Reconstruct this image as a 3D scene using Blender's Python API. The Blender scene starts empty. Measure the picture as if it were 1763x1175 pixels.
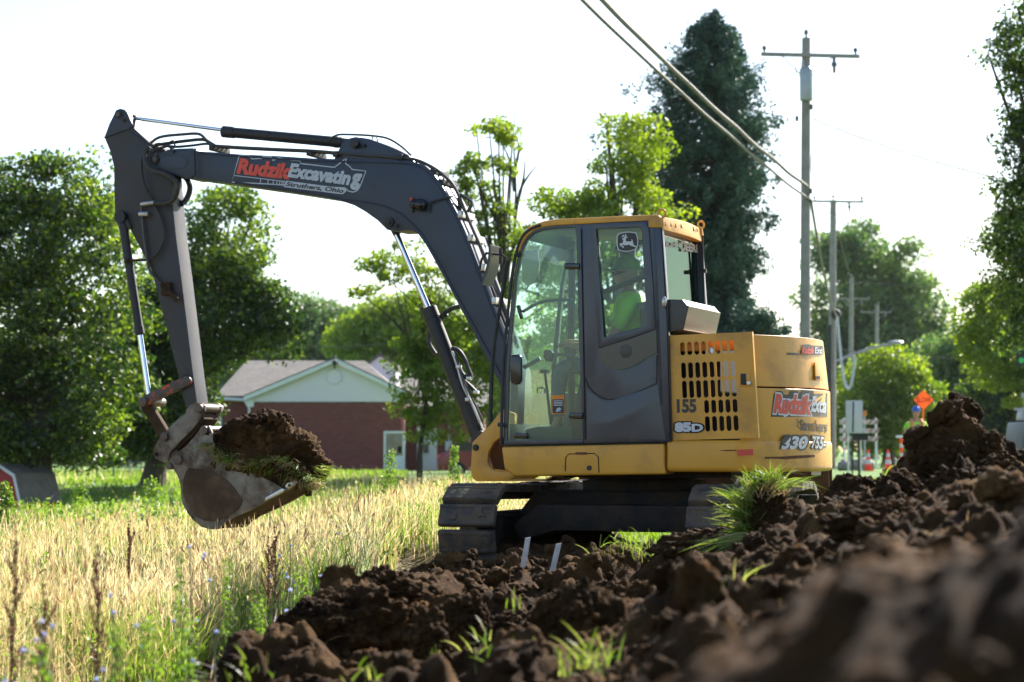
import bpy, bmesh, math, random
import numpy as np
from mathutils import Vector, Matrix
from mathutils.geometry import tessellate_polygon
R_ = math.radians
rnd = random.Random(7)
rng = np.random.default_rng(11)
scene = bpy.context.scene
COL = scene.collection
# ------------------------------------------------------------------ camera
CAM_H = 0.85
FPX = 3600.0            # focal length in pixels of the 1763 px wide photograph
PITCH = math.atan((776 - 587.5) / FPX)
cam_data = bpy.data.cameras.new('camera')
cam_data.sensor_width = 36.0
cam_data.lens = FPX / 1763 * 36
cam_data.clip_start = 0.1
cam_data.clip_end = 6000
cam_data.dof.use_dof = True
cam_data.dof.focus_distance = 16.2
cam_data.dof.aperture_fstop = 2.8
cam_data.dof.aperture_blades = 9
cam = bpy.data.objects.new('camera', cam_data)
COL.objects.link(cam)
cam.location = (0, 0, CAM_H)
cam.rotation_euler = (R_(90) + PITCH, 0, 0)
scene.camera = cam
# ------------------------------------------------------------------ sky, sun, exposure
SUN_AZ = Vector((0.60, 0.80, 0)).normalized()
SUN_EL = R_(36)
world = bpy.data.worlds.new('World')
scene.world = world
world.use_nodes = True
wn = world.node_tree
bg = wn.nodes['Background']
sky = wn.nodes.new('ShaderNodeTexSky')
sky.sky_type = 'NISHITA'
sky.sun_disc = False
sky.sun_elevation = SUN_EL
sky.sun_rotation = math.atan2(SUN_AZ.x, SUN_AZ.y)
sky.air_density = 1.0
sky.dust_density = 1.2
sky.ozone_density = 1.5
wn.links.new(sky.outputs[0], bg.inputs[0])
bg.inputs[1].default_value = 0.084
sd = bpy.data.lights.new('sun', 'SUN')
sd.energy = 5.0
sd.angle = R_(0.53)
sd.color = (1.0, 0.95, 0.88)
sun = bpy.data.objects.new('sun', sd)
COL.objects.link(sun)
S = Vector((SUN_AZ.x * math.cos(SUN_EL), SUN_AZ.y * math.cos(SUN_EL), math.sin(SUN_EL)))
sun.rotation_euler = (-S).to_track_quat('-Z', 'Y').to_euler()
sun.location = S * 40
scene.view_settings.view_transform = 'Standard'
scene.view_settings.look = 'None'
scene.view_settings.exposure = 1.62
scene.view_settings.gamma = 1
scene.render.engine = 'CYCLES'
scene.cycles.max_bounces = 8
scene.cycles.transparent_max_bounces = 12
scene.cycles.transmission_bounces = 6
scene.cycles.volume_bounces = 0
scene.cycles.use_denoising = True
scene.cycles.caustics_reflective = False
scene.cycles.caustics_refractive = False
# ------------------------------------------------------------------ view helpers
CP, SP = math.cos(PITCH), math.sin(PITCH)
def ray(px, py):
    u = (px - 881.5) / FPX; v = (587.5 - py) / FPX
    return Vector((u, CP - v * SP, SP + v * CP))
def W(px, py, d):
    r = ray(px, py); k = d / r.y
    return Vector((r.x * k, d, CAM_H + r.z * k))
# machine frame: s = towards the tail, t = away from the cab side, z up
CEN = Vector((1.07, 17.0, 0))
YAW = R_(22)
RR = Vector((math.cos(YAW), -math.sin(YAW), 0))
TT = Vector((math.sin(YAW), math.cos(YAW), 0))
def M(s, t, z): return CEN + RR * s + TT * t + Vector((0, 0, z))
def P(px, py, t):
    """point of the machine plane t seen at a place of the photograph"""
    o = Vector((0, 0, CAM_H)); d = ray(px, py)
    k = (t + (CEN - o).dot(TT)) / d.dot(TT)
    return o + d * k
def mloc(p):
    q = p - CEN
    return q.dot(RR), q.dot(TT), p.z
# ------------------------------------------------------------------ noise
_perm = np.random.default_rng(3).permutation(512)
def _h(ix, iy, iz):
    return _perm[(_perm[(_perm[ix & 511] + iy) & 511] + iz) & 511]
_g = np.random.default_rng(5).normal(size=(512, 3)); _g /= np.linalg.norm(_g, axis=1)[:, None]
def noise3(x, y, z):
    x = np.asarray(x, float); y = np.asarray(y, float); z = np.asarray(z, float) + 0 * x
    ix, iy, iz = np.floor(x).astype(int), np.floor(y).astype(int), np.floor(z).astype(int)
    fx, fy, fz = x - ix, y - iy, z - iz
    f = lambda t: t * t * t * (t * (t * 6 - 15) + 10)
    u, v, w = f(fx), f(fy), f(fz)
    out = 0
    for a in (0, 1):
        for b in (0, 1):
            for c in (0, 1):
                g = _g[_h(ix + a, iy + b, iz + c)]
                d = g[..., 0] * (fx - a) + g[..., 1] * (fy - b) + g[..., 2] * (fz - c)
                out = out + d * (u if a else 1 - u) * (v if b else 1 - v) * (w if c else 1 - w)
    return out * 1.5
def fbm(x, y, z, o=4, gain=0.5):
    s = 0; a = 1; f = 1
    for i in range(o):
        s = s + a * noise3(x * f + 13 * i, y * f + 7 * i, z * f + 3 * i); a *= gain; f *= 2.03
    return s
def lumps(x, y, cell, seed=0, rmin=0.35, rmax=0.75):
    """packed rounded clods: height in units of the cell"""
    X = x / cell; Y = y / cell; ix, iy = np.floor(X).astype(int), np.floor(Y).astype(int)
    out = np.zeros_like(X)
    for a in (-1, 0, 1):
        for b in (-1, 0, 1):
            h = _h(ix + a, iy + b, np.full_like(ix, seed))
            cx = ix + a + (h % 23) / 23; cy = iy + b + (h % 31) / 31
            r = rmin + (rmax - rmin) * ((h % 17) / 17)
            q = 1 - ((X - cx) ** 2 + (Y - cy) ** 2) / r ** 2
            out = np.maximum(out, np.sqrt(np.maximum(q, 0)) * r)
    return out
# ------------------------------------------------------------------ object helpers
def tag(o, label=None, cat=None, group=None, kind=None):
    if label: o['label'] = label
    if cat: o['category'] = cat
    if group: o['group'] = group
    if kind: o['kind'] = kind
    return o
ORI = {}
def thing(name, loc, label, cat, group=None, kind=None):
    o = bpy.data.objects.new(name, None); o.empty_display_size = 0.3
    COL.objects.link(o); o.location = loc
    ORI[o.name] = Vector(loc)
    return tag(o, label, cat, group, kind)
def link_mesh(name, me, mat, parent=None, smooth=True, angle=35, origin=None):
    if parent is not None: org = ORI[parent.name]
    else: org = Vector(origin) if origin is not None else Vector((0, 0, 0))
    if org.length > 0: me.transform(Matrix.Translation(-org))
    if mat is not None:
        for m_ in (mat if isinstance(mat, (list, tuple)) else [mat]): me.materials.append(m_)
    if smooth:
        me.polygons.foreach_set('use_smooth', [True] * len(me.polygons))
        if angle < 180: me.set_sharp_from_angle(angle=R_(angle))
    me.update()
    o = bpy.data.objects.new(name, me); COL.objects.link(o)
    if parent is not None: o.parent = parent
    else: o.location = org
    ORI[o.name] = org
    return o
def arr_mesh(name, V, F, mat, parent=None, smooth=False, angle=180, origin=None, mats=None):
    """V (n,3); F (m,k) of one face size"""
    V = np.asarray(V, np.float32).reshape(-1, 3); F = np.asarray(F, np.int32)
    me = bpy.data.meshes.new(name); k = F.shape[1]
    me.vertices.add(len(V)); me.vertices.foreach_set('co', V.ravel())
    me.loops.add(F.size); me.loops.foreach_set('vertex_index', F.ravel())
    me.polygons.add(len(F)); me.polygons.foreach_set('loop_start', np.arange(0, F.size, k, dtype=np.int32))
    me.update(calc_edges=True)
    if mats is not None:
        for m_ in mat: me.materials.append(m_)
        me.polygons.foreach_set('material_index', np.asarray(mats, np.int32)); mat = None
    return link_mesh(name, me, mat, parent, smooth, angle, origin)
class MB:
    def __init__(s): s.v = []; s.f = []
    def add(s, vs, fs):
        n = len(s.v); s.v += [Vector(v) for v in vs]; s.f += [[i + n for i in f] for f in fs]; return s
    def box(s, c, size, ax=None, ay=None, az=None):
        ax = Vector(ax or (1, 0, 0)); az = Vector(az or (0, 0, 1)); ay = Vector(ay) if ay is not None else az.cross(ax)
        c = Vector(c); hx, hy, hz = [q / 2 for q in size]
        vs = [c + ax * (a * hx) + ay * (b * hy) + az * (d * hz) for d in (-1, 1) for b in (-1, 1) for a in (-1, 1)]
        return s.add(vs, [(0, 2, 3, 1), (4, 5, 7, 6), (0, 1, 5, 4), (2, 6, 7, 3), (0, 4, 6, 2), (1, 3, 7, 5)])
    def mbox(s, s0, s1, t0, t1, z0, z1):
        return s.box(M((s0 + s1) / 2, (t0 + t1) / 2, (z0 + z1) / 2), (abs(s1 - s0), abs(t1 - t0), abs(z1 - z0)), RR, TT)
    def wbox(s, x0, x1, y0, y1, z0, z1):
        return s.box(((x0 + x1) / 2, (y0 + y1) / 2, (z0 + z1) / 2), (x1 - x0, y1 - y0, z1 - z0))
    def prism(s, pts, off):
        pts = [Vector(p) for p in pts]; off = Vector(off); n = len(pts)
        return s.add(pts + [p + off for p in pts], [list(range(n))[::-1], list(range(n, 2 * n))] + [(i, (i + 1) % n, (i + 1) % n + n, i + n) for i in range(n)])
    def pp(s, poly, t0, t1):
        return s.prism([P(x, y, t0) for x, y in poly], TT * (t1 - t0))
    def ring(s, outer, inner, off):
        n = len(outer); o = [Vector(p) for p in outer]; i_ = [Vector(p) for p in inner]; off = Vector(off)
        vs = o + i_ + [p + off for p in o] + [p + off for p in i_]; fs = []
        for i in range(n):
            j = (i + 1) % n
            fs += [(i, j, n + j, n + i), (2 * n + i, 3 * n + i, 3 * n + j, 2 * n + j), (i, 2 * n + i, 2 * n + j, j), (n + i, n + j, 3 * n + j, 3 * n + i)]
        return s.add(vs, fs)
    def tube(s, pts, r, n=10, cap=True):
        pts = [Vector(p) for p in pts]; k = len(pts)
        rs = r if isinstance(r, (list, tuple)) else [r] * k
        up = None; base = len(s.v); vs = []
        for i, p in enumerate(pts):
            d = (pts[min(i + 1, k - 1)] - pts[max(i - 1, 0)])
            d = d.normalized() if d.length > 1e-9 else Vector((0, 0, 1))
            if up is None:
                up = d.cross(Vector((0, 0, 1)));
                if up.length < 1e-3: up = d.cross(Vector((1, 0, 0)))
                up.normalize()
            else:
                up = (up - d * up.dot(d)); up = up.normalized() if up.length > 1e-6 else d.orthogonal().normalized()
            b = d.cross(up)
            for j in range(n):
                a = 2 * math.pi * j / n
                vs.append(p + (up * math.cos(a) + b * math.sin(a)) * rs[i])
        fs = [(i * n + j, i * n + (j + 1) % n, (i + 1) * n + (j + 1) % n, (i + 1) * n + j) for i in range(k - 1) for j in range(n)]
        if cap: fs += [list(range(n))[::-1], [(k - 1) * n + j for j in range(n)]]
        return s.add(vs, fs)
    def cyl(s, a, b, r, n=16): return s.tube([a, b], r, n)
    def pin(s, px, py, t0, t1, r, n=18):
        p = P(px, py, min(t0, t1)); return s.tube([p, p + TT * abs(t1 - t0)], r, n)
    def pinat(s, p, t0, t1, r, n=18):
        ss, _, z = mloc(p); return s.tube([M(ss, t0, z), M(ss, t1, z)], r, n)
    def sphere(s, c, r, n=12, sc=(1, 1, 1)):
        c = Vector(c); m = n // 2; vs = []
        for i in range(m + 1):
            th = math.pi * i / m
            for j in range(n):
                a = 2 * math.pi * j / n
                vs.append(c + Vector((r * sc[0] * math.sin(th) * math.cos(a), r * sc[1] * math.sin(th) * math.sin(a), r * sc[2] * math.cos(th))))
        return s.add(vs, [(i * n + j, (i + 1) * n + j, (i + 1) * n + (j + 1) % n, i * n + (j + 1) % n) for i in range(m) for j in range(n)])
    def cone(s, a, b, r0, r1, n=16): return s.tube([a, b], [r0, r1], n)
    def build(s, name, mat, parent=None, bevel=0, seg=2, smooth=True, angle=35, origin=None):
        bm = bmesh.new(); vs = [bm.verts.new(v) for v in s.v]
        for f in s.f:
            try: bm.faces.new([vs[i] for i in f])
            except ValueError: pass
        if bevel or any(len(f) > 12 for f in s.f) or True:
            bmesh.ops.remove_doubles(bm, verts=bm.verts, dist=1e-5)
            bmesh.ops.recalc_face_normals(bm, faces=bm.faces)
        if bevel:
            ed = [e for e in bm.edges if len(e.link_faces) == 2 and e.calc_face_angle(0) > R_(28)]
            bmesh.ops.bevel(bm, geom=ed, offset=bevel, segments=seg, affect='EDGES', profile=0.6, clamp_overlap=True)
        bmesh.ops.triangulate(bm, faces=[f for f in bm.faces if len(f.verts) > 4])
        me = bpy.data.meshes.new(name); bm.to_mesh(me); bm.free()
        return link_mesh(name, me, mat, parent, smooth, angle, origin)
def copy_tree(root, loc, label=None):
    r = root.copy(); COL.objects.link(r); r.location = loc
    if label: r['label'] = label
    for ch in list(root.children):
        c = ch.copy(); COL.objects.link(c); c.parent = r
        for g in ch.children:
            d = g.copy(); COL.objects.link(d); d.parent = c
    return r
def smooth_path(pts, n=6):
    pts = [Vector(p) for p in pts]; out = []
    for i in range(len(pts) - 1):
        p0, p1, p2, p3 = pts[max(i - 1, 0)], pts[i], pts[i + 1], pts[min(i + 2, len(pts) - 1)]
        for k in range(n):
            t = k / n
            out.append(0.5 * ((2 * p1) + (p2 - p0) * t + (2 * p0 - 5 * p1 + 4 * p2 - p3) * t * t + (3 * p1 - p0 - 3 * p2 + p3) * t ** 3))
    return out + [pts[-1]]
# ------------------------------------------------------------------ materials
def newmat(name):
    m = bpy.data.materials.new(name); m.use_nodes = True
    return m, m.node_tree, m.node_tree.nodes['Principled BSDF']
def N(nt, typ, **kw):
    n = nt.nodes.new(typ)
    for k, v in kw.items(): setattr(n, k, v)
    return n
def noise_node(nt, scale, detail=4, rough=0.55, vec=None):
    n = N(nt, 'ShaderNodeTexNoise'); n.inputs['Scale'].default_value = scale
    n.inputs['Detail'].default_value = detail; n.inputs['Roughness'].default_value = rough
    if vec is None:
        tc = N(nt, 'ShaderNodeTexCoord'); vec = tc.outputs['Object']
    nt.links.new(vec, n.inputs['Vector'])
    return n
def ramp(nt, src, stops):
    r = N(nt, 'ShaderNodeValToRGB'); el = r.color_ramp.elements
    while len(el) < len(stops): el.new(0.5)
    for e, (p, c) in zip(el, stops):
        e.position = p; e.color = (*c, 1) if len(c) == 3 else c
    nt.links.new(src, r.inputs[0]); return r
def surf(name, c1, c2=None, scale=3, rough=0.5, metal=0, spec=0.5, bump=0, bscale=40, dirt=None, dscale=1.2, dlo=0.52, dhi=0.72, coat=0, detail=5):
    m, nt, b = newmat(name)
    c2 = c2 or tuple(x * 0.8 for x in c1)
    n = noise_node(nt, scale, detail)
    r = ramp(nt, n.outputs[0], [(0.35, c1), (0.65, c2)]); out = r.outputs[0]
    if dirt:
        d = noise_node(nt, dscale, 8, 0.7); k = ramp(nt, d.outputs[0], [(dlo, (0, 0, 0)), (dhi, (1, 1, 1))])
        mx = N(nt, 'ShaderNodeMix', data_type='RGBA'); nt.links.new(k.outputs[0], mx.inputs[0]); nt.links.new(out, mx.inputs[6]); mx.inputs[7].default_value = (*dirt, 1)
        out = mx.outputs[2]
        rr = N(nt, 'ShaderNodeMapRange'); nt.links.new(k.outputs[0], rr.inputs[0]); rr.inputs[3].default_value = rough; rr.inputs[4].default_value = min(1, rough + 0.35)
        nt.links.new(rr.outputs[0], b.inputs['Roughness'])
    else:
        b.inputs['Roughness'].default_value = rough
    nt.links.new(out, b.inputs['Base Color'])
    b.inputs['Metallic'].default_value = metal; b.inputs['Specular IOR Level'].default_value = spec
    b.inputs['Coat Weight'].default_value = coat; b.inputs['Coat Roughness'].default_value = 0.12
    if bump:
        bn = noise_node(nt, bscale, 6, 0.65); bp = N(nt, 'ShaderNodeBump'); bp.inputs['Strength'].default_value = bump; bp.inputs['Distance'].default_value = 0.01
        nt.links.new(bn.outputs[0], bp.inputs['Height']); nt.links.new(bp.outputs[0], b.inputs['Normal'])
    return m
def leafmat(name, c1, c2, c3=None, trans=0.45, scale=0.5, gloss=0.06, island=True, tmul=1.15):
    """leaf or blade: diffuse front, light passing through"""
    m, nt, b = newmat(name); nt.nodes.remove(b)
    out = nt.nodes['Material Output']
    n = noise_node(nt, scale, 3)
    if island:
        g = N(nt, 'ShaderNodeNewGeometry'); mm = N(nt, 'ShaderNodeMath', operation='MULTIPLY_ADD'); nt.links.new(g.outputs['Random Per Island'], mm.inputs[0]); mm.inputs[1].default_value = 0.45
        s2 = N(nt, 'ShaderNodeMath', operation='SUBTRACT'); nt.links.new(n.outputs[0], s2.inputs[0]); s2.inputs[1].default_value = 0.225
        nt.links.new(s2.outputs[0], mm.inputs[2]); src = mm.outputs[0]
    else: src = n.outputs[0]
    st = [(0.3, c1), (0.7, c2)] if c3 is None else [(0.25, c1), (0.5, c2), (0.75, c3)]
    r = ramp(nt, src, st)
    df = N(nt, 'ShaderNodeBsdfDiffuse'); tr = N(nt, 'ShaderNodeBsdfTranslucent'); gl = N(nt, 'ShaderNodeBsdfGlossy'); gl.inputs['Roughness'].default_value = 0.45
    nt.links.new(r.outputs[0], df.inputs[0])
    hs = N(nt, 'ShaderNodeHueSaturation'); hs.inputs['Saturation'].default_value = 1.1; hs.inputs['Value'].default_value = tmul; nt.links.new(r.outputs[0], hs.inputs['Color']); nt.links.new(hs.outputs[0], tr.inputs[0])
    a = N(nt, 'ShaderNodeMixShader'); a.inputs[0].default_value = trans; nt.links.new(df.outputs[0], a.inputs[1]); nt.links.new(tr.outputs[0], a.inputs[2])
    c = N(nt, 'ShaderNodeMixShader'); c.inputs[0].default_value = gloss; nt.links.new(a.outputs[0], c.inputs[1]); nt.links.new(gl.outputs[0], c.inputs[2])
    nt.links.new(c.outputs[0], out.inputs[0])
    return m
def flat(name, c, rough=0.6, emit=0): 
    m, nt, b = newmat(name); b.inputs['Base Color'].default_value = (*c, 1); b.inputs['Roughness'].default_value = rough
    return m
def glassmat(name, tint, gl=0.12, dust=0.1, dustcol=(0.5, 0.5, 0.45), rough=0.02, gcol=(1, 1, 1)):
    m, nt, b = newmat(name); nt.nodes.remove(b); out = nt.nodes['Material Output']
    tr = N(nt, 'ShaderNodeBsdfTransparent'); tr.inputs[0].default_value = (*tint, 1)
    g = N(nt, 'ShaderNodeBsdfGlossy'); g.inputs['Roughness'].default_value = rough; g.inputs[0].default_value = (*gcol, 1)
    fr = N(nt, 'ShaderNodeFresnel'); fr.inputs[0].default_value = 1.5
    ad = N(nt, 'ShaderNodeMath', operation='ADD', use_clamp=True); nt.links.new(fr.outputs[0], ad.inputs[0]); ad.inputs[1].default_value = gl - 0.04
    if gl < 0:
        ad.operation = 'MULTIPLY'; ad.inputs[1].default_value = 0.15
    a = N(nt, 'ShaderNodeMixShader'); nt.links.new(ad.outputs[0], a.inputs[0]); nt.links.new(tr.outputs[0], a.inputs[1]); nt.links.new(g.outputs[0], a.inputs[2])
    d = N(nt, 'ShaderNodeBsdfDiffuse'); d.inputs[0].default_value = (*dustcol, 1)
    t2 = N(nt, 'ShaderNodeBsdfTranslucent'); t2.inputs[0].default_value = (*dustcol, 1)
    dd = N(nt, 'ShaderNodeMixShader'); dd.inputs[0].default_value = 0.5; nt.links.new(d.outputs[0], dd.inputs[1]); nt.links.new(t2.outputs[0], dd.inputs[2])
    n = noise_node(nt, 3.0, 8, 0.7); k = N(nt, 'ShaderNodeMapRange'); nt.links.new(n.outputs[0], k.inputs[0]); k.inputs[1].default_value = 0.35; k.inputs[2].default_value = 0.8; k.inputs[3].default_value = dust * 0.4; k.inputs[4].default_value = dust * 2.2
    c = N(nt, 'ShaderNodeMixShader'); nt.links.new(k.outputs[0], c.inputs[0]); nt.links.new(a.outputs[0], c.inputs[1]); nt.links.new(dd.outputs[0], c.inputs[2])
    nt.links.new(c.outputs[0], out.inputs[0]); return m
MT = {}
MT['yellow'] = surf('yellow_paint', (0.69, 0.33, 0.030), (0.61, 0.285, 0.025), 1.5, 0.42, spec=0.4, dirt=(0.30, 0.165, 0.06), dscale=3.2, dlo=0.50, dhi=0.82, coat=0.15, bump=0.02, bscale=9)
MT['boom'] = surf('slate_paint', (0.019, 0.032, 0.060), (0.016, 0.027, 0.050), 2, 0.42, dirt=(0.035, 0.032, 0.03), dscale=2.5, dlo=0.45, dhi=0.95, bump=0.03, bscale=12)
MT['arm'] = surf('worn_slate_paint', (0.018, 0.021, 0.029), (0.022, 0.023, 0.027), 2.5, 0.5, dirt=(0.065, 0.05, 0.035), dscale=3, dlo=0.45, dhi=0.8, bump=0.08, bscale=25)
MT['cab'] = surf('cab_slate_paint', (0.018, 0.027, 0.048), (0.015, 0.022, 0.040), 1.6, 0.33, dirt=(0.11, 0.10, 0.09), dscale=2.0, dlo=0.5, dhi=1.0, coat=0.25)
MT['black'] = surf('black_rubber', (0.012, 0.012, 0.013), (0.02, 0.019, 0.018), 6, 0.55)
MT['gloss_black'] = surf('black_gloss_plastic', (0.008, 0.008, 0.010), (0.012, 0.012, 0.013), 4, 0.12)
MT['boxgrey'] = surf('charcoal_plastic', (0.026, 0.021, 0.018), (0.032, 0.027, 0.023), 4, 0.33, dirt=(0.12, 0.10, 0.08), dscale=3, dlo=0.5, dhi=0.95)
MT['chrome'] = surf('chrome_rod', (0.75, 0.77, 0.80), (0.68, 0.70, 0.73), 8, 0.13, metal=1)
MT['steel'] = surf('worn_bucket_steel', (0.25, 0.215, 0.175), (0.15, 0.12, 0.095), 5, 0.5, metal=0.15, dirt=(0.075, 0.043, 0.025), dscale=4, dlo=0.42, dhi=0.60, bump=0.15, bscale=30)
MT['bright'] = surf('polished_steel', (0.55, 0.54, 0.52), (0.40, 0.38, 0.36), 8, 0.3, metal=0.7)
MT['mudsteel'] = surf('muddy_steel', (0.040, 0.023, 0.013), (0.075, 0.046, 0.028), 5, 0.85, spec=0.15, bump=0.4, bscale=25)
MT['wear'] = surf('rusty_wear_plate', (0.055, 0.032, 0.020), (0.10, 0.062, 0.040), 3, 0.75, dirt=(0.15, 0.10, 0.065), dscale=3, dlo=0.50, dhi=0.70, bump=0.6, bscale=22, spec=0.12)
MT['pinsteel'] = surf('worn_pin_steel', (0.12, 0.085, 0.065), (0.07, 0.05, 0.04), 9, 0.45, metal=0.3)
MT['orange_worn'] = surf('worn_orange_paint', (0.045, 0.035, 0.03), (0.07, 0.05, 0.04), 9, 0.5, dirt=(0.55, 0.09, 0.025), dscale=4.5, dlo=0.55, dhi=0.60)
MT['under'] = surf('undercarriage_black', (0.009, 0.009, 0.010), (0.018, 0.015, 0.013), 4, 0.6, dirt=(0.05, 0.033, 0.022), dscale=5, dlo=0.42, dhi=0.66, bump=0.5, bscale=20, spec=0.15)
MT['pad'] = surf('muddy_track_pad', (0.020, 0.020, 0.022), (0.034, 0.030, 0.027), 6, 0.6, dirt=(0.13, 0.088, 0.056), dscale=5, dlo=0.40, dhi=0.62, bump=0.8, bscale=28)
MT['hose'] = surf('hydraulic_hose', (0.016, 0.016, 0.017), (0.03, 0.027, 0.024), 12, 0.5)
MT['pipe'] = surf('painted_pipe', (0.045, 0.045, 0.045), (0.06, 0.055, 0.045), 8, 0.35)
MT['interior'] = surf('cab_interior', (0.035, 0.036, 0.038), (0.05, 0.05, 0.05), 4, 0.6)
MT['igrey'] = surf('grey_console', (0.10, 0.12, 0.12), (0.08, 0.1, 0.1), 4, 0.6)
MT['headliner'] = surf('pale_headliner', (0.40, 0.38, 0.34), (0.34, 0.32, 0.29), 4, 0.8)
MT['white'] = surf('white_vinyl', (0.62, 0.63, 0.64), (0.52, 0.53, 0.54), 14, 0.45)
MT['lgrey'] = surf('pale_grey_vinyl', (0.48, 0.52, 0.57), (0.42, 0.46, 0.51), 14, 0.45)
MT['red'] = surf('red_vinyl', (0.72, 0.065, 0.03), (0.60, 0.06, 0.03), 14, 0.45)
MT['deep'] = flat('dark_opening', (0.006, 0.006, 0.006), 0.9)
MT['ink'] = surf('black_vinyl', (0.012, 0.012, 0.014), (0.02, 0.02, 0.02), 14, 0.4)
MT['orange'] = surf('orange_paint', (0.75, 0.25, 0.02), (0.65, 0.2, 0.02), 6, 0.5)
MT['rust'] = surf('rust_scrape', (0.16, 0.055, 0.02), (0.09, 0.035, 0.015), 20, 0.85)
MT['glass'] = glassmat('cab_glass', (0.76, 0.90, 0.85), 0.03, 0.004, (0.38, 0.47, 0.44))
MT['glass_d'] = glassmat('side_glass', (0.82, 0.93, 0.89), 0.02, 0.004, (0.42, 0.48, 0.46))
MT['glass_in'] = glassmat('far_glass', (0.84, 0.93, 0.90), -0.04, 0.002, (0.38, 0.47, 0.44))
MT['glass_r'] = glassmat('rear_glass', (0.52, 0.76, 0.66), 0.01, 0.006, (0.35, 0.46, 0.40), gcol=(0.45, 0.62, 0.52))
MT['skin'] = surf('skin', (0.52, 0.27, 0.18), (0.46, 0.23, 0.15), 5, 0.5)
MT['hivis'] = surf('lime_shirt', (0.42, 0.85, 0.08), (0.36, 0.75, 0.07), 5, 0.85)
MT['denim'] = surf('blue_jeans', (0.10, 0.14, 0.22), (0.07, 0.10, 0.17), 8, 0.9)
# ================================================================== writing helpers
def text_geo(s, bold=0.0, shear=0.0, spacing=1.0):
    def mk(off):
        cu = bpy.data.curves.new('t', 'FONT'); cu.body = s; cu.size = 1; cu.offset = off; cu.shear = shear; cu.space_character = spacing; cu.resolution_u = 3
        o = bpy.data.objects.new('t', cu); COL.objects.link(o)
        me = bpy.data.meshes.new_from_object(o.evaluated_get(bpy.context.evaluated_depsgraph_get()))
        V = np.array([v.co[:2] for v in me.vertices]); F = [list(p.vertices) for p in me.polygons]
        bpy.data.objects.remove(o); bpy.data.curves.remove(cu); bpy.data.meshes.remove(me)
        return V, F
    V0, _ = mk(0.0); lo, hi = V0.min(0), V0.max(0)
    V, F = mk(bold)
    return (V - lo) / (hi - lo), F
def decal(name, s, quad, sf, lift, mat, parent, bold=0.03, shear=0.0, spacing=1.0):
    V, F = text_geo(s, bold, shear, spacing); TL, TR, BL = [np.array(q, float) for q in quad]
    m = MB(); m.add([sf(*(BL + (TR - TL) * a + (TL - BL) * b), lift) for a, b in V], F)
    return flat_build(m, name, mat, parent)
def flat_build(m, name, mat, parent):
    me = bpy.data.meshes.new(name); me.from_pydata([tuple(v) for v in m.v], [], m.f)
    return link_mesh(name, me, mat, parent, False)
def poly_decal(name, polys, sf, lift, mat, parent):
    """closed flat shapes, cut into triangles"""
    vs = []; fs = []
    for poly in polys:
        b0 = len(vs); vs += [tuple(sf(x, y, lift)) for x, y in poly]
        tr_ = [tuple(poly[i] for i in t) for t in tessellate_polygon([[Vector((x, y, 0)) for x, y in poly]])]
        if sf is not None and getattr(sf, '__name__', '') in ('sf_tail', 'stl_', '<lambda>') and poly[0][0] > 1290:
            for _ in range(4):
                nt_ = []
                for a, b, c in tr_:
                    L = [((b[0] - a[0]) ** 2, a, b, c), ((c[0] - b[0]) ** 2, b, c, a), ((a[0] - c[0]) ** 2, c, a, b)]
                    w2, p, q, r_ = max(L, key=lambda z: z[0])
                    if w2 < 30: nt_.append((a, b, c)); continue
                    m_2 = ((p[0] + q[0]) / 2, (p[1] + q[1]) / 2); nt_ += [(p, m_2, r_), (m_2, q, r_)]
                tr_ = nt_
        vs = vs[:b0]
        for t in tr_:
            fs.append(tuple(range(len(vs), len(vs) + 3))); vs += [tuple(sf(x, y, lift)) for x, y in t]
    me = bpy.data.meshes.new(name); me.from_pydata(vs, [], fs)
    return link_mesh(name, me, mat, parent, False)
def band_decal(name, line, w, sf, lift, mat, parent, closed=False):
    """a narrow stripe along a line of the photograph"""
    L = [np.array(p, float) for p in line]; n = len(L); vs = []; fs = []
    for i, p in enumerate(L):
        a = L[(i - 1) % n] if (closed or i) else L[i]; b = L[(i + 1) % n] if (closed or i < n - 1) else L[i]
        d = (b - a) / (np.linalg.norm(b - a) + 1e-9); nn = np.array([-d[1], d[0]]) * w / 2
        vs += [sf(*(p + nn), lift), sf(*(p - nn), lift)]
    for i in range(n if closed else n - 1):
        j = (i + 1) % n; fs.append((2 * i, 2 * j, 2 * j + 1, 2 * i + 1))
    m = MB(); m.add(vs, fs); return flat_build(m, name, mat, parent)
def sf_plane(t):
    return lambda x, y, lift: P(x, y, t - lift)
RT = 1.50
def tail_r(z):
    return RT if z < 1.33 else RT - 0.012 - (z - 1.33) * 0.09
def sf_tail(x, y, lift):
    o = Vector((0, 0, CAM_H)); d = ray(x, y); z = 1.1; k = 15
    for _ in range(5):
        r = tail_r(z) + lift
        a = d.x ** 2 + d.y ** 2; oc = o - CEN; b = 2 * (oc.x * d.x + oc.y * d.y); c = oc.x ** 2 + oc.y ** 2 - r * r
        disc = b * b - 4 * a * c
        k = (-b - math.sqrt(max(disc, 0))) / (2 * a); z = (o + d * k).z
    p = o + d * k
    if mloc(p)[1] < -1.0 - lift * 1.0: return P(x, y, -1.0 - lift)
    return p
def zat(px, py, t): return P(px, py, t).z
# ================================================================== excavator
EX = thing('excavator', CEN, 'yellow and slate grey tracked excavator, its long arm holding a full bucket over the field', 'excavator')
Y_, B_, CB = MT['yellow'], MT['boom'], MT['cab']
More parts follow.
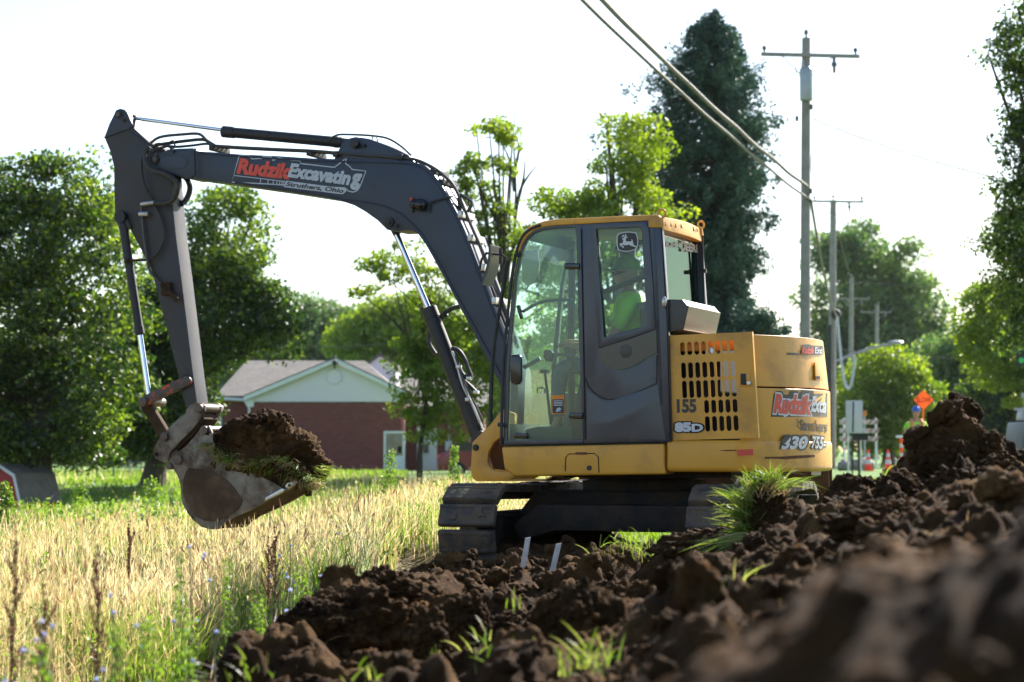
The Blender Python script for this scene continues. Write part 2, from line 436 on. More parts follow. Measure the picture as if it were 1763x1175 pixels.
# ---- undercarriage
UB = R_(19)
UU = Vector((math.sin(UB), math.cos(UB), 0)); VV = Vector((math.cos(UB), -math.sin(UB), 0))
GZ = -0.09
def U(u, v, z): return CEN + UU * u + VV * v + Vector((0, 0, z + GZ))
m = MB()
pr = [(-1.0, 0.30), (-0.75, 0.62), (0.75, 0.62), (1.0, 0.30), (0.94, 0.16), (0.62, 0.30), (-0.62, 0.30), (-0.94, 0.16)]
m.prism([U(-0.55, v, z) for v, z in pr], UU * 1.1)
m.prism([U(-0.95, v, z - 0.04) for v, z in [(-0.80, 0.40), (-0.60, 0.56), (0.60, 0.56), (0.80, 0.40), (0.74, 0.28), (0.45, 0.36), (-0.45, 0.36), (-0.74, 0.28)]], UU * 0.4)
m.build('undercarriage_frame', MT['under'], EX, bevel=0.02)
m = MB(); m.tube([U(0, 0, 0.58), U(0, 0, 0.70)], 0.50, 40); m.tube([U(0, 0, 0.70), U(0, 0, 0.81)], 0.44, 40)
m.build('swing_bearing', MT['under'], EX, bevel=0.006)
def track(v0):
    r0 = 0.30; L = 1.12; root = None
    loop = []; npitch = 0.18
    total = 4 * L + 2 * math.pi * r0; n = round(total / npitch); step = total / n; jr = random.Random(int(v0 * 100) + 50)
    m = MB()
    for i in range(n):
        q = i * step
        if q < 2 * L: u, z, a = -L + q, 0.02 - r0 + r0 + 2 * r0 - 0.02, 0
        elif q < 2 * L + math.pi * r0: th = (q - 2 * L) / r0; u, z, a = L + r0 * math.sin(th), r0 + r0 * math.cos(th), th
        elif q < 4 * L + math.pi * r0: u, z, a = L - (q - 2 * L - math.pi * r0), 0.0, math.pi
        else: th = (q - 4 * L - math.pi * r0) / r0 + math.pi; u, z, a = -L + r0 * math.sin(th), r0 + r0 * math.cos(th), th
        sag = -0.02 * math.cos(u / L * 1.5) if a == 0 else 0
        a2 = a + jr.uniform(-.03, .03)
        tang = UU * math.cos(a2) - Vector((0, 0, 1)) * math.sin(a2); nor = UU * math.sin(a2) + Vector((0, 0, 1)) * math.cos(a2)
        c = U(u, v0, z + 0.03 + sag)
        m.box(c + nor * 0.022, (step * 0.93, 0.45, 0.06), tang, VV, nor)
        for k in (-0.36, 0.36): m.box(c + nor * 0.050 + tang * step * k + VV * jr.uniform(-.01, .01), (0.028, 0.42, 0.016), tang, VV, nor)
        for q in range(3): m.box(c + nor * 0.052 + VV * jr.uniform(-.2, .2) + tang * jr.uniform(-.06, .06), (jr.uniform(.02, .07), jr.uniform(.03, .10), .02), tang, VV, nor)
        m.box(c - nor * 0.035, (step * 1.02, 0.13, 0.06), tang, VV, nor)
    tb = m.build('track_belt', MT['pad'], EX, bevel=0.016, seg=2)
    f = MB(); f.box(U(0, v0, 0.31), (1.95, 0.17, 0.22), UU, VV)
    f.box(U(0, v0, 0.43), (1.5, 0.22, 0.05), UU, VV)
    f.build('track_frame', MT['under'], EX, bevel=0.02)
    for u, nm in ((-L, 'idler_wheel'), (L, 'drive_sprocket')):
        w = MB(); w.tube([U(u, v0 - 0.045, 0.33), U(u, v0 + 0.045, 0.33)], 0.262, 28); w.tube([U(u, v0 - 0.10, 0.33), U(u, v0 + 0.10, 0.33)], 0.13, 20)
        w.build(nm, MT['under'], EX, bevel=0.006)
    for u in (-0.7, -0.35, 0, 0.35, 0.7):
        w = MB(); w.tube([U(u, v0 - 0.12, 0.15), U(u, v0 + 0.12, 0.15)], 0.085, 16); w.build('track_roller', MT['under'], EX, bevel=0.005)
track(-1.0); track(0.94)
# dozer blade at the far end
m = MB()
prof = [(0.0, 0.52), (0.02, 0.30), (0.06, 0.12), (0.10, 0.02), (0.13, 0.02), (0.09, 0.14), (0.05, 0.30), (0.035, 0.52)]
m.prism([U(1.98 + a, -1.17, z + 0.34) for a, z in prof], VV * 2.34)
m.box(U(1.98, 0, 0.62), (0.05, 2.30, 0.46), UU, VV)
bl = m.build('dozer_blade', MT['mudsteel'], EX, bevel=0.006)
for v in (-0.45, 0.45):
    m = MB(); m.prism([U(0.9, v - 0.04, 0.36), U(0.9, v - 0.04, 0.50), U(1.95, v - 0.04, 0.66), U(1.95, v - 0.04, 0.48)], VV * 0.08)
    m.build('blade_arm', MT['mudsteel'], EX, bevel=0.006)
m = MB(); m.box(U(1.93, 0.02, 0.60), (0.12, 0.55, 0.03), UU, VV); m.prism([U(1.86, 0.30, 0.60), U(1.95, 0.30, 0.60), U(1.95, 0.42, 0.86), U(1.92, 0.42, 0.86)], VV * 0.03)
m.build('blade_cylinder_guard', MT['bright'], EX, bevel=0.004)
for v in (-1.06, 1.04):
    m = MB(); m.box(U(1.94, v, 0.765), (0.012, 0.085, 0.085), UU, VV); m.build('reflector', MT['lgrey'], EX, bevel=0.003)
    m = MB(); m.box(U(1.948, v, 0.765), (0.012, 0.12, 0.12), UU, VV); m.build('reflector_frame', MT['black'], EX, bevel=0.003)
# ---- upper structure: deck, skirts, counterweight
zb = zat(1143, 817, -1.06); zt = zat(1143, 765, -1.06)
S = lambda px, py=765, t=-1.06: mloc(P(px, py, t))[0]
sA, sB = S(863), S(1143)
m = MB(); m.mbox(sA + 0.05, 1.0, -0.98, 0.98, zb + 0.03, zt - 0.005)
m.mbox(sA + 0.4, 0.95, -0.75, 0.75, zb - 0.03, zb + 0.03)
m.build('swing_platform', MT['under'], EX, bevel=0.01)
m = MB(); m.prism([P(863, 770, -1.06), P(1143, 764.5, -1.06), P(1143, 803, -1.06), P(1146, 817, -1.06), P(885, 821, -1.06), P(868, 809, -1.06)], TT * 0.25)
m.build('deck_skirt', Y_, EX, bevel=0.022, seg=3)
band_decal('hatch_seam', [(973, 812), (974, 788), (979, 782), (1023, 781), (1030, 787), (1031, 814)], 1.6, sf_plane(-1.06), 0.003, MT['deep'], EX)
m = MB(); m.pin(1014, 806, -1.068, -1.05, 0.02); m.build('hatch_lock', MT['black'], EX, bevel=0.003)
m = MB(); m.pp([(991, 779), (1009, 779), (1009, 783), (991, 783)], -1.068, -1.05); m.build('hatch_latch', MT['rust'], EX)
def tail_poly(r, ts, sf, n=26):
    s0 = math.sqrt(r * r - ts * ts); a0 = math.atan2(-ts, s0)
    pts = [(min(sf, s0 - 0.03), -ts), (s0 - 0.02, -ts)] + [(r * math.cos(a0 + (-2 * a0) * i / n), r * math.sin(a0 + (-2 * a0) * i / n)) for i in range(1, n)] + [(s0 - 0.02, ts), (min(sf, s0 - 0.03), ts)]
    return pts
zcb, zct = zat(1360, 814, -1.0), zat(1303, 667.5, -1.0)
zlow = zat(1306, 758, -1.0)
cp = tail_poly(RT, 1.0, 2)
m = MB(); m.prism([M(s, t, zlow - 0.02) for s, t in cp], (0, 0, zct - zlow + 0.02)); cw = m.build('counterweight', Y_, EX, bevel=0.022, seg=3)
cp = tail_poly(RT + 0.012, 1.045, sB + 0.008)
m = MB(); m.prism([M(s, t, zcb) for s, t in cp], (0, 0, zlow - zcb)); m.build('counterweight_skirt', Y_, EX, bevel=0.045, seg=4)
zh = zat(1300, 574.5, -1.0)
lo = tail_poly(RT - 0.012, 0.99, 2); hi = tail_poly(RT - 0.012 - (zh - zct) * 0.10, 0.965, 2)
m = MB(); n_ = len(lo); m.add([M(s, t, zct + 0.012) for s, t in lo] + [M(s, t, zh) for s, t in hi], [list(range(n_))[::-1], list(range(n_, 2 * n_))] + [(i, (i + 1) % n_, (i + 1) % n_ + n_, i + n_) for i in range(n_)])
hood = m.build('rear_hood', Y_, EX, bevel=0.04, seg=4)
m = MB(); m.prism([sf_tail(1401, 624, 0.004), sf_tail(1413, 625, 0.004), sf_tail(1414, 655, 0.004), sf_tail(1402, 655, 0.004)], RR * 0.012 - TT * 0.004); m.build('hood_latch', MT['yellow'], EX, bevel=0.003)
m = MB(); m.prism([sf_tail(1403.5, 648, 0.016), sf_tail(1411, 648, 0.016), sf_tail(1411, 653, 0.016), sf_tail(1403.5, 653, 0.016)], RR * 0.004 - TT * 0.003); m.build('latch_keyhole', MT['deep'], EX)
# engine side door with real slots
q00, q10, q11, q01 = (1149.5, 578), (1295, 571.5), (1306, 754.5), (1157.5, 758.5)
def bil(u, v):
    x = (1 - v) * ((1 - u) * q00[0] + u * q10[0]) + v * ((1 - u) * q01[0] + u * q11[0])
    y = (1 - v) * ((1 - u) * q00[1] + u * q10[1]) + v * ((1 - u) * q01[1] + u * q11[1])
    return x, y
us = [0.0]; ucell = []
for i in range(8): a = (20.5 + 12.1 * i) / 146; us += [a, a + 8.2 / 146]
us.append(1.0)
rows = [(13, 35.5), (48, 75.5), (79.5, 110), (114, 137), (142, 168.5)]; vs_ = [0.0]
for a, b in rows: vs_ += [a / 182, b / 182]
vs_.append(1.0)
m = MB(); TD = -1.018
for i in range(len(us) - 1):
    for j in range(len(vs_) - 1):
        slot = i % 2 == 1 and j % 2 == 1 and not (j // 2 >= 3 and i // 2 < 3)
        c = [bil(us[i], vs_[j]), bil(us[i + 1], vs_[j]), bil(us[i + 1], vs_[j + 1]), bil(us[i], vs_[j + 1])]
        if not slot: m.add([P(x, y, TD) for x, y in c], [(0, 1, 2, 3)])
        else:
            f = [P(x, y, TD) for x, y in c]; g = [p + TT * 0.007 for p in f]
            # rounded ends of the slot
            x0, y0 = c[0]; x1, y1 = c[1]; x3, y3 = c[3]; x2, y2 = c[2]; k = 3.0
            for (xa, ya), (xb, yb), (xc, yc) in (((x0, y0), (x0 + k, y0), (x0, y0 + k)), ((x1, y1), (x1, y1 + k), (x1 - k, y1)), ((x2, y2), (x2 - k, y2), (x2, y2 - k)), ((x3, y3), (x3, y3 - k), (x3 + k, y3))):
                m.add([P(xa, ya, TD), P(xb, yb, TD), P(xc, yc, TD)], [(0, 1, 2)])
            m.add(f + g, [(0, 4, 5, 1), (1, 5, 6, 2), (2, 6, 7, 3), (3, 7, 4, 0)])
cs = [P(*bil(u, v), TD) for u, v in ((0, 0), (1, 0), (1, 1), (0, 1))]; ds = [p + TT * 0.035 for p in cs]
m.add(cs + ds, [(0, 1, 5, 4), (1, 2, 6, 5), (2, 3, 7, 6), (3, 0, 4, 7)])
ed = m.build('engine_door', Y_, EX)
m = MB(); m.pp([(1271.5, 640), (1291, 640), (1292, 666.5), (1273, 666.5)], TD - 0.006, TD + 0.004); h = m.build('door_recess', Y_, EX, bevel=0.004)
m = MB(); m.pp([(1274.5, 643.5), (1284, 643.5), (1284.5, 663), (1275, 663)], TD - 0.011, TD - 0.004); m.build('door_latch', MT['black'], EX, bevel=0.003)
m = MB(); m.pin(1289, 660, TD - 0.02, TD, 0.016); m.build('door_lock', MT['bright'], EX, bevel=0.003)
sE, sF = mloc(P(1152, 600, -1.0))[0], mloc(P(1296, 600, -1.0))[0]
zE0, zE1 = zt, zat(1220, 577, -1.0)
m = MB(); m.mbox(sE, 0.90, -0.86, 0.98, zE0, zE1 - 0.05); m.build('engine_bay', MT['deep'], EX)
m = MB(); m.mbox(sE - 0.005, 0.85, -1.0, 1.0, zE1 - 0.045, zE1 - 0.008); m.mbox(sE - 0.005, sE + 0.02, -1.0, 0.98, zE0, zE1 - 0.05); m.mbox(sE, 0.85, 0.985, 1.0, zE0, zE1 - 0.05)
m.build('engine_housing', Y_, EX, bevel=0.01)
m = MB(); m.mbox(sE + 0.06, sF - 0.05, -0.97, -0.90, zat(1220, 604, -1), zat(1220, 580, -1)); m.build('air_cleaner', MT['orange'], EX, bevel=0.01)
m = MB(); m.pin(1222, 606, -0.99, -0.90, 0.035); m.build('filler_cap', MT['bright'], EX, bevel=0.006)
# decals on engine door, tail
dp = sf_plane(TD)
decal('number_lettering', '155', ((1166, 689), (1197.5, 688.5), (1166.5, 710)), dp, 0.004, MT['ink'], EX, 0.045)
decal('model_outline', '85', ((1163, 729), (1188, 728.5), (1163.5, 743)), dp, 0.003, MT['deep'], EX, 0.17)
decal('model_lettering', '85', ((1163, 729), (1188, 728.5), (1163.5, 743)), dp, 0.006, MT['white'], EX, 0.075)
decal('model_outline', 'D', ((1192, 731), (1209, 730.5), (1192.3, 743)), dp, 0.003, MT['deep'], EX, 0.17)
decal('model_lettering', 'D', ((1192, 731), (1209, 730.5), (1192.3, 743)), dp, 0.006, MT['white'], EX, 0.05)
st = sf_tail
def name_panel(x0, x1, y0, y1, full, parent, lift, sf):
    w = x1 - x0; h = y1 - y0
    skyline = [(0, 1), (0.045, 0.16), (0.10, 0.02), (0.20, 0.04), (0.22, 0.17), (0.32, 0.17), (0.33, 0.03), (0.48, 0.03), (0.49, 0.15), (0.55, 0.0), (0.75, 0.0), (0.76, 0.14), (1.0, 0.12), (1.0, 1)]
    return [(x0 + a * w, y0 + b * h) for a, b in skyline]
poly_decal('name_panel', [name_panel(1328, 1424.5, 672, 718, 0, EX, 0, st)], st, 0.003, MT['ink'], EX)
decal('name_outline', 'Rudzik', ((1336, 680.5), (1397, 683.5), (1333, 710)), st, 0.005, MT['white'], EX, 0.12, 0.08)
decal('name_lettering', 'Rudzik', ((1336, 680.5), (1397, 683.5), (1333, 710)), st, 0.007, MT['red'], EX, 0.055, 0.08)
decal('name_lettering', 'Exca', ((1399, 683.5), (1423.8, 686), (1397, 708)), st, 0.006, MT['lgrey'], EX, 0.04, 0.08)
decal('town_lettering', 'Struthers', ((1378.5, 723), (1424.6, 726), (1378, 741)), st, 0.004, MT['ink'], EX, 0.03)
band_decal('flourish', [(1371, 722), (1376, 727), (1373, 735), (1381, 738)], 1.2, st, 0.004, MT['ink'], EX)
decal('phone_outline', '330', ((1349, 753), (1390.5, 752), (1346.5, 773)), st, 0.016, MT['ink'], EX, 0.15, 0.12)
decal('phone_lettering', '330', ((1349, 753), (1390.5, 752), (1346.5, 773)), st, 0.019, MT['white'], EX, 0.045, 0.12)
poly_decal('smear', [[(1346, 757), (1352, 751), (1362, 752), (1358, 757), (1350, 765), (1346, 765)]], st, 0.021, MT['ink'], EX)
decal('phone_outline', '755-', ((1399, 752), (1422.5, 754), (1397.5, 771)), st, 0.016, MT['ink'], EX, 0.12, 0.12)
decal('phone_lettering', '755-', ((1399, 752), (1422.5, 754), (1397.5, 771)), st, 0.019, MT['white'], EX, 0.03, 0.12)
poly_decal('web_panel', [[(1379, 611), (1380.5, 594), (1392, 593), (1398, 595), (1417.2, 596), (1418.5, 611)]], st, 0.004, MT['ink'], EX)
decal('web_lettering', 'Rudzik', ((1382, 597.5), (1402, 598.5), (1381, 608.5)), st, 0.007, MT['red'], EX, 0.04, 0.05)
decal('web_lettering', 'Exc', ((1403.5, 598.5), (1415.5, 599), (1403, 608.5)), st, 0.007, MT['lgrey'], EX, 0.02, 0.05)
decal('web_lettering', 'www.', ((1356, 607.5), (1377, 608.5), (1356, 611)), st, 0.004, MT['ink'], EX, 0.05)
poly_decal('red_reflector', [[(1269.5, 774.5), (1296.5, 773.5), (1297, 784), (1270, 785)]], sf_plane(-1.045), 0.004, MT['red'], EX)
stl = lambda x, y, l: (sf_tail(x, y, l + 0.012) if x > 1290 else P(x, y, -1.045 - l))
poly_decal('scrape', [[(1317, 787), (1345, 786.5), (1372, 784.5), (1403, 783.5), (1403, 787.5), (1375, 789.5), (1352, 791), (1340, 790), (1317, 790)]], stl, 0.004, MT['rust'], EX)
poly_decal('scratch', [[(1236, 776), (1250, 775), (1268, 774.6), (1268, 776.5), (1250, 777)]], stl, 0.004, MT['rust'], EX)
# mounting bracket for the boom
TB = -0.13
br = [(864, 705), (846, 729), (813, 762), (810, 809), (813, 824), (821, 829), (935, 829), (950, 820), (905, 815), (875, 800), (872, 720)]
hole = [(868, 752), (858, 754), (848, 765), (840, 780), (839, 797), (846, 807), (862, 811), (872, 811), (872, 800), (872, 760), (870, 755)]
def pt(poly, t): return [P(x, y, t) for x, y in poly]
for k, (ta, tb) in enumerate(((TB, TB + 0.045), (TB + 0.52, TB + 0.565))):
    off = TT * 0.045; shift = TT * (ta - TB)
    m = MB(); o_ = [(813, 762), (810, 809), (813, 824), (821, 829), (872, 829), (886, 822), (886, 712), (864, 705), (846, 729)]
    i_ = [(841, 778), (839, 795), (842, 803), (850, 810), (866, 813), (879, 812), (879, 752), (862, 753), (850, 762)]
    m.ring([p + shift for p in pt(o_, TB)], [p + shift for p in pt(i_, TB)], off)
    m.build('boom_bracket', Y_, EX, bevel=0.008)
m = MB(); a = pt([(821, 829), (822, 826), (935, 826), (950, 820), (950, 823), (935, 829)], TB + 0.001); m.prism(a, TT * 0.56); m.build('bracket_floor', Y_, EX)
m = MB(); a = pt([(862, 740), (850, 760), (843, 785), (850, 808), (890, 812), (890, 745)], TB + 0.2); m.prism(a, TT * 0.3); m.build('bracket_core', MT['mudsteel'], EX)
m = MB(); m.pin(818.5, 771, TB - 0.01, TB + 0.56, 0.028); m.pin(818.5, 771, TB - 0.02, TB, 0.016); m.build('bracket_pin', MT['black'], EX, bevel=0.004)
# ---- boom
T0, T1 = 0.0, 0.32
top = [(276, 263), (292, 257), (311, 256), (334, 255), (337, 260), (413, 266), (480, 269), (540, 273), (620, 275), (690, 277), (713, 279), (728, 284), (744, 296), (762, 321), (775, 343), (787, 366), (802, 400), (816.5, 437), (841, 501), (868, 575), (890, 640), (893, 700)]
bot = [(880, 735), (868, 735), (861, 662), (838, 618), (816, 575), (795, 536), (772, 492), (747, 447), (733, 422), (720, 404), (710, 398), (703, 396.5), (690, 397.5), (678, 398), (666, 396), (650, 380), (629, 365), (610, 354), (589, 347), (560, 340.5), (480, 328), (405, 317.5), (328, 307), (318, 307), (296, 299), (275, 291), (266, 287), (262, 273), (266, 266)]
m = MB(); m.pp(top + bot, T0, T1); boom = m.build('boom', B_, EX, bevel=0.008)
def on_boom(x, y, lift): return P(x, y, T0 - lift)
# bracket on top for the arm cylinder, tip doubler plate, weld beads
m = MB(); m.pp([(575, 274), (588, 248), (597, 240), (606, 237), (620, 237), (634, 239), (668, 251), (703, 267), (714, 280)], 0.05, 0.27); m.build('cylinder_bracket', B_, EX, bevel=0.008)
m = MB(); m.pp([(276, 263), (292, 257), (311, 256), (333, 255.5), (334, 258), (336, 300), (328, 307), (318, 307), (296, 299), (275, 291), (266, 287), (262, 273), (266, 266)], T0 - 0.012, T0); m.build('tip_plate', B_, EX, bevel=0.004)
sl = [(270, 267), (300, 266), (312, 267), (319, 271), (322, 278), (320, 286), (313, 291), (300, 291.5), (280, 289)]
band_decal('weld_bead', sl, 1.6, on_boom, 0.016, MT['hose'], EX)
band_decal('weld_seam', [(342, 262), (342, 307)], 1.2, on_boom, 0.004, MT['hose'], EX)
band_decal('weld_seam', [(347, 262), (346, 308)], 0.9, on_boom, 0.004, MT['hose'], EX)
m = MB(); L_ = [(335, 263.5), (413, 269.5), (540, 277.5), (690, 281), (712, 283.5), (726, 289), (741, 301), (758, 325), (782, 368), (812, 440), (863, 575), (885, 640)]
m.tube([on_boom(x, y, 0.002) for x, y in L_], 0.007, 6); m.build('weld_bead', B_, EX)
m = MB(); L_ = [(405, 314), (480, 324.5), (560, 336.5), (592, 344), (640, 350), (668, 357), (692, 369), (712, 388), (727, 404), (741, 427), (755, 452), (780, 498), (822, 572), (862, 645)]
m.tube([on_boom(x, y, 0.002) for x, y in L_], 0.008, 6); m.build('weld_bead', B_, EX)
m = MB(); m.pinat(P(671, 383, T0), T0 - 0.02, T1 + 0.02, 0.042); m.pinat(P(671, 383, T0), T0 - 0.035, T0 - 0.015, 0.022); m.pin(681, 389, T0 - 0.03, T0, 0.015); m.build('boom_pin', MT['black'], EX, bevel=0.004)
m = MB(); m.pin(265, 274, T0 - 0.03, T1 + 0.02, 0.046); m.build('boom_pin', MT['black'], EX, bevel=0.006)
m = MB(); m.pin(265, 274, T0 - 0.042, T0 - 0.025, 0.026); m.build('pin_cap', MT['pinsteel'], EX, bevel=0.004)
m = MB(); m.pinat(P(612, 248, 0.05), 0.02, 0.29, 0.042); m.pin(612, 248, -0.005, 0.015, 0.024); m.pin(625, 250, 0.02, 0.05, 0.014); m.build('boom_pin', MT['black'], EX, bevel=0.004)
# work lamp on the boom
m = MB(); m.sphere(on_boom(714, 352, 0.03), 0.045, 14); m.sphere(on_boom(724, 353, 0.045), 0.055, 14); lmp = m.build('work_light', MT['gloss_black'], EX)
m = MB(); m.tube(smooth_path([on_boom(x, y, 0.03) for x, y in ((738, 366), (738, 357), (741, 350), (752, 345), (766, 342), (780, 338))]), 0.008, 6); m.tube(smooth_path([on_boom(x, y, 0.06) for x, y in ((718, 358), (722, 350), (730, 352), (727, 361), (720, 360))]), 0.006, 6); m.build('light_cable', MT['hose'], EX)
m = MB(); m.pp([(706, 340), (709, 340), (710, 366), (706, 362)], -0.03, 0.0); m.build('light_mount', MT['orange_worn'], EX)
# boom lettering
sb = on_boom
dl = [(399, 314), (412, 267.5), (428, 267.5), (434, 274), (451, 273), (452, 270), (467, 270.5), (470, 277), (479, 272), (503, 276), (516, 277), (518, 282), (576, 288.5), (592, 276), (596, 273), (595, 282), (602, 287), (606, 292), (630, 295), (620.5, 320), (616, 328), (608, 331), (600, 329.5), (594, 324)]
band_decal('name_border', dl, 1.9, sb, 0.004, MT['lgrey'], EX, True)
band_decal('name_border', [(403.5, 302.5), (492, 313)], 1.3, sb, 0.004, MT['lgrey'], EX)
for k, x in enumerate((449, 462, 471, 477, 482, 486, 489, 492)):
    band_decal('name_border', [(x, 308.2 + (x - 449) * 0.12), (x - 1.2, 316 + (x - 449) * 0.12)], 1.4, sb, 0.004, MT['lgrey'], EX)
decal('name_lettering', 'Rudzik', ((413, 274.5), (499, 284), (409, 298)), sb, 0.007, MT['red'], EX, 0.055, 0.1)
decal('name_lettering', 'Excavatin', ((501, 282.5), (605, 296.5), (496, 304)), sb, 0.006, MT['lgrey'], EX, 0.05, 0.1)
decal('name_lettering', 'g', ((607, 300), (622, 301.5), (604, 325)), sb, 0.006, MT['lgrey'], EX, 0.05, 0.1)
poly_decal('town_panel', [[(493, 311.5), (560, 320.5), (597, 325), (596, 330), (590, 335), (530, 327.5), (489, 322.5)]], sb, 0.0035, MT['lgrey'], EX)
decal('town_lettering', 'Struthers, Ohio', ((494, 313.3), (592, 325.5), (492, 321.5)), sb, 0.006, MT['ink'], EX, 0.03, 0.15)
# ---- cylinders
def cyl_part(pa, pb, r, name, mat, t, n=22, parent=EX, caps=None):
    m = MB(); a, b = P(*pa, t), P(*pb, t); m.tube([a, b], r, n)
    d = (b - a).normalized()
    if caps:
        for f0, L, k in caps:
            p = a + (b - a) * f0; m.tube([p, p + d * L], r * k, n)
    return m.build(name, mat, parent, bevel=0.003, seg=1)
TC = 0.16
ac = cyl_part((384, 227), (590, 246), 0.047, 'arm_cylinder', MT['black'], TC, caps=[(0.0, 0.12, 1.12), (0.93, 0.05, 1.08), (0.4, 0.02, 1.05)])
cyl_part((224, 203), (386, 224.5), 0.0165, 'cylinder_rod', MT['chrome'], TC, caps=None)
m = MB(); m.pin(612, 248, 0.08, 0.24, 0.06); m.cyl(P(590, 246, TC), P(612, 248, TC), 0.04); m.build('cylinder_eye', MT['black'], EX)
m = MB(); m.pin(207, 197, 0.10, 0.22, 0.05); m.cyl(P(207, 198, TC), P(232, 204, TC), 0.03); m.build('cylinder_eye', MT['black'], EX)
cyl_part((738, 531), (822, 748), 0.066, 'boom_cylinder', MT['black'], TC, caps=[(0.0, 0.10, 1.08), (0.1, 0.3, 1.02), (0.93, 0.08, 1.05)])
cyl_part((680, 398), (741, 540), 0.027, 'cylinder_rod', MT['chrome'], TC)
m = MB(); m.cyl(P(676, 388, TC), P(684, 404, TC), 0.036); m.pin(674, 384, 0.1, 0.22, 0.06); m.build('cylinder_eye', MT['black'], EX)
m = MB(); m.pin(824, 756, 0.05, 0.27, 0.07); m.build('cylinder_eye', MT['black'], EX)
# ---- arm
A0, A1 = 0.06, 0.26
arm_poly = [(200, 190), (206, 187.5), (214, 189), (219, 194), (224, 206), (232, 222), (257, 246), (284, 258), (293, 300), (297.5, 355), (303, 409), (311, 470), (322, 560), (333, 650), (345, 735), (334, 738), (320.5, 701), (308, 651), (285, 560), (261, 466), (240, 425), (224, 395), (203, 390), (198, 377), (196.5, 330), (196, 288), (190, 262), (179.5, 237), (188, 214)]
m = MB(); m.pp(arm_poly, A0, A1); m.build('arm', MT['arm'], EX, bevel=0.007)
m = MB(); m.pp([(200, 190), (206, 187.5), (214, 189), (219, 194), (224, 206), (229, 216), (222, 222.5), (213, 225), (196, 231), (179.5, 237), (188, 214)], A0 - 0.012, A0); m.build('arm_tip_plate', MT['boom'], EX, bevel=0.004)
m = MB(); m.tube([P(x, y, A0 - 0.004) for x, y in [(180, 237), (196, 231), (213, 225), (221, 222.5), (240, 238), (258, 250)]], 0.008, 6); m.build('weld_bead', MT['boom'], EX)
for x, y, r in ((206, 197.5, 0.042), (206, 374, 0.042), (320.5, 655, 0.05), (341, 702, 0.045)):
    m = MB(); m.pinat(P(x, y, A0), A0 - 0.022, A1 + 0.02, r); m.build('arm_pin', MT['black'] if y < 400 else MT['mudsteel'], EX, bevel=0.005)
    m = MB(); m.pinat(P(x, y, A0), A0 - 0.034, A0 - 0.015, r * 0.55); m.build('pin_cap', MT['pinsteel'], EX, bevel=0.003)
m = MB(); m.pp([(196, 377), (197, 367), (206, 362), (214, 366), (217, 376), (226, 392), (218, 395), (204, 387)], A0 - 0.03, A0); m.build('cylinder_lug', MT['arm'], EX, bevel=0.004)
m = MB(); m.pin(212, 207, A0 - 0.03, A0, 0.016); m.build('grease_cap', MT['mudsteel'], EX, bevel=0.003)
TBk = 0.0
cyl_part((212, 388), (241, 577), 0.040, 'bucket_cylinder', MT['black'], TBk + 0.04, caps=[(0.0, 0.05, 1.05), (0.92, 0.075, 1.12), (0.55, 0.02, 1.06)])
cyl_part((241, 577), (256, 680), 0.026, 'cylinder_rod', MT['chrome'], TBk + 0.04)
m = MB(); m.cyl(P(207, 376, TBk + 0.04), P(212, 390, TBk + 0.04), 0.035); m.pin(206, 374, 0.0, 0.09, 0.052); m.build('cylinder_eye', MT['black'], EX)
# steel pipes and hoses on the arm
m = MB(); pa = smooth_path([P(x, y, A0 - 0.03) for x, y in ((243, 353), (247, 400), (253, 445), (258, 466), (272, 484), (284, 494))]); m.tube(pa, 0.012, 8); m.build('hydraulic_pipe', MT['pipe'], EX)
m = MB(); m.box(P(287, 498, A0 - 0.03), (0.09, 0.05, 0.12), RR, TT); m.tube([P(289, 500, A0 - 0.06), P(305, 517, A0 - 0.06)], [0.022, 0.026], 10); m.tube([P(278, 490, A0 - 0.05), P(288, 500, A0 - 0.05)], 0.02, 10); m.build('pipe_coupling', MT['mudsteel'], EX, bevel=0.006)
m = MB(); m.tube([P(217, 449, A0 - 0.08), P(253, 448, A0 - 0.03)], 0.012, 8); m.tube([P(216, 449, A0 - 0.08), P(222, 449, A0 - 0.08)], 0.02, 8); m.build('pipe_bracket', MT['mudsteel'], EX)
m = MB(); m.tube([P(243, 352, A0 - 0.05), P(266, 349, A0 - 0.05)], 0.019, 10); m.tube([P(240, 369, A0 - 0.03), P(256, 369, A0 - 0.03)], 0.024, 10); m.build('hose_fitting', MT['bright'], EX, bevel=0.003)
def hose(pts, r=0.02, mat='hose', name='hydraulic_hose', n=8):
    m = MB(); m.tube(smooth_path([P(x, y, t) for x, y, t in pts], 7), r, n); return m.build(name, MT[mat], EX)
hose([(263, 262, -0.05), (253, 256, -0.06), (250, 275, -0.07), (262, 293, -0.07), (284, 300, -0.07), (303, 313, -0.07), (305, 330, -0.06), (297, 345, -0.04), (282, 350, -0.03), (266, 350, -0.02)], 0.024)
hose([(300, 300, 0.30), (318, 305, 0.30), (327, 322, 0.28), (322, 342, 0.26), (312, 352, 0.2)], 0.026)
hose([(247, 262, 0.0), (243, 285, -0.02), (248, 318, -0.0), (262, 345, 0.02), (278, 380, 0.02), (282, 410, 0.02), (272, 435, 0.02), (258, 446, 0.0)], 0.013)
hose([(256, 250, -0.05), (268, 240, -0.04), (282, 235, -0.02), (312, 232, 0.03), (342, 231, 0.06), (356, 242, 0.06), (372, 252, 0.05)], 0.013, 'pipe')
hose([(268, 250, 0.02), (290, 247, 0.05), (320, 243, 0.05), (352, 241, 0.06), (366, 252, 0.06)], 0.015)
hose([(262, 258, 0.02), (272, 248, 0.02), (300, 253, 0.08), (330, 251, 0.08), (358, 248, 0.08), (374, 254, 0.08)], 0.012)
hose([(290, 247, 0.03), (298, 243, 0.03), (301, 252, 0.03), (296, 258, 0.05)], 0.008)
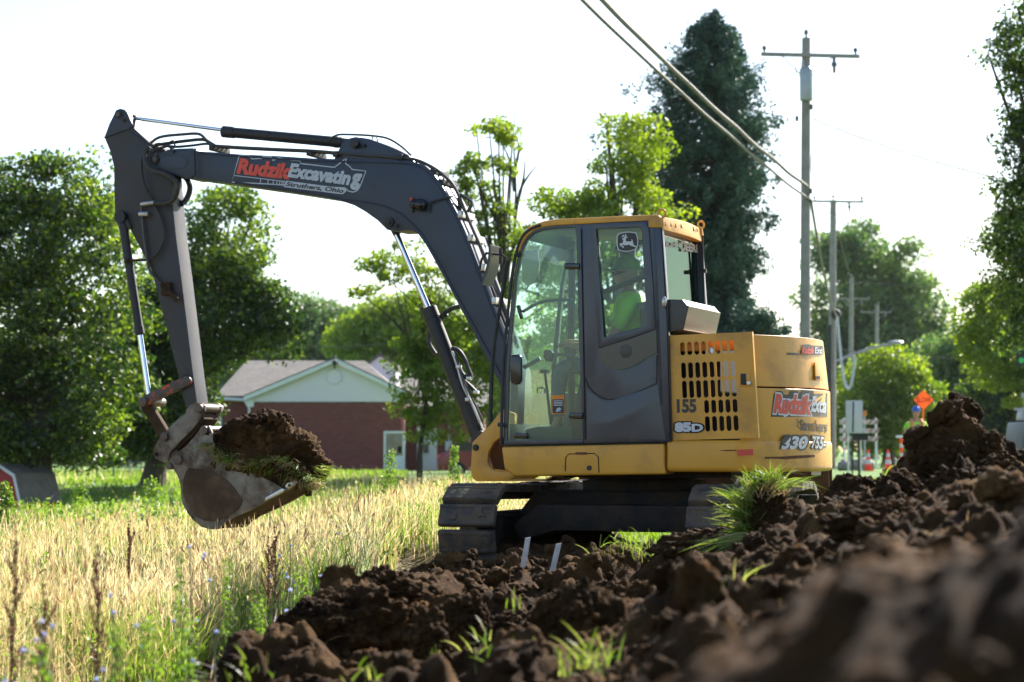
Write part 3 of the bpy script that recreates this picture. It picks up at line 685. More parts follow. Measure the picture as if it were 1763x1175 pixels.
hose([(300, 262, -0.02), (290, 252, 0.0), (275, 256, 0.0), (262, 262, -0.03)], 0.013)
# pipe run along the boom's top
run = [(372, 253), (420, 256), (480, 259), (545, 262), (600, 267), (680, 273), (712, 276), (733, 284), (752, 297), (772, 318), (786, 345), (800, 380), (830, 448), (850, 498), (872, 560), (885, 600)]
for dt, dy in ((0.04, -1.5), (0.11, 0), (0.20, -1), (0.27, 0)):
    m = MB(); m.tube(smooth_path([P(x + max(0, min(1, (x - 730) / 40)) * 7, y + dy, dt) for x, y in run], 4), 0.013, 8); m.build('boom_pipe', MT['pipe'], EX)
for x, y in ((378, 258), (545, 267), (590, 269), (700, 274), (757, 300), (771, 317)):
    m = MB(); m.box(P(x, y, 0.16), (0.05, 0.30, 0.05), RR, TT); m.build('pipe_clamp', MT['black'], EX, bevel=0.006)
for x, y in ((800, 372), (817, 412), (838, 463), (858, 520)):
    m = MB(); m.box(P(x + 3, y, 0.14), (0.035, 0.3, 0.06), RR, TT); m.build('pipe_clamp', MT['bright'], EX, bevel=0.006)
hose([(566, 241, 0.1), (580, 233, 0.1), (600, 232, 0.08), (640, 234, 0.08), (668, 239, 0.1), (690, 252, 0.1), (708, 268, 0.1)], 0.009, 'pipe')
hose([(640, 245, 0.06), (642, 236, 0.06), (648, 236, 0.06), (650, 246, 0.06)], 0.005, 'pipe')
hose([(792, 335, 0.06), (808, 344, 0.04), (812, 352, 0.03), (805, 365, 0.04)], 0.014, 'pipe')
hose([(790, 340, 0.10), (796, 380, 0.10), (826, 450, 0.10), (850, 505, 0.1), (880, 590, 0.1)], 0.016)
hose([(783, 345, 0.28), (800, 395, 0.28), (832, 465, 0.28), (858, 520, 0.28), (880, 575, 0.28)], 0.016)
for pts in (((757, 556, 0.2), (764, 541, 0.2), (778, 532, 0.2), (792, 528, 0.2)), ((750, 610, 0.22), (739, 590, 0.22), (742, 570, 0.22), (756, 548, 0.22), (770, 540, 0.22)),
            ((778, 600, 0.12), (790, 604, 0.12), (800, 618, 0.12), (806, 634, 0.12), (812, 648, 0.12)), ((782, 615, 0.1), (790, 632, 0.1), (800, 648, 0.1), (814, 650, 0.1)), ((795, 655, 0.12), (806, 662, 0.12), (820, 676, 0.12))):
    hose(pts, 0.02)
hose([(778, 606, 0.08), (786, 628, 0.08), (797, 665, 0.08), (812, 695, 0.08), (826, 728, 0.08)], 0.01, 'bright', 'hydraulic_pipe')
hose([(783, 606, 0.08), (793, 640, 0.08), (806, 672, 0.08), (832, 725, 0.08)], 0.01, 'pipe', 'hydraulic_pipe')
for x, y in ((790, 632), (808, 652), (806, 688), (820, 676)):
    m = MB(); m.box(P(x, y, 0.08), (0.04, 0.05, 0.03), RR, TT); m.build('pipe_clamp', MT['bright'], EX, bevel=0.004)
# ---- bucket linkage
def link_bar(name, a, b, w, t0, t1, mat, ra=None):
    A, Bp = P(*a, t0), P(*b, t0); d = (Bp - A).normalized(); nn = d.cross(TT).normalized(); pts = []
    ra = ra or w; n = 8
    for i in range(n + 1):
        th = math.pi / 2 + math.pi * i / n; pts.append(A + (d * math.cos(th) + nn * math.sin(th)) * ra)
    for i in range(n + 1):
        th = -math.pi / 2 + math.pi * i / n; pts.append(Bp + (d * math.cos(th) + nn * math.sin(th)) * ra)
    m = MB(); m.prism(pts, TT * (t1 - t0)); return m.build(name, mat, EX, bevel=0.006)
link_bar('guide_link', (245, 692), (320.5, 656), 0.045, A0 - 0.045, A0 - 0.005, MT['orange_worn'])
link_bar('guide_link', (245, 692), (320.5, 656), 0.045, A1 + 0.005, A1 + 0.045, MT['orange_worn'])
link_bar('bucket_link', (247, 693), (284, 753), 0.05, A0 + 0.0, A0 + 0.06, MT['mudsteel'])
link_bar('bucket_link', (247, 693), (284, 753), 0.05, A1 - 0.06, A1, MT['mudsteel'])
for x, y in ((245, 692), (282, 753)):
    m = MB(); m.pin(x, y, A0 - 0.075, A1 + 0.07, 0.042); m.build('link_pin', MT['pinsteel'], EX, bevel=0.006)
cp_ = [(347, 694), (352, 699), (352, 708), (347, 716), (337, 732), (329, 742), (308, 762), (293, 779), (289, 795), (282, 797), (268, 790), (262, 782), (265, 771), (273, 757), (284, 744), (306, 722), (319, 712), (325, 699), (335, 693)]
for ta in (0.0, 0.29):
    m = MB(); m.prism([p + TT * ta for p in pt(cp_, 0.0)], TT * 0.035); m.build('coupler_plate', MT['steel'], EX, bevel=0.006)
m = MB(); m.pp([(345, 705), (322, 735), (300, 755), (290, 770), (296, 780), (312, 768), (332, 750), (352, 722)], 0.04, 0.29); m.build('coupler_body', MT['mudsteel'], EX, bevel=0.01)
for x, y, r in ((341, 703, 0.04), (283, 752, 0.03)):
    m = MB(); m.pin(x, y, -0.035, 0.36, r); m.build('coupler_pin', MT['pinsteel'], EX, bevel=0.008)
m = MB(); m.pin(269, 783, -0.004, 0.0, 0.02); m.build('coupler_hole', MT['deep'], EX)
# ---- bucket
K0, K1 = -0.09, 0.42
side = [(360, 733), (366, 748), (368, 770), (372, 790), (400, 803), (436, 815), (470, 831), (488, 842), (500, 834), (513, 829), (516, 833), (486, 849), (456, 866), (430, 879), (400, 892), (385, 903), (374, 912), (362, 912), (347, 908), (333, 897), (323, 884), (314, 868), (312, 850), (311, 836), (306, 820), (299, 808), (291, 792), (300, 782), (318, 770), (334, 752), (345, 738)]
for ta in (K0, K1 - 0.03):
    m = MB(); m.prism([p + TT * (ta - K0) for p in pt(side, K0)], TT * 0.03); m.build('bucket_side', MT['steel'], EX, bevel=0.006)
shell = [(513, 829), (486, 848), (456, 865), (430, 878), (400, 891), (385, 902), (374, 911), (362, 911), (347, 907), (333, 896), (323, 883), (314, 867), (312, 850), (311, 836), (306, 820), (299, 808), (293, 794), (300, 784)]
m = MB(); a = pt(shell, K0 + 0.03); n_ = len(a); cen = P(400, 815, K0 + 0.03); b_ = [p + (cen - p).normalized() * 0.03 for p in a]
w_ = TT * (K1 - K0 - 0.06); vs0 = a + b_ + [p + w_ for p in a] + [p + w_ for p in b_]; fs0 = []
for i in range(n_ - 1): fs0 += [(i, i + 1, 2 * n_ + i + 1, 2 * n_ + i), (n_ + i, 3 * n_ + i, 3 * n_ + i + 1, n_ + i + 1)]
fs0 += [(0, 2 * n_, 3 * n_, n_), (n_ - 1, 2 * n_ - 1, 4 * n_ - 1, 3 * n_ - 1)]
m.add(vs0, fs0); bks = m.build('bucket_shell', MT['mudsteel'], EX)
m = MB(); m.pp([(320, 812), (324, 806), (345, 808), (368, 815), (388, 825), (404, 842), (417, 862), (412, 874), (400, 884), (385, 893), (370, 898), (350, 897), (335, 888), (325, 876), (318, 862), (314, 845), (315, 826)], K0 - 0.012, K0); m.build('wear_plate', MT['wear'], EX, bevel=0.006)
m = MB(); m.pp([(455, 864), (457, 857), (485, 841), (490, 843), (486, 848)], K0 - 0.02, K0); m.build('side_cutter', MT['bright'], EX, bevel=0.004)
m = MB(); m.pp([(490, 838), (494, 832), (510, 828), (513, 831), (496, 842)], K0 - 0.02, K0); m.build('side_cutter', MT['bright'], EX, bevel=0.004)
m = MB(); m.pin(498, 836, K0 - 0.024, K0 - 0.01, 0.014); m.build('cutter_hole', MT['deep'], EX)
for i in range(4):
    tt = K0 + 0.08 + i * 0.115; m = MB(); a = pt([(500, 838), (513, 829), (520, 829), (512, 840), (500, 846)], K0); m.prism([p + TT * (tt - K0) for p in a], TT * 0.05); m.build('bucket_tooth', MT['mudsteel'], EX, bevel=0.006)
m = MB(); m.pp([(292, 782), (302, 775), (312, 781), (316, 800), (310, 812), (300, 806)], K0 + 0.12, K1 - 0.1); m.build('bucket_ear', MT['steel'], EX, bevel=0.006)
for x, y, r in ((305, 792, 0.045), (350, 741, 0.04), (290, 803, 0.03)):
    m = MB(); m.pin(x, y, K0 - 0.025, K1 - 0.1, r); m.build('bucket_pin', MT['pinsteel'], EX, bevel=0.01)
# ---- cab
C0, C1 = -1.05, 0.02
off = TT * 0.05
oA = [(866, 766), (869, 650), (872, 600), (878, 535), (885, 473), (893, 432), (903, 408), (917, 395), (935, 388), (960, 385), (998, 383), (1000, 395), (1002, 560), (1005, 764)]
iA = [(873, 759), (876, 650), (879, 602), (884, 537), (890, 475), (898, 436), (907, 414), (920, 402), (937, 397), (960, 394), (990, 392), (992, 402), (996, 560), (1001, 757)]
m = MB(); m.ring(pt(oA, C0), pt(iA, C0), off); m.build('cab_frame', CB, EX, bevel=0.006)
m = MB(); q = [P(x, y, C0 + 0.012) for x, y in iA]; m.prism(q, TT * 0.006); dg = m.build('door_glass', MT['glass'], EX, smooth=False)
band = [((a + c) / 2, (b + d) / 2) for (a, b), (c, d) in zip(oA[:11], iA[:11])]
m = MB(); m.tube(smooth_path([P(x - 3.2, y, C0 - 0.008) for x, y in oA[:9]], 3), 0.013, 8); m.build('grab_rail', MT['black'], EX)
# rear side: solid panel with window
oB = [(998, 383), (1116, 376), (1139, 378), (1150, 540), (1156, 761), (1070, 762), (1005, 764), (1001, 560)]
iB = [(1027, 395), (1102, 391.5), (1106, 400), (1110, 480), (1114.5, 561), (1080, 570), (1041, 581), (1034, 490)]
m = MB(); m.ring(pt(oB, C0), pt(iB, C0), off); m.build('cab_frame', CB, EX, bevel=0.006)
oC = [(1017.5, 386), (1113, 381), (1118, 395), (1124, 480), (1130, 567), (1085, 583), (1031, 600), (1024, 490)]
m = MB(); m.ring([p - TT * 0.014 for p in pt(oC, C0)], [p - TT * 0.014 for p in pt(iB, C0)], TT * 0.013); m.build('window_frame', CB, EX, bevel=0.004)
m = MB(); q = [P(x, y, C0 + 0.01) for x, y in iB]; m.prism(q, TT * 0.006); m.build('side_window', MT['glass_d'], EX, smooth=False)
m = MB(); m.pp([(1030.5, 601), (1085, 584), (1130, 568.5), (1131, 607), (1112, 617), (1092, 630), (1075, 636), (1062, 636.5), (1048, 632), (1037, 623), (1032, 612)], C0 - 0.010, C0 - 0.001); m.build('gloss_panel', MT['gloss_black'], EX, smooth=False)
cc = [P(1077, 605, C0 - 0.012)]; m = MB(); m.pin(1077, 605, C0 - 0.014, C0 - 0.008, 0.05); m.build('speaker_badge', MT['boxgrey'], EX, bevel=0.003)
band_decal('door_seam', [(1008, 651), (1012, 664), (1022, 676), (1034, 684), (1046, 688), (1060, 688), (1080, 682), (1110, 670), (1131, 660), (1131, 612)], 1.6, sf_plane(C0), 0.003, MT['deep'], EX)
band_decal('door_seam', [(1001, 395), (1004, 560), (1008, 757)], 2.2, sf_plane(C0), 0.003, MT['deep'], EX)
band_decal('door_seam', [(1138.5, 392), (1149, 560), (1154, 758)], 2.0, sf_plane(C0), 0.003, MT['deep'], EX)
# swelling of the lower rear panel
g = 14; vs0 = []; fs0 = []
for i in range(g + 1):
    for j in range(g + 1):
        u, v = i / g, j / g
        x = (1010 * (1 - v) + 1011 * v) * (1 - u) + (1132 * (1 - v) + 1146 * v) * u; ytop = 690 - 26 * max(0, (u - 0.35) / 0.65) - 20 * max(0, (0.2 - u) / 0.2); y = ytop * (1 - v) + 757 * v
        d = 0.007 * math.sin(math.pi * u) ** 0.6 * math.sin(math.pi * min(1, max(0, v * 1.0))) ** 0.6
        ridge = 0.004 * math.exp(-((v - (0.75 - 0.65 * u)) / 0.16) ** 2) * math.sin(math.pi * u) * math.sin(math.pi * v)
        vs0.append(P(x, y, C0 - 0.003 - d - ridge))
for i in range(g):
    for j in range(g): a = i * (g + 1) + j; fs0.append((a, a + g + 1, a + g + 2, a + 1))
m = MB(); m.add(vs0, fs0); m.build('lower_panel', CB, EX, angle=180)
# far side and front
sh = TT * (C1 - C0)
m = MB(); m.ring([p + sh - off for p in pt(oA, C0)], [p + sh - off for p in pt(iA, C0)], off)
m.build('cab_frame', CB, EX, bevel=0.004)
m = MB(); m.ring([p + sh - off for p in pt(oB, C0)], [p + sh - off for p in pt([(1020, 402), (1108, 398), (1118, 420), (1122, 500), (1126, 600), (1070, 606), (1012, 608), (1012, 500)], C0)], off); m.build('cab_frame', CB, EX, bevel=0.004)
m = MB(); m.prism([p + sh - off * 0.5 for p in pt(iA, C0)], TT * 0.004); m.build('far_window', MT['glass_in'], EX, smooth=False)
m = MB(); m.pp([(868, 764), (1150, 762), (1150, 768), (868, 770)], C0 + 0.055, C1 - 0.055); m.build('cab_floor', MT['interior'], EX)
m = MB(); m.prism([p + off for p in pt([(866, 766), (869, 730), (873, 730), (873, 766)], C0)], sh - off * 2); m.prism([p + off for p in pt([(903, 412), (917, 398), (937, 391), (937, 396), (919, 403), (908, 414)], C0)], sh - off * 2); m.build('windscreen_frame', CB, EX)
m = MB(); L_ = [(871, 730), (872, 650), (875, 600), (881, 536), (888, 474), (896, 434), (905, 411)]; a = [p + off for p in pt(L_, C0)]; n_ = len(a); m.add(a + [p + sh - off * 2 for p in a], [(i, i + 1, n_ + i + 1, n_ + i) for i in range(n_ - 1)]); m.build('windscreen', MT['glass_in'], EX)
# rear wall with window (between s planes)
def RP(px, py, s):
    """point of the machine plane s = const (the rear faces)"""
    o = Vector((0, 0, CAM_H)); d = ray(px, py); k = (s + (CEN - o).dot(RR)) / d.dot(RR); return o + d * k
sR = mloc(P(1139, 450, C0))[0]
def rear(a_t, z): return M(sR + (z - 1.6) * -0.04, a_t, z)
zr0, zr1, zw0, zw1 = zat(1150, 700, C0), zat(1139, 380, C0), zat(1145, 517, C0), zat(1141, 403, C0)
m = MB(); m.ring([rear(C0, zr0), rear(C1, zr0), rear(C1, zr1), rear(C0, zr1)], [rear(C0 + 0.045, zw0), rear(C1 - 0.07, zw0), rear(C1 - 0.07, zw1), rear(C0 + 0.045, zw1)], -RR * 0.045); m.build('rear_frame', MT['gloss_black'], EX, bevel=0.01)
m = MB(); m.prism([rear(C0 + 0.045, zw0), rear(C1 - 0.07, zw0), rear(C1 - 0.07, zw1), rear(C0 + 0.045, zw1)], -RR * 0.006); rw = m.build('rear_window', MT['glass_r'], EX, smooth=False)
def sf_rear(px, py, lift):
    s = sR + lift
    for _ in range(3): p = RP(px, py, s); s = sR + (p.z - 1.6) * -0.04 + lift
    return RP(px, py, s)
decal('window_lettering', 'JOHN', ((1146.5, 416), (1170.8, 417.8), (1146.7, 427)), sf_rear, 0.012, MT['headliner'], EX, 0.05)
decal('window_lettering', 'D', ((1173, 415), (1179.8, 416.4), (1173.5, 431)), sf_rear, 0.012, MT['headliner'], EX, 0.05)
decal('window_lettering', 'EERE', ((1181.5, 419.5), (1203, 422.6), (1181.5, 431.8)), sf_rear, 0.012, MT['headliner'], EX, 0.05)
m = MB(); m.tube(smooth_path([RP(x, y, sR - 0.10) for x, y in ((1145, 430), (1146, 452), (1152, 467), (1161, 473), (1170, 466), (1176, 445), (1179, 425))], 6), 0.014, 8); m.build('lamp_cable', MT['boxgrey'], EX)
m = MB(); m.tube([RP(1146, 493, sR - 0.06), RP(1198, 488, sR - 0.06)], 0.010, 8); m.tube([RP(1147, 500, sR - 0.05), RP(1199, 497, sR - 0.05)], 0.012, 8); m.build('rear_bar', MT['igrey'], EX)
m = MB(); m.tube([RP(1209, 405, sR + 0.02), RP(1212, 520, sR + 0.03)], 0.009, 8); m.box(RP(1211, 467, sR + 0.04), (0.05, 0.03, 0.03), RR, TT); m.build('grab_rail', MT['black'], EX)
m = MB(); m.sphere(P(1143.5, 520, C0 - 0.02), 0.022, 10, (1, 1, 2)); m.build('hinge_cap', MT['bright'], EX)
# roof
roof = [(889, 432), (892, 420), (899, 403), (910, 392), (922, 386), (935, 381), (960, 377.5), (1000, 375.5), (1060, 372.5), (1125, 370), (1133, 371), (1138, 374), (1139, 392), (1116, 392), (1116, 380), (1000, 386), (960, 388), (936, 391), (920, 396), (908, 406), (899, 420), (895, 433)]
m = MB(); m.pp(roof, C0 - 0.012, C0 + 0.03); m.build('cab_roof', Y_, EX, bevel=0.008)
m = MB(); a = pt([(905, 396), (922, 386), (935, 381), (960, 377.5), (1000, 375.5), (1060, 372.5), (1130, 370.5), (1138, 374), (1138, 381), (1000, 385), (960, 387), (936, 390), (912, 402)], C0 + 0.03); m.prism(a, TT * (C1 - C0 - 0.02)); m.build('roof_shell', Y_, EX, bevel=0.01)
m = MB(); a = pt([(935, 394), (1000, 391), (1130, 385), (1130, 388), (1000, 395), (935, 398)], C0 + 0.06); m.prism(a, TT * (C1 - C0 - 0.1)); m.build('headliner', MT['headliner'], EX)
zf0, zf1 = zat(1139, 396, C0), zat(1139, 374, C0)
m = MB(); n_ = 8; vs0 = []
for i in range(n_ + 1):
    f = i / n_; bow = 0.035 * math.sin(math.pi * f); top_z = zf1 + 0.015 * math.sin(math.pi * f)
    t = C0 + (C1 - C0) * f
    vs0 += [M(sR + 0.012 + bow, t, zf0), M(sR + 0.005 + bow, t, top_z), M(sR - 0.05, t, top_z + 0.01), M(sR - 0.05, t, zf0)]
fs0 = [(0, 1, 2, 3), tuple(4 * n_ + k for k in (3, 2, 1, 0))] + [(4 * i + k, 4 * i + 4 + k, 4 * i + 4 + (k + 1) % 4, 4 * i + (k + 1) % 4) for i in range(n_) for k in range(4)]
m.add(vs0, fs0); m.build('roof_fascia', Y_, EX, bevel=0.008)
for x, y in ((1145, 387), (1155, 388.5), (1163, 390), (1173, 391), (1194, 396), (1200, 397)):
    m = MB(); p = RP(x, y, sR + 0.038); m.prism([p + TT * 0.02 * math.cos(k * 2.094) * 1.3 + Vector((0, 0, -0.02 * math.sin(k * 2.094 + 0.5))) for k in range(3)], RR * 0.004); m.build('vent_hole', MT['deep'], EX)
def eye(p, ax, r=0.03):
    m = MB(); up = Vector((0, 0, 1)); pts = [p + up * (r * 1.3) + (ax * math.cos(a) + up * math.sin(a)) * r for a in [2 * math.pi * i / 16 for i in range(17)]]
    m.tube(pts, 0.009, 8); m.tube([p - up * 0.05, p + up * 0.012], [0.02, 0.012], 8); m.build('lifting_eye', MT['yellow'], EX)
eye(P(1135.5, 377, C0 + 0.02) + RR * 0.02, RR); eye(RP(1207, 395, sR + 0.02), (RR + TT).normalized(), 0.028); eye(P(909, 400, C1 - 0.05) + RR * 0.05, RR, 0.022)
m = MB(); m.pp([(903, 412), (908, 390), (913, 390), (912, 412)], C1 - 0.08, C1 - 0.05); m.build('roof_lug', MT['yellow'], EX)
# charcoal box behind the cab
zx0, zx1 = zat(1150, 573, -1.02), zat(1150, 515.5, -1.02)
s0x = sR + 0.035; ds = 0.17
a = [M(s0x, -1.02, zx0), M(s0x + ds * 0.75, -1.02, zx0 + 0.02), M(s0x + ds, -1.02, zx0 + 0.2), M(s0x + ds * 0.92, -1.02, zx1 - 0.05), M(s0x + ds * 0.7, -1.02, zx1 - 0.005), M(s0x, -1.02, zx1)]
m = MB(); m.prism(a, TT * 0.86); m.build('exhaust_cover', MT['boxgrey'], EX, bevel=0.028, seg=4)
# door hardware, stickers
for x, y, w in ((984, 459, 13), (990.5, 716.5, 12), (895.5, 751, 11)):
    m = MB(); m.pp([(x - w, y - 3), (x - w + 3, y - 6), (x + w, y - 6), (x + w, y + 5), (x - w + 3, y + 5), (x - w, y + 2)], C0 - 0.02, C0 + 0.01); m.build('door_hinge', MT['gloss_black'], EX, bevel=0.006)
m = MB(); m.pp([(878, 616), (881, 611), (893, 610), (897, 614), (897, 655), (893, 662), (884, 663), (878, 657)], C0 - 0.03, C0 + 0.01); m.build('door_handle', MT['gloss_black'], EX, bevel=0.012)
m = MB(); m.pp([(888, 527), (893, 525), (899, 547), (895, 550)], C0 - 0.03, C0 + 0.01); m.build('grab_handle_mount', MT['gloss_black'], EX, bevel=0.006)
poly_decal('warning_sticker_border', [[(949.5, 681), (971.5, 680.5), (972, 713), (950, 713.5)]], sf_plane(C0 + 0.012), 0.003, MT['orange'], EX)
poly_decal('warning_sticker', [[(951, 688), (970.3, 687.5), (970.8, 711.8), (951.3, 712)]], sf_plane(C0 + 0.012), 0.005, MT['ink'], EX)
for k in range(4): poly_decal('sticker_text', [[(953, 690 + 2.6 * k), (968.5, 689.7 + 2.6 * k), (968.5, 690.9 + 2.6 * k), (953, 691.2 + 2.6 * k)]], sf_plane(C0 + 0.012), 0.007, MT['lgrey'], EX)
poly_decal('sticker_pictogram', [[(957, 709), (959, 703), (964, 702), (967, 706), (963, 706), (966, 710), (962, 708), (959, 710)]], sf_plane(C0 + 0.012), 0.007, MT['lgrey'], EX)
poly_decal('sticker_label', [[(1095.5, 522), (1108.5, 521), (1109, 531), (1096.5, 532)]], sf_plane(C0 + 0.012), -0.008, MT['igrey'], EX)
# leaping deer badge
def badge(cx, cy, w, h, r=5):
    pts = []
    for qx, qy, a0 in ((1, -1, -90), (1, 1, 0), (-1, 1, 90), (-1, -1, 180)):
        for i in range(6):
            a = R_(a0 + 90 * i / 5); pts.append((cx + qx * (w - r) + r * math.cos(a), cy + qy * (h - r) + r * math.sin(a)))
    return pts
sw = sf_plane(C0 + 0.01)
def dz(X, Y): return (1056 + X / 26.7, 394 + Y / 26.7)
b0 = [dz(x, y) for x, y in ((185, 262), (290, 210), (420, 170), (560, 145), (700, 135), (900, 155), (1065, 190), (1095, 290), (1125, 420), (1150, 580), (1135, 720), (1115, 830), (1090, 925), (980, 975), (880, 1012), (740, 1050), (620, 1065), (400, 1045), (215, 995), (180, 880), (155, 760), (142, 580), (155, 400))]
poly_decal('badge_border', [b0], sw, 0.003, MT['white'], EX)
b1 = [(1080 + (x - 1080) * 0.91, 416.6 + (y - 416.6) * 0.91) for x, y in b0]; poly_decal('badge_field', [b1], sw, 0.005, MT['interior'], EX)
deer = [(400, 455), (450, 440), (510, 400), (540, 385), (575, 392), (605, 375), (665, 378), (640, 415), (585, 430), (570, 480), (565, 545), (600, 590), (700, 590), (790, 588), (835, 578), (845, 545), (820, 480), (880, 530), (905, 600), (895, 640), (920, 690), (950, 750), (1040, 800), (1090, 860), (1090, 915), (1020, 860), (950, 830), (860, 810), (790, 775), (720, 735), (640, 755), (540, 770), (470, 755), (420, 735), (370, 745), (400, 780), (480, 830), (490, 870), (445, 885), (400, 840), (320, 790), (285, 720), (290, 690), (350, 675), (430, 665), (445, 590), (460, 500), (420, 498)]
antl = [[(360, 390), (400, 350), (470, 300), (500, 330), (535, 340), (560, 360), (590, 370), (590, 385), (540, 385), (500, 372), (440, 370), (400, 385)], [(535, 245), (575, 260), (600, 290), (600, 350), (575, 370), (545, 350), (550, 300)], [(440, 270), (470, 300), (510, 330), (490, 340), (460, 320), (430, 330)]]
poly_decal('badge_emblem', [[dz(x, y) for x, y in q] for q in [deer] + antl], sw, 0.008, MT['white'], EX)
# inside the cab
def IP(x, y, t=-0.58): return P(x, y, t)
m = MB(); m.pp([(1100, 520), (1118, 518), (1126, 600), (1122, 655), (1105, 655), (1102, 600)], -0.80, -0.36); m.pp([(1040, 648), (1120, 646), (1120, 668), (1045, 670)], -0.82, -0.34); m.pp([(1050, 670), (1110, 668), (1115, 765), (1048, 765)], -0.78, -0.38)
m.build('operator_seat', MT['interior'], EX, bevel=0.03, seg=3)
m = MB(); m.pp([(1001, 640), (1060, 632), (1062, 665), (1010, 690), (1000, 765), (985, 765), (990, 690)], -0.36, -0.2); m.build('side_console', MT['interior'], EX, bevel=0.015)
m = MB(); m.tube(smooth_path([IP(900, 537, -0.95), IP(925, 523, -0.95), (IP(945, 518, -0.95)), IP(986, 516, -0.95)], 5), 0.013, 8); m.build('grab_bar', MT['igrey'], EX)
m = MB(); m.tube([IP(902, 633, -0.9), IP(930, 617, -0.9)], 0.018, 8); m.tube([IP(950, 611, -0.9), IP(992, 611, -0.9)], 0.014, 8); m.build('door_bar', MT['igrey'], EX)
m = MB(); m.pp([(936, 605), (940, 602), (948, 603), (951, 608), (950, 618), (947, 623), (939, 622), (935, 615)], -0.93, -0.88); m.build('door_latch', MT['gloss_black'], EX, bevel=0.006)
for x, tx, ty in ((951, 938, 640), (968, 958, 632)):
    m = MB(); m.tube([IP(x - 2, 735), IP(tx, ty)], 0.012, 8); m.box(IP(tx, ty), (0.05, 0.09, 0.03), RR, TT); m.build('travel_lever', MT['black'], EX)
m = MB(); m.tube([IP(1000, 640, -0.30), IP(985, 590, -0.30)], [0.016, 0.024], 8); m.tube([IP(985, 640, -0.86), IP(976, 598, -0.86)], [0.016, 0.024], 8); m.build('joystick', MT['black'], EX)
m = MB(); m.pp([(903, 690), (925, 676), (996, 676), (996, 762), (898, 762)], 0.45, 0.95); m.build('storage_box', MT['igrey'], EX, bevel=0.02)
m = MB(); m.tube(smooth_path([IP(931, 678, -0.3), IP(930, 670, -0.3), IP(934, 668, -0.3), IP(938, 670, -0.3), IP(937, 678, -0.3)], 4), 0.008, 6); m.pp([(905, 740), (925, 735), (985, 735), (985, 764), (900, 764)], -0.9, -0.2); m.build('pedal_box', MT['igrey'], EX, bevel=0.01)
m = MB(); m.tube([IP(925, 470, -0.25), IP(905, 500, -0.3)], 0.008, 6); m.pp([(898, 450), (903, 432), (925, 430), (928, 455), (925, 485), (908, 493), (899, 485)], -0.06, -0.04); m.build('mirror', MT['gloss_black'], EX, bevel=0.006)
m = MB(); m.pp([(935, 420), (990, 418), (990, 445), (950, 452), (938, 440)], -0.2, -0.17); m.build('sun_visor', MT['headliner'], EX, bevel=0.006)
m = MB(); m.tube([P(1034, 504, C0 + 0.1), P(1111, 474, C0 + 0.1)], 0.016, 8); m.tube([P(1034, 508, C0 + 0.12), P(1111, 479, C0 + 0.12)], 0.008, 8); m.build('sliding_rail', MT['interior'], EX)
m = MB(); m.tube([P(985, 430, -0.18), P(983, 600, -0.18), P(985, 760, -0.18)], 0.03, 8); m.build('cab_pillar', MT['interior'], EX)
# handrail and mirror ahead of the cab
m = MB(); m.tube(smooth_path([P(x, y, -0.95) for x, y in ((874, 447), (871, 460), (866, 500), (858, 545), (850, 600), (846, 660), (844, 726))], 4), 0.017, 8); m.build('handrail', MT['black'], EX)
m = MB(); m.tube([P(836, 436, -0.9), P(862, 439, -0.9)], 0.009, 8); m.tube([P(862, 428, -0.9), P(862, 455, -0.9)], 0.014, 8); m.tube([P(862, 438, -0.9), P(876, 446, -0.93)], 0.008, 8); m.tube(smooth_path([P(826, 465, -0.8), P(829, 448, -0.8), P(838, 436, -0.85)], 4), 0.01, 8); m.build('mirror_bracket', MT['black'], EX)
m = MB(); m.add([P(842, 421, -0.95), P(845, 422, -0.95), P(844, 450, -0.95), P(839, 470, -0.95), (P(830, 491, -0.95)), P(828, 489, -0.95), P(836, 464, -0.95), P(840, 445, -0.95)] + [P(842, 421, -0.95) + TT * .2, P(845, 422, -0.95) + TT * .2, P(844, 450, -0.95) + TT * .2, P(839, 470, -0.95) + TT * .2, P(830, 491, -0.95) + TT * .2, P(828, 489, -0.95) + TT * .2, P(836, 464, -0.95) + TT * .2, P(840, 445, -0.95) + TT * .2],
    [tuple(range(8)), tuple(range(15, 7, -1))] + [(i, (i + 1) % 8, (i + 1) % 8 + 8, i + 8) for i in range(8)]); m.build('mirror', MT['boxgrey'], EX)
m = MB(); m.tube([P(885, 440, C0 - 0.03), P(897, 438, C0 - 0.01)], 0.016, 8); m.tube([P(858, 731, C0), P(872, 733, C0)], 0.018, 8); m.build('rail_mount', MT['black'], EX)
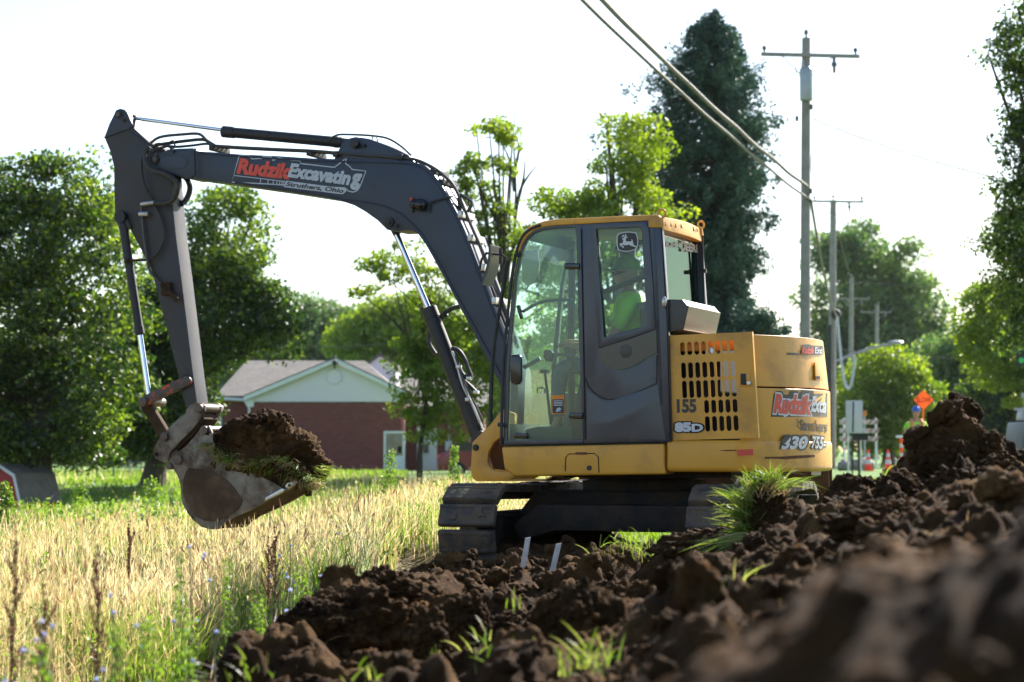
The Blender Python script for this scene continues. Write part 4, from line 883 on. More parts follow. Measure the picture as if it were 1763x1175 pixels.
# ================================================================== people
def skin_body(name, J, E, mat, parent=None, sub=2, root=0, origin=None):
    me = bpy.data.meshes.new(name); me.from_pydata([tuple(p) for p, r in J], E, [])
    o = bpy.data.objects.new(name, me); COL.objects.link(o)
    sk = o.modifiers.new('s', 'SKIN'); sk.use_smooth_shade = True
    if sub: sb_ = o.modifiers.new('b', 'SUBSURF'); sb_.levels = sub; sb_.render_levels = sub
    for i, (p, r) in enumerate(J):
        r = r if isinstance(r, tuple) else (r, r); me.skin_vertices[0].data[i].radius = r
        me.skin_vertices[0].data[i].use_root = (i == root)
    new = bpy.data.meshes.new_from_object(o.evaluated_get(bpy.context.evaluated_depsgraph_get()))
    bpy.data.objects.remove(o); bpy.data.meshes.remove(me); new.name = name
    new.materials.clear()
    return link_mesh(name, new, mat, parent, True, 180, origin)
def head_geo(c, fwd, up=Vector((0, 0, 1)), sc=1.0):
    """head with brow, nose, chin as one displaced ball"""
    fwd = Vector(fwd).normalized(); sd = up.cross(fwd); m = MB(); n, k = 28, 20; vs = []
    for i in range(k + 1):
        th = math.pi * i / k
        for j in range(n):
            a = 2 * math.pi * j / n; x, y, z = math.sin(th) * math.cos(a), math.sin(th) * math.sin(a), math.cos(th)
            r = 1.0; X = 0.098 * x; Y = 0.075 * y; Z = 0.118 * z
            if z < 0: X *= (1 - 0.12 * -z); Y *= (1 - 0.35 * z * z); X += 0.012 * (-z)
            nose = math.exp(-((y / 0.16) ** 2) - ((z + 0.12) / 0.14) ** 2) * max(0, x); X += 0.026 * nose
            X += 0.008 * math.exp(-((z - 0.12) / 0.08) ** 2) * max(0, x); X -= 0.008 * math.exp(-((z + 0.0) / 0.06) ** 2 - ((abs(y) - 0.38) / 0.15) ** 2) * max(0, x)
            X += 0.006 * math.exp(-((z + 0.42) / 0.06) ** 2 - (y / 0.3) ** 2) * max(0, x); X += 0.012 * math.exp(-((z + 0.8) / 0.15) ** 2) * max(0, x)
            ear = math.exp(-((x + 0.02) / 0.14) ** 2 - ((z + 0.05) / 0.2) ** 2); Y += math.copysign(0.012 * ear, y) if abs(y) > 0.6 else 0
            vs.append(Vector(c) + (fwd * X + sd * Y + up * Z) * sc)
    fs = [(i * n + j, (i + 1) * n + j, (i + 1) * n + (j + 1) % n, i * n + (j + 1) % n) for i in range(k) for j in range(n)]
    m.add(vs, fs); return m
def join_mesh(o, m):
    """weld more geometry into an object's mesh"""
    bm = bmesh.new(); bm.from_mesh(o.data); org = ORI[o.parent.name] if o.parent else ORI[o.name]
    vs = [bm.verts.new(v - org) for v in m.v]
    for f in m.f:
        try: bm.faces.new([vs[i] for i in f]).smooth = True
        except ValueError: pass
    bm.to_mesh(o.data); bm.free()
def hand_chains(J, E, wrist_i, wp, d, side, curl):
    """palm, four fingers and a thumb grown from the wrist"""
    d = d.normalized(); side = side.normalized(); curl = curl.normalized()
    J.append((wp + d * 0.045, (0.034, 0.018))); pi = len(J) - 1; E.append((wrist_i, pi))
    J.append((wp + d * 0.085, (0.036, 0.016))); pk = len(J) - 1; E.append((pi, pk))
    for k, L in zip((-1.5, -0.5, 0.5, 1.5), (0.058, 0.068, 0.072, 0.060)):
        b = wp + d * 0.092 + side * (k * 0.019); last = pk
        for f, cu, r in ((0.1, 0.0, 0.009), (0.5, 0.25, 0.0085), (0.8, 0.7, 0.0075)):
            J.append((b + d * L * f * (1 - cu * 0.4) + curl * L * cu * 0.8, r)); E.append((last, len(J) - 1)); last = len(J) - 1
    last = pi
    for f, r in ((0.035, 0.011), (0.06, 0.010), (0.078, 0.0085)):
        J.append((wp + d * (0.03 + f * 0.7) - side * f * 0.8 + curl * f * 0.4, r)); E.append((last, len(J) - 1)); last = len(J) - 1
op_root = P(1085, 648, -0.58)
OP = thing('person', op_root, 'seated operator inside the cab, in a lime shirt and lime cap', 'person')
hd = P(1079, 474, -0.58)
J = [(P(1090, 640, -0.58), 0.13), (P(1088, 600, -0.58), 0.12), (P(1083, 545, -0.58), 0.13), (P(1083, 512, -0.58), 0.09), (P(1082, 500, -0.58), 0.055), (hd + Vector((0, 0, -0.05)), 0.05)]
E = [(0, 1), (1, 2), (2, 3), (3, 4), (4, 5)]
def limb(J, E, start, pts):
    last = start
    for p, r in pts: J.append((p, r)); E.append((last, len(J) - 1)); last = len(J) - 1
    return last
for t1, t2, hx, hy in ((-0.78, -0.86, 977, 590), (-0.38, -0.30, 986, 585)):
    w = limb(J, E, 3, [(P(1084, 520, t1), 0.062), (P(1068, 555, (t1 * 2 + t2) / 3), 0.05), (P(1050, 590, t2), 0.042), (P(1010, 597, t2), 0.036), (P(hx + 12, hy + 5, t2), 0.027)])
    hand_chains(J, E, w, P(hx + 12, hy + 5, t2), (P(hx, hy, t2) - P(hx + 20, hy + 3, t2)), TT, Vector((0, 0, -1)))
for t in (-0.72, -0.44):
    limb(J, E, 0, [(P(1060, 643, t), 0.085), (P(1000, 628, t), 0.068), (P(968, 630, t), 0.06), (P(960, 680, t), 0.048), (P(962, 728, t), 0.038), (P(945, 745, t), 0.035)])
body = skin_body('body', J, E, MT['skin'], OP, 2)
join_mesh(body, head_geo(hd, -RR))
J2 = [(P(1090, 632, -0.58), 0.145), (P(1088, 600, -0.58), 0.14), (P(1083, 548, -0.58), (0.155, 0.15)), (P(1083, 516, -0.58), 0.10), (P(1082, 507, -0.58), 0.068)]; E2 = [(0, 1), (1, 2), (2, 3), (3, 4)]
for t1, t2 in ((-0.78, -0.84), (-0.38, -0.32)): limb(J2, E2, 3, [(P(1084, 521, t1), 0.078), (P(1070, 553, (t1 + t2) / 2), 0.066), (P(1060, 570, t2), 0.064)])
skin_body('shirt', J2, E2, MT['hivis'], OP, 2)
J3 = [(P(1090, 645, -0.58), 0.145)]; E3 = []
for t in (-0.72, -0.44): limb(J3, E3, 0, [(P(1060, 644, t), 0.1), (P(1000, 629, t), 0.08), (P(968, 631, t), 0.072), (P(960, 680, t), 0.06), (P(961, 722, t), 0.055)])
skin_body('trousers', J3, E3, MT['denim'], OP, 2)
def cap(c, fwd, mat, mat2, parent, brim=0.085, sc=1.0, name='cap'):
    up = Vector((0, 0, 1)); fwd = Vector(fwd).normalized(); sd = up.cross(fwd); m = MB(); n, k = 24, 8; vs = []
    for i in range(k + 1):
        th = math.pi * 0.52 * i / k
        for j in range(n):
            a = 2 * math.pi * j / n
            vs.append(Vector(c) + (fwd * (0.112 * math.sin(th) * math.cos(a)) + sd * (0.09 * math.sin(th) * math.sin(a)) + up * (0.03 + 0.112 * math.cos(th))) * sc)
    m.add(vs, [(i * n + j, (i + 1) * n + j, (i + 1) * n + (j + 1) % n, i * n + (j + 1) % n) for i in range(k) for j in range(n)])
    m.build(name, mat, parent, angle=180)
    b = MB(); q = []
    for i in range(9):
        a = R_(-70 + 140 * i / 8); q.append(Vector(c) + (fwd * (0.09 * math.cos(a)) + sd * (0.085 * math.sin(a)) + up * 0.03) * sc)
    q2 = [p + (fwd * (brim * (1 - ((i - 4) / 4.6) ** 2)) + up * -0.012) * sc for i, p in enumerate(q)]
    b.prism(q + q2[::-1], up * 0.006 * sc); b.build(name + '_brim', mat2, parent)
MT['cap'] = surf('cap_fabric', (0.22, 0.42, 0.06), (0.13, 0.17, 0.10), 9, 0.85)
cap(hd + Vector((0, 0, 0.02)), -RR, MT['cap'], MT['interior'], OP)
g_ = MB(); g_.tube([hd - RR * 0.095 + TT * -0.04 + Vector((0, 0, 0.012)), hd - RR * 0.06 - TT * 0.07 + Vector((0, 0, 0.015)), hd + RR * 0.02 - TT * 0.08 + Vector((0, 0, 0.02))], [0.017, 0.014, 0.004], 8)
g_.build('sunglasses', MT['gloss_black'], OP)
# ================================================================== ground
def pole_x(y): return 8.4 + 0.176 * (y - 60)
def sm(a, b, x):
    t = np.clip((x - a) / (b - a), 0, 1); return t * t * (3 - 2 * t)
def ground_h(x, y):
    x = np.asarray(x, float); y = np.asarray(y, float)
    h = 0.05 * noise3(x * 0.15, y * 0.15, 0) * sm(4, 12, y)
    h = h - 1.35 * np.exp(-((x + 11.5) ** 2 + (y - 46) ** 2) / 42)
    h = h - 0.36 * (1 - sm(-2.6, -0.9, x)) * sm(4, 8, y) * (1 - sm(34, 58, y))
    dig = sm(0.3, 1.2, x + 4.2 + (y - 7) * -0.25) * (1 - sm(13.5, 15.5, y)) * (1 - sm(6.5, 7.5, x))
    dig2 = sm(-1.3, -0.6, x) * (1 - sm(2.4, 3.0, x)) * sm(13, 14, y) * (1 - sm(18.5, 19.3, y))
    return h - 0.45 * np.maximum(dig, dig2)
def soil_ctrl():
    c = []
    def p(px, py, d): w = W(px, py, d); c.append((w.x, w.y, w.z))
    # left mound edge and crest
    for a in ((330, 1175, 7.5), (420, 1092, 8.6), (470, 1068, 9.0), (520, 1042, 9.5), (565, 1022, 10.0), (610, 1003, 10.4), (650, 992, 11), (690, 984, 12), (735, 976, 13), (760, 972, 14.5)): p(*a)
    for a in ((600, 1012, 9.9), (640, 1004, 10.2), (680, 1040, 9.6), (720, 1080, 9.0), (770, 1130, 8.3), (820, 1168, 7.6)): p(*a)
    for a in ((500, 1110, 8.8), (560, 1130, 9.1), (480, 1165, 8.5), (600, 1165, 9.0), (680, 1172, 8.9), (640, 1110, 9.4), (560, 1190, 8.2), (660, 1200, 8.0)): p(*a)
    for a in ((740, 1010, 11.5), (730, 1035, 10.8), (800, 990, 13.5), (860, 965, 15), (940, 955, 15.3), (1000, 956, 15.2), (830, 1060, 10.2), (900, 1010, 12), (880, 1050, 10.5), (990, 1000, 12.8), (1080, 985, 13.5)): p(*a)
    for x, y, z in ((-0.15, 9.6, -0.50), (0.15, 8.9, -0.50), (0.0, 10.4, -0.40), (-0.1, 8.2, -0.2), (0.3, 10.9, -0.3)): c.append((x, y, z))
    # middle
    for a in ((960, 1080, 7.9), (1000, 1035, 8.3), (1060, 1040, 8.4), (1110, 1030, 8.8), (1150, 1015, 9.3), (1010, 1150, 6.9), (1080, 1150, 6.8), (920, 1165, 6.8), (1150, 1100, 7.2), (860, 1120, 7.6)): p(*a)
    # slope to the right
    for a in ((1110, 990, 14.2), (1150, 985, 14.2), (1190, 955, 13.6), (1240, 910, 13), (1300, 895, 12.6), (1360, 880, 12.2), (1420, 905, 12), (1470, 906, 12), (1522, 886, 12), (1565, 850, 11.8), (1600, 778, 11.6), (1628, 722, 11.4), (1650, 690, 11.3), (1672, 705, 11.2), (1700, 752, 11.1), (1725, 778, 11), (1763, 805, 11), (1830, 830, 11)): p(*a)
    for a in ((1200, 1010, 10.3), (1260, 975, 10.6), (1330, 950, 10.6), (1400, 920, 10.5), (1470, 900, 10.3), (1540, 870, 10.4), (1620, 840, 10.3), (1690, 840, 10.2), (1750, 880, 9.5), (1840, 880, 9.5)): p(*a)
    for a in ((1600, 905, 8.8), (1650, 850, 8.7), (1700, 830, 8.6), (1763, 850, 8.6)): p(*a)
    for a in ((1160, 1060, 8.3), (1230, 1040, 8.0), (1300, 1010, 8.0), (1380, 985, 7.8), (1450, 960, 7.6), (1530, 930, 7.5), (1600, 920, 7.2), (1700, 905, 6.8)): p(*a)
    for a in ((1130, 1130, 6.2), (1220, 1090, 6.0), (1300, 1060, 5.8), (1400, 1030, 5.5), (1520, 990, 5.3), (1640, 960, 5.2), (1800, 930, 5.2)): p(*a)
    # near crest, out of focus
    for a in ((1000, 1200, 3.3), (1060, 1178, 3.2), (1120, 1150, 3.1), (1200, 1105, 3.1), (1290, 1060, 3.1), (1380, 1020, 3.1), (1460, 990, 3.1), (1540, 960, 3.1), (1620, 920, 3.1), (1690, 885, 3.1), (1763, 868, 3.1), (1900, 840, 3.1)): p(*a)
    for a in ((1060, 1260, 2.3), (1250, 1190, 2.3), (1450, 1120, 2.3), (1650, 1060, 2.3), (1850, 1000, 2.3)): p(*a)
    for x, y, z in ((0, 1.2, 0.1), (1.0, 1.3, 0.3), (2, 1.3, 0.5), (0.3, 4.5, 0.15), (-0.3, 3, 0.0), (0.2, 6, 0.0), (-0.6, 5.6, -0.1), (2.8, 2.2, 0.7), (2.6, 5, 0.6), (3.6, 7.5, 0.6), (4, 10, 0.7), (5.0, 9.0, 0.6)): c.append((x, y, z))
    # falling away behind and outside
    for x, y, z in ((4.6, 12.6, 0.1), (3.6, 13.0, 0.15), (2.6, 13.4, 0.12), (5.6, 11.5, 0.0), (6.5, 9.5, -0.4), (6.5, 12.5, -0.4), (4.5, 14.5, -0.4), (3.0, 15.3, -0.4), (2.0, 15.3, -0.12),
                    (-1.42, 7.4, -0.6), (-1.38, 8.2, -0.6), (-1.45, 9.0, -0.6), (-1.42, 9.8, -0.6), (-1.25, 11.2, -0.6), (-1.1, 12.4, -0.5), (-2.6, 7.5, -0.6), (-2.2, 9.5, -0.4), (-1.6, 11.5, -0.4), (-1.2, 13.5, -0.35), (-1.1, 15.5, -0.35), (-2.2, 5.5, -0.4), (-1.4, 4.5, -0.3), (-1, 2, -0.3)): c.append((x, y, z))
    # under and behind the machine
    for a in ((940, 905, 17.0), (1000, 900, 17.2), (1055, 908, 17.3), (1075, 940, 17.2), (1110, 962, 17.0), (1150, 962, 16.8), (1180, 970, 16.4), (1000, 950, 16)): p(*a)
    for x, y, z in ((0.3, 18.9, -0.3), (1.6, 18.9, -0.35), (-0.6, 17.5, -0.3), (2.8, 17, -0.4), (2.2, 16.3, -0.2), (-0.7, 16.2, -0.1)): c.append((x, y, z))
    return np.array(c)
SC = soil_ctrl()
def _rbf(a, b): return np.sqrt(((a[:, None, :] - b[None, :, :]) ** 2).sum(-1) + 1e-4)
_A = _rbf(SC[:, :2], SC[:, :2]) + np.eye(len(SC)) * -0.02
_wt = np.linalg.solve(_A, SC[:, 2] - 0.2)
def soil_base(x, y):
    q = np.stack([np.ravel(x), np.ravel(y)], 1); out = np.empty(len(q))
    for i in range(0, len(q), 40000): out[i:i + 40000] = _rbf(q[i:i + 40000], SC[:, :2]) @ _wt + 0.2
    return out.reshape(np.shape(x))
def soil_h(x, y, fine=True):
    b = soil_base(x, y)
    wx = x + 0.12 * noise3(x * 2.2, y * 2.2, 5) + 0.035 * noise3(x * 9, y * 9, 6); wy = y + 0.12 * noise3(x * 2.2, y * 2.2, 9) + 0.035 * noise3(x * 9, y * 9, 7)
    h = b + 0.07 * noise3(x * 1.3, y * 1.3, 2) - 0.05
    m = 0.6 + 0.4 * noise3(x * 0.9, y * 0.9, 8)
    nr = 0.45 + 0.55 * sm(4, 7, y); sp_ = np.clip(noise3(x * 1.1, y * 1.1, 31) * 1.6 + 0.55, 0.12, 1)
    h = h - 0.125 * nr
    h = h + nr * 0.72 * lumps(wx, wy, 0.42, 1) * 0.42 * np.clip(m, 0.2, 1.1) + nr * sp_ * 0.40 * lumps(wx, wy, 0.19, 2) * 0.19 + nr * sp_ * 0.38 * lumps(wx, wy, 0.085, 3) * 0.085 + nr * 0.19 * (0.42 - np.abs(noise3(wx * 1.9, wy * 1.9, 14)) * 1.6)
    h = h - 0.07 * nr * np.abs(noise3(x * 3.5, y * 3.5, 4)) + 0.030 * nr * fbm(x * 6, y * 6, 3, 3) + 0.13 * nr * (0.45 - np.abs(noise3(wx * 2.6, wy * 2.6, 21))) + 0.045 * (0.45 - np.abs(noise3(x * 6.5 + 2 * noise3(x * 3, y * 3, 2), y * 6.5, 23)))
    if fine: h = h + 0.024 * (0.4 - np.abs(noise3(x * 15, y * 15, 41))) + 0.012 * fbm(x * 26, y * 26, 1, 3) + 0.8 * lumps(x + 0.01 * noise3(x * 40, y * 40, 1), y, 0.045, 4, 0.2, 0.6) * 0.045 * (noise3(x * 2, y * 2, 44) > -0.1)
    return h
# sheets
xs = np.concatenate([[-900, -400, -200, -100, -60, -40, -30], np.arange(-24, 14, 0.4), [16, 20, 26, 34, 46, 60, 90, 150, 300, 600, 900]])
ys = np.concatenate([[-60, -20, -5, -2], np.arange(0, 22, 0.3), np.arange(22, 70, 0.8), [72, 76, 80, 90, 100, 120, 140, 170, 210, 260, 340, 500, 800, 1400]])
X, Y = np.meshgrid(xs, ys, indexing='ij'); Z = ground_h(X, Y)
def grid_mesh(name, X, Y, Z, mat, smooth=True):
    a, b = X.shape; V = np.stack([X, Y, Z], -1).reshape(-1, 3); i = np.arange(a - 1)[:, None] * b + np.arange(b - 1)[None, :]
    F = np.stack([i, i + b, i + b + 1, i + 1], -1).reshape(-1, 4)
    return arr_mesh(name, V, F, mat, smooth=smooth)
m_, nt, b = newmat('field_ground')
tc = N(nt, 'ShaderNodeTexCoord'); n1 = noise_node(nt, 0.5, 6, 0.6, tc.outputs['Object']); n2 = noise_node(nt, 18, 5, 0.7, tc.outputs['Object'])
dry = ramp(nt, n2.outputs[0], [(0.3, (0.11, 0.085, 0.035)), (0.7, (0.24, 0.18, 0.075))])
grn = ramp(nt, n1.outputs[0], [(0.3, (0.06, 0.14, 0.015)), (0.7, (0.12, 0.22, 0.025))])
sx = N(nt, 'ShaderNodeSeparateXYZ'); nt.links.new(tc.outputs['Object'], sx.inputs[0])
# lawn: right of the machine line, and far beyond the field
f1 = N(nt, 'ShaderNodeMapRange'); nt.links.new(sx.outputs[0], f1.inputs[0]); f1.inputs[1].default_value = 0.4; f1.inputs[2].default_value = 1.6
f2 = N(nt, 'ShaderNodeMapRange'); nt.links.new(sx.outputs[1], f2.inputs[0]); f2.inputs[1].default_value = 38; f2.inputs[2].default_value = 48
mxx = N(nt, 'ShaderNodeMath', operation='MAXIMUM'); nt.links.new(f1.outputs[0], mxx.inputs[0]); nt.links.new(f2.outputs[0], mxx.inputs[1])
mx = N(nt, 'ShaderNodeMix', data_type='RGBA'); nt.links.new(mxx.outputs[0], mx.inputs[0]); nt.links.new(dry.outputs[0], mx.inputs[6]); nt.links.new(grn.outputs[0], mx.inputs[7])
nt.links.new(mx.outputs[2], b.inputs['Base Color']); b.inputs['Roughness'].default_value = 0.95
bp = N(nt, 'ShaderNodeBump'); bp.inputs['Distance'].default_value = 0.06; nt.links.new(n2.outputs[0], bp.inputs['Height']); nt.links.new(bp.outputs[0], b.inputs['Normal'])
g_o = grid_mesh('ground', X, Y, Z, m_); tag(g_o, 'field and lawn ground reaching to the far trees', None, None, 'structure')
def strip(name, pts, w0, w1, z, mat, label):
    m = MB()
    for (a, b_) in zip(pts[:-1], pts[1:]):
        m.add([(a[0] + w0, a[1], a[2] + z), (a[0] + w1, a[1], a[2] + z), (b_[0] + w1, b_[1], b_[2] + z), (b_[0] + w0, b_[1], b_[2] + z)], [(0, 1, 2, 3)])
    o = m.build(name, mat, smooth=False); tag(o, label, None, None, 'structure'); return o
MT['asphalt'] = surf('sunbleached_asphalt', (0.19, 0.185, 0.18), (0.23, 0.225, 0.215), 2, 0.85, bump=0.3, bscale=60)
MT['concrete'] = surf('pale_concrete', (0.42, 0.41, 0.38), (0.36, 0.35, 0.32), 2, 0.85, bump=0.2, bscale=30)
rp = [(pole_x(y), y, 0.0) for y in (14, 30, 50, 70, 90, 120, 160, 260, 420)]
strip('road', rp, 3.6, 10.4, 0.075, MT['asphalt'], 'pale grey road running away past the cones')
strip('kerb', rp, 3.42, 3.6, 0.13, MT['concrete'], 'low kerb along the near edge of the road')
strip('edge_line', rp, 3.9, 4.0, 0.080, MT['white'], 'white edge line painted on the road')
m = MB()
for a, b_, c_, d_ in (((6.5, 93), (14.0, 93), (14.8, 98), (7.2, 98)), ((-2, 112), (19.0, 112), (20.0, 116), (-2, 116))):
    m.add([(q[0], q[1], 0.085) for q in (a, b_, c_, d_)], [(0, 1, 2, 3)])
tag(m.build('driveway', MT['concrete'], smooth=False), 'pale concrete driveways crossing the verge behind the utility poles', None, None, 'structure')
# ------------------------------------------------------------------ soil
def soilmat(name, k=1.0):
    m, nt, b = newmat(name)
    tc = N(nt, 'ShaderNodeTexCoord')
    n1 = noise_node(nt, 2.2, 7, 0.62, tc.outputs['Object']); n2 = noise_node(nt, 42, 6, 0.75, tc.outputs['Object']); n3 = noise_node(nt, 150, 4, 0.7, tc.outputs['Object'])
    r1 = ramp(nt, n1.outputs[0], [(0.32, (0.026 * k, 0.0125 * k, 0.0040 * k)), (0.52, (0.088 * k, 0.043 * k, 0.0120 * k)), (0.72, (0.20 * k, 0.105 * k, 0.032 * k))])
    r2 = ramp(nt, n2.outputs[0], [(0.3, (0.55, 0.52, 0.5)), (0.7, (1.35, 1.32, 1.3))])
    mx = N(nt, 'ShaderNodeMix', data_type='RGBA', blend_type='MULTIPLY'); mx.inputs[0].default_value = 1; nt.links.new(r1.outputs[0], mx.inputs[6]); nt.links.new(r2.outputs[0], mx.inputs[7])
    nt.links.new(mx.outputs[2], b.inputs['Base Color']); b.inputs['Roughness'].default_value = 0.95; b.inputs['Specular IOR Level'].default_value = 0.15
    ad = N(nt, 'ShaderNodeMath', operation='MULTIPLY_ADD'); nt.links.new(n3.outputs[0], ad.inputs[0]); ad.inputs[1].default_value = 0.4; nt.links.new(n2.outputs[0], ad.inputs[2])
    bp = N(nt, 'ShaderNodeBump'); bp.inputs['Strength'].default_value = 0.9; bp.inputs['Distance'].default_value = 0.018
    nt.links.new(ad.outputs[0], bp.inputs['Height']); nt.links.new(bp.outputs[0], b.inputs['Normal']); return m
MT['soil'] = soilmat('turned_soil', 0.60)
st_ = 0.016
X, Y = np.meshgrid(np.arange(-2.9, 6.4, st_), np.arange(1.3, 15.4, st_), indexing='ij'); Z = soil_h(X, Y)
gh = ground_h(X, Y)
cut = (np.arange(0, X.shape[0]), np.arange(0, X.shape[1]))
# drop cells that lie below the field
a, b_ = X.shape; V = np.stack([X, Y, Z], -1).reshape(-1, 3); i = np.arange(a - 1)[:, None] * b_ + np.arange(b_ - 1)[None, :]
F = np.stack([i, i + b_, i + b_ + 1, i + 1], -1).reshape(-1, 4)
keep = ((Z > gh - 0.12).ravel())[F].any(1)
keep &= (np.abs(V[F[:, 0], 0]) < 0.32 * V[F[:, 0], 1] + 0.9)
F = F[keep]; used = np.unique(F); mp = -np.ones(len(V), int); mp[used] = np.arange(len(used))
so = arr_mesh('soil_bank', V[used], mp[F], MT['soil'], smooth=True); tag(so, 'heaped dark brown soil dug up in front of the machine', None, None, 'structure')
X2, Y2 = np.meshgrid(np.arange(-1.3, 3.2, 0.035), np.arange(15.3, 19.2, 0.035), indexing='ij'); Z2 = soil_h(X2, Y2)
so2 = grid_mesh('soil_under_machine', X2, Y2, Z2, MT['soil']); tag(so2, 'shaded soil between and behind the tracks', None, None, 'structure')
# clods
def ico(sub):
    bm = bmesh.new(); bmesh.ops.create_icosphere(bm, subdivisions=sub, radius=1.0)
    V = np.array([v.co[:] for v in bm.verts]); F = np.array([[v.index for v in f.verts] for f in bm.faces]); bm.free(); return V, F
ICO = {k: ico(k) for k in (2, 3, 4, 5, 6)}
def lump_verts(sub, seed, amp=0.28, fine=0.06, freq=1.3, sc=(1, 1, 1)):
    V, F = ICO[sub]; s = seed * 17.3
    n = noise3(V[:, 0] * freq + s, V[:, 1] * freq, V[:, 2] * freq)
    r = 1 + fine * 1.6 * (0.4 - np.abs(noise3(V[:, 0] * 3.4 + s, V[:, 1] * 3.4, V[:, 2] * 3.4)) * 1.5) + amp * n + amp * 0.5 * np.abs(noise3(V[:, 0] * freq * 2.3, V[:, 1] * freq * 2.3 + s, V[:, 2] * freq * 2.3)) * 1.2
    r = r + fine * fbm(V[:, 0] * 6 + s, V[:, 1] * 6, V[:, 2] * 6, 3) - fine * 0.9 * np.abs(noise3(V[:, 0] * 11, V[:, 1] * 11 + s, V[:, 2] * 11))
    return V * r[:, None] * np.array(sc), F
class Pile:
    def __init__(s): s.V = []; s.F = []; s.n = 0
    def add(s, V, F): s.V.append(V); s.F.append(F + s.n); s.n += len(V)
    def build(s, *a, **k): return arr_mesh(a[0], np.concatenate(s.V), np.concatenate(s.F), *a[1:], **k)
def rotm(r):
    q = r.normal(size=4); q /= np.linalg.norm(q); w, x, y, z = q
    return np.array([[1 - 2 * (y * y + z * z), 2 * (x * y - z * w), 2 * (x * z + y * w)], [2 * (x * y + z * w), 1 - 2 * (x * x + z * z), 2 * (y * z - x * w)], [2 * (x * z - y * w), 2 * (y * z + x * w), 1 - 2 * (x * x + y * y)]])
protos4 = [lump_verts(4, k + 70, 0.55, 0.16) for k in range(8)]; protos = [lump_verts(2, k, 0.55, 0.2) for k in range(10)]; protos3 = [lump_verts(3, k + 20, 0.5, 0.2) for k in range(10)]
pl = Pile(); n = 15000
cx = rng.uniform(-2.6, 5.2, n * 2); cy = rng.uniform(1.9, 15.2, n * 2)
ok = (np.abs(cx) < 0.27 * cy + 0.5); cx, cy = cx[ok][:n], cy[ok][:n]
cz = soil_h(cx, cy, False); gz = ground_h(cx, cy); ok = cz > gz - 0.03; cx, cy, cz = cx[ok], cy[ok], cz[ok]
for x, y, z in zip(cx, cy, cz):
    r = 0.006 + 0.040 * rng.random() ** 4.5
    if y < 4: r *= 0.8
    V, F = (protos3 if r > 0.035 else protos)[rng.integers(10)]
    pl.add((V * [1, rng.uniform(.7, 1.2), rng.uniform(.6, 1)]) @ rotm(rng).T * r + [x, y, z + r * 0.35], F)
mx_ = np.concatenate([rng.uniform(-2.2, 4.2, 700), rng.uniform(1.7, 3.1, 240)]); my_ = np.concatenate([rng.uniform(5.5, 14.5, 700), rng.uniform(10.3, 11.9, 240)])
okm = (np.abs(mx_) < 0.26 * my_ + .2); mx_, my_ = mx_[okm], my_[okm]; mz_ = soil_h(mx_, my_, False); okm = mz_ > ground_h(mx_, my_) - .02
for x, y, z in zip(mx_[okm], my_[okm], mz_[okm]):
    r = 0.025 + 0.075 * rng.random() ** 2; V, F = protos4[rng.integers(8)]
    pl.add((V * [1, rng.uniform(.6, 1.1), rng.uniform(.5, .9)]) @ rotm(rng).T * r + [x, y, z + r * 0.25], F)
tag(pl.build('soil_crumbs', MT['soil']), 'loose crumbs and small clods of soil lying over the heap', None, None, 'stuff')
CLODV = []
def clod(px, py, d, rpx, label, sc=(1, 0.9, 0.9), seed=1, amp=0.3, drop=0.0, sub=6, group='large clods in the soil heap'):
    w = W(px, py, d); r = rpx / FPX * d
    V, F = lump_verts(sub, seed, amp, 0.13, 1.2, sc)
    V = V * r + np.array(w); CLODV.append(V[V[:, 2] > w.z - 0.3 * r])
    o = arr_mesh('soil_clod', V, F, MT['soil'], smooth=True, origin=(w.x, w.y, w.z - r * 0.7)); tag(o, label, 'soil clod', group); return o
clod(1002, 1082, 8.0, 72, 'largest rounded soil clod at the bottom middle, grass sprigs at its foot', (1.05, 0.9, 0.95), 3, 0.22)
clod(1138, 1050, 8.6, 58, 'broad brown clod just right of the largest rounded clod', (1.1, 0.9, 0.75), 4)
clod(1075, 1030, 9.6, 38, 'low clod below the grass sprigs behind the largest rounded clod', (1.3, 1, 0.6), 5)
clod(1232, 958, 11.6, 72, 'smooth brown slab of soil leaning below the grassy sod clump', (1.35, 0.9, 0.6), 6, 0.25)
clod(1548, 850, 10.6, 34, 'round dark clod at the foot of the tall soil peak, left side', (1, 0.9, 1.05), 7, 0.2)
clod(1648, 852, 10.2, 46, 'rounded dark clod beneath the tall soil peak, right of the round one', (1.1, 0.9, 0.85), 8, 0.25)
clod(1458, 872, 11.6, 36, 'dark clod left of the round clod, against the green lawn', (1.2, 0.9, 0.8), 9, 0.35)
clod(1722, 870, 9.2, 52, 'large brown clod at the right edge of the picture', (1, 0.9, 1.0), 10, 0.3)
clod(610, 1088, 9.5, 88, 'steep shaded soil block at the left end of the heap', (1.0, 0.8, 0.85), 12, 0.3)
clod(800, 1075, 9.2, 42, 'jagged clod rising from the shaded hollow left of the middle', (0.85, 0.9, 1.1), 13, 0.4)
clod(905, 1085, 9.9, 50, 'dark shaded clod in the hollow under the tracks', (1.3, 1, 0.6), 14, 0.35)
clod(1530, 905, 9.0, 60, 'long brown ridge clod in front of the round dark clod', (1.5, 0.9, 0.65), 15, 0.35)
clod(1375, 930, 10.9, 40, 'brown clod halfway up the slope behind the blurred heap', (1.2, 0.9, 0.8), 16, 0.35)
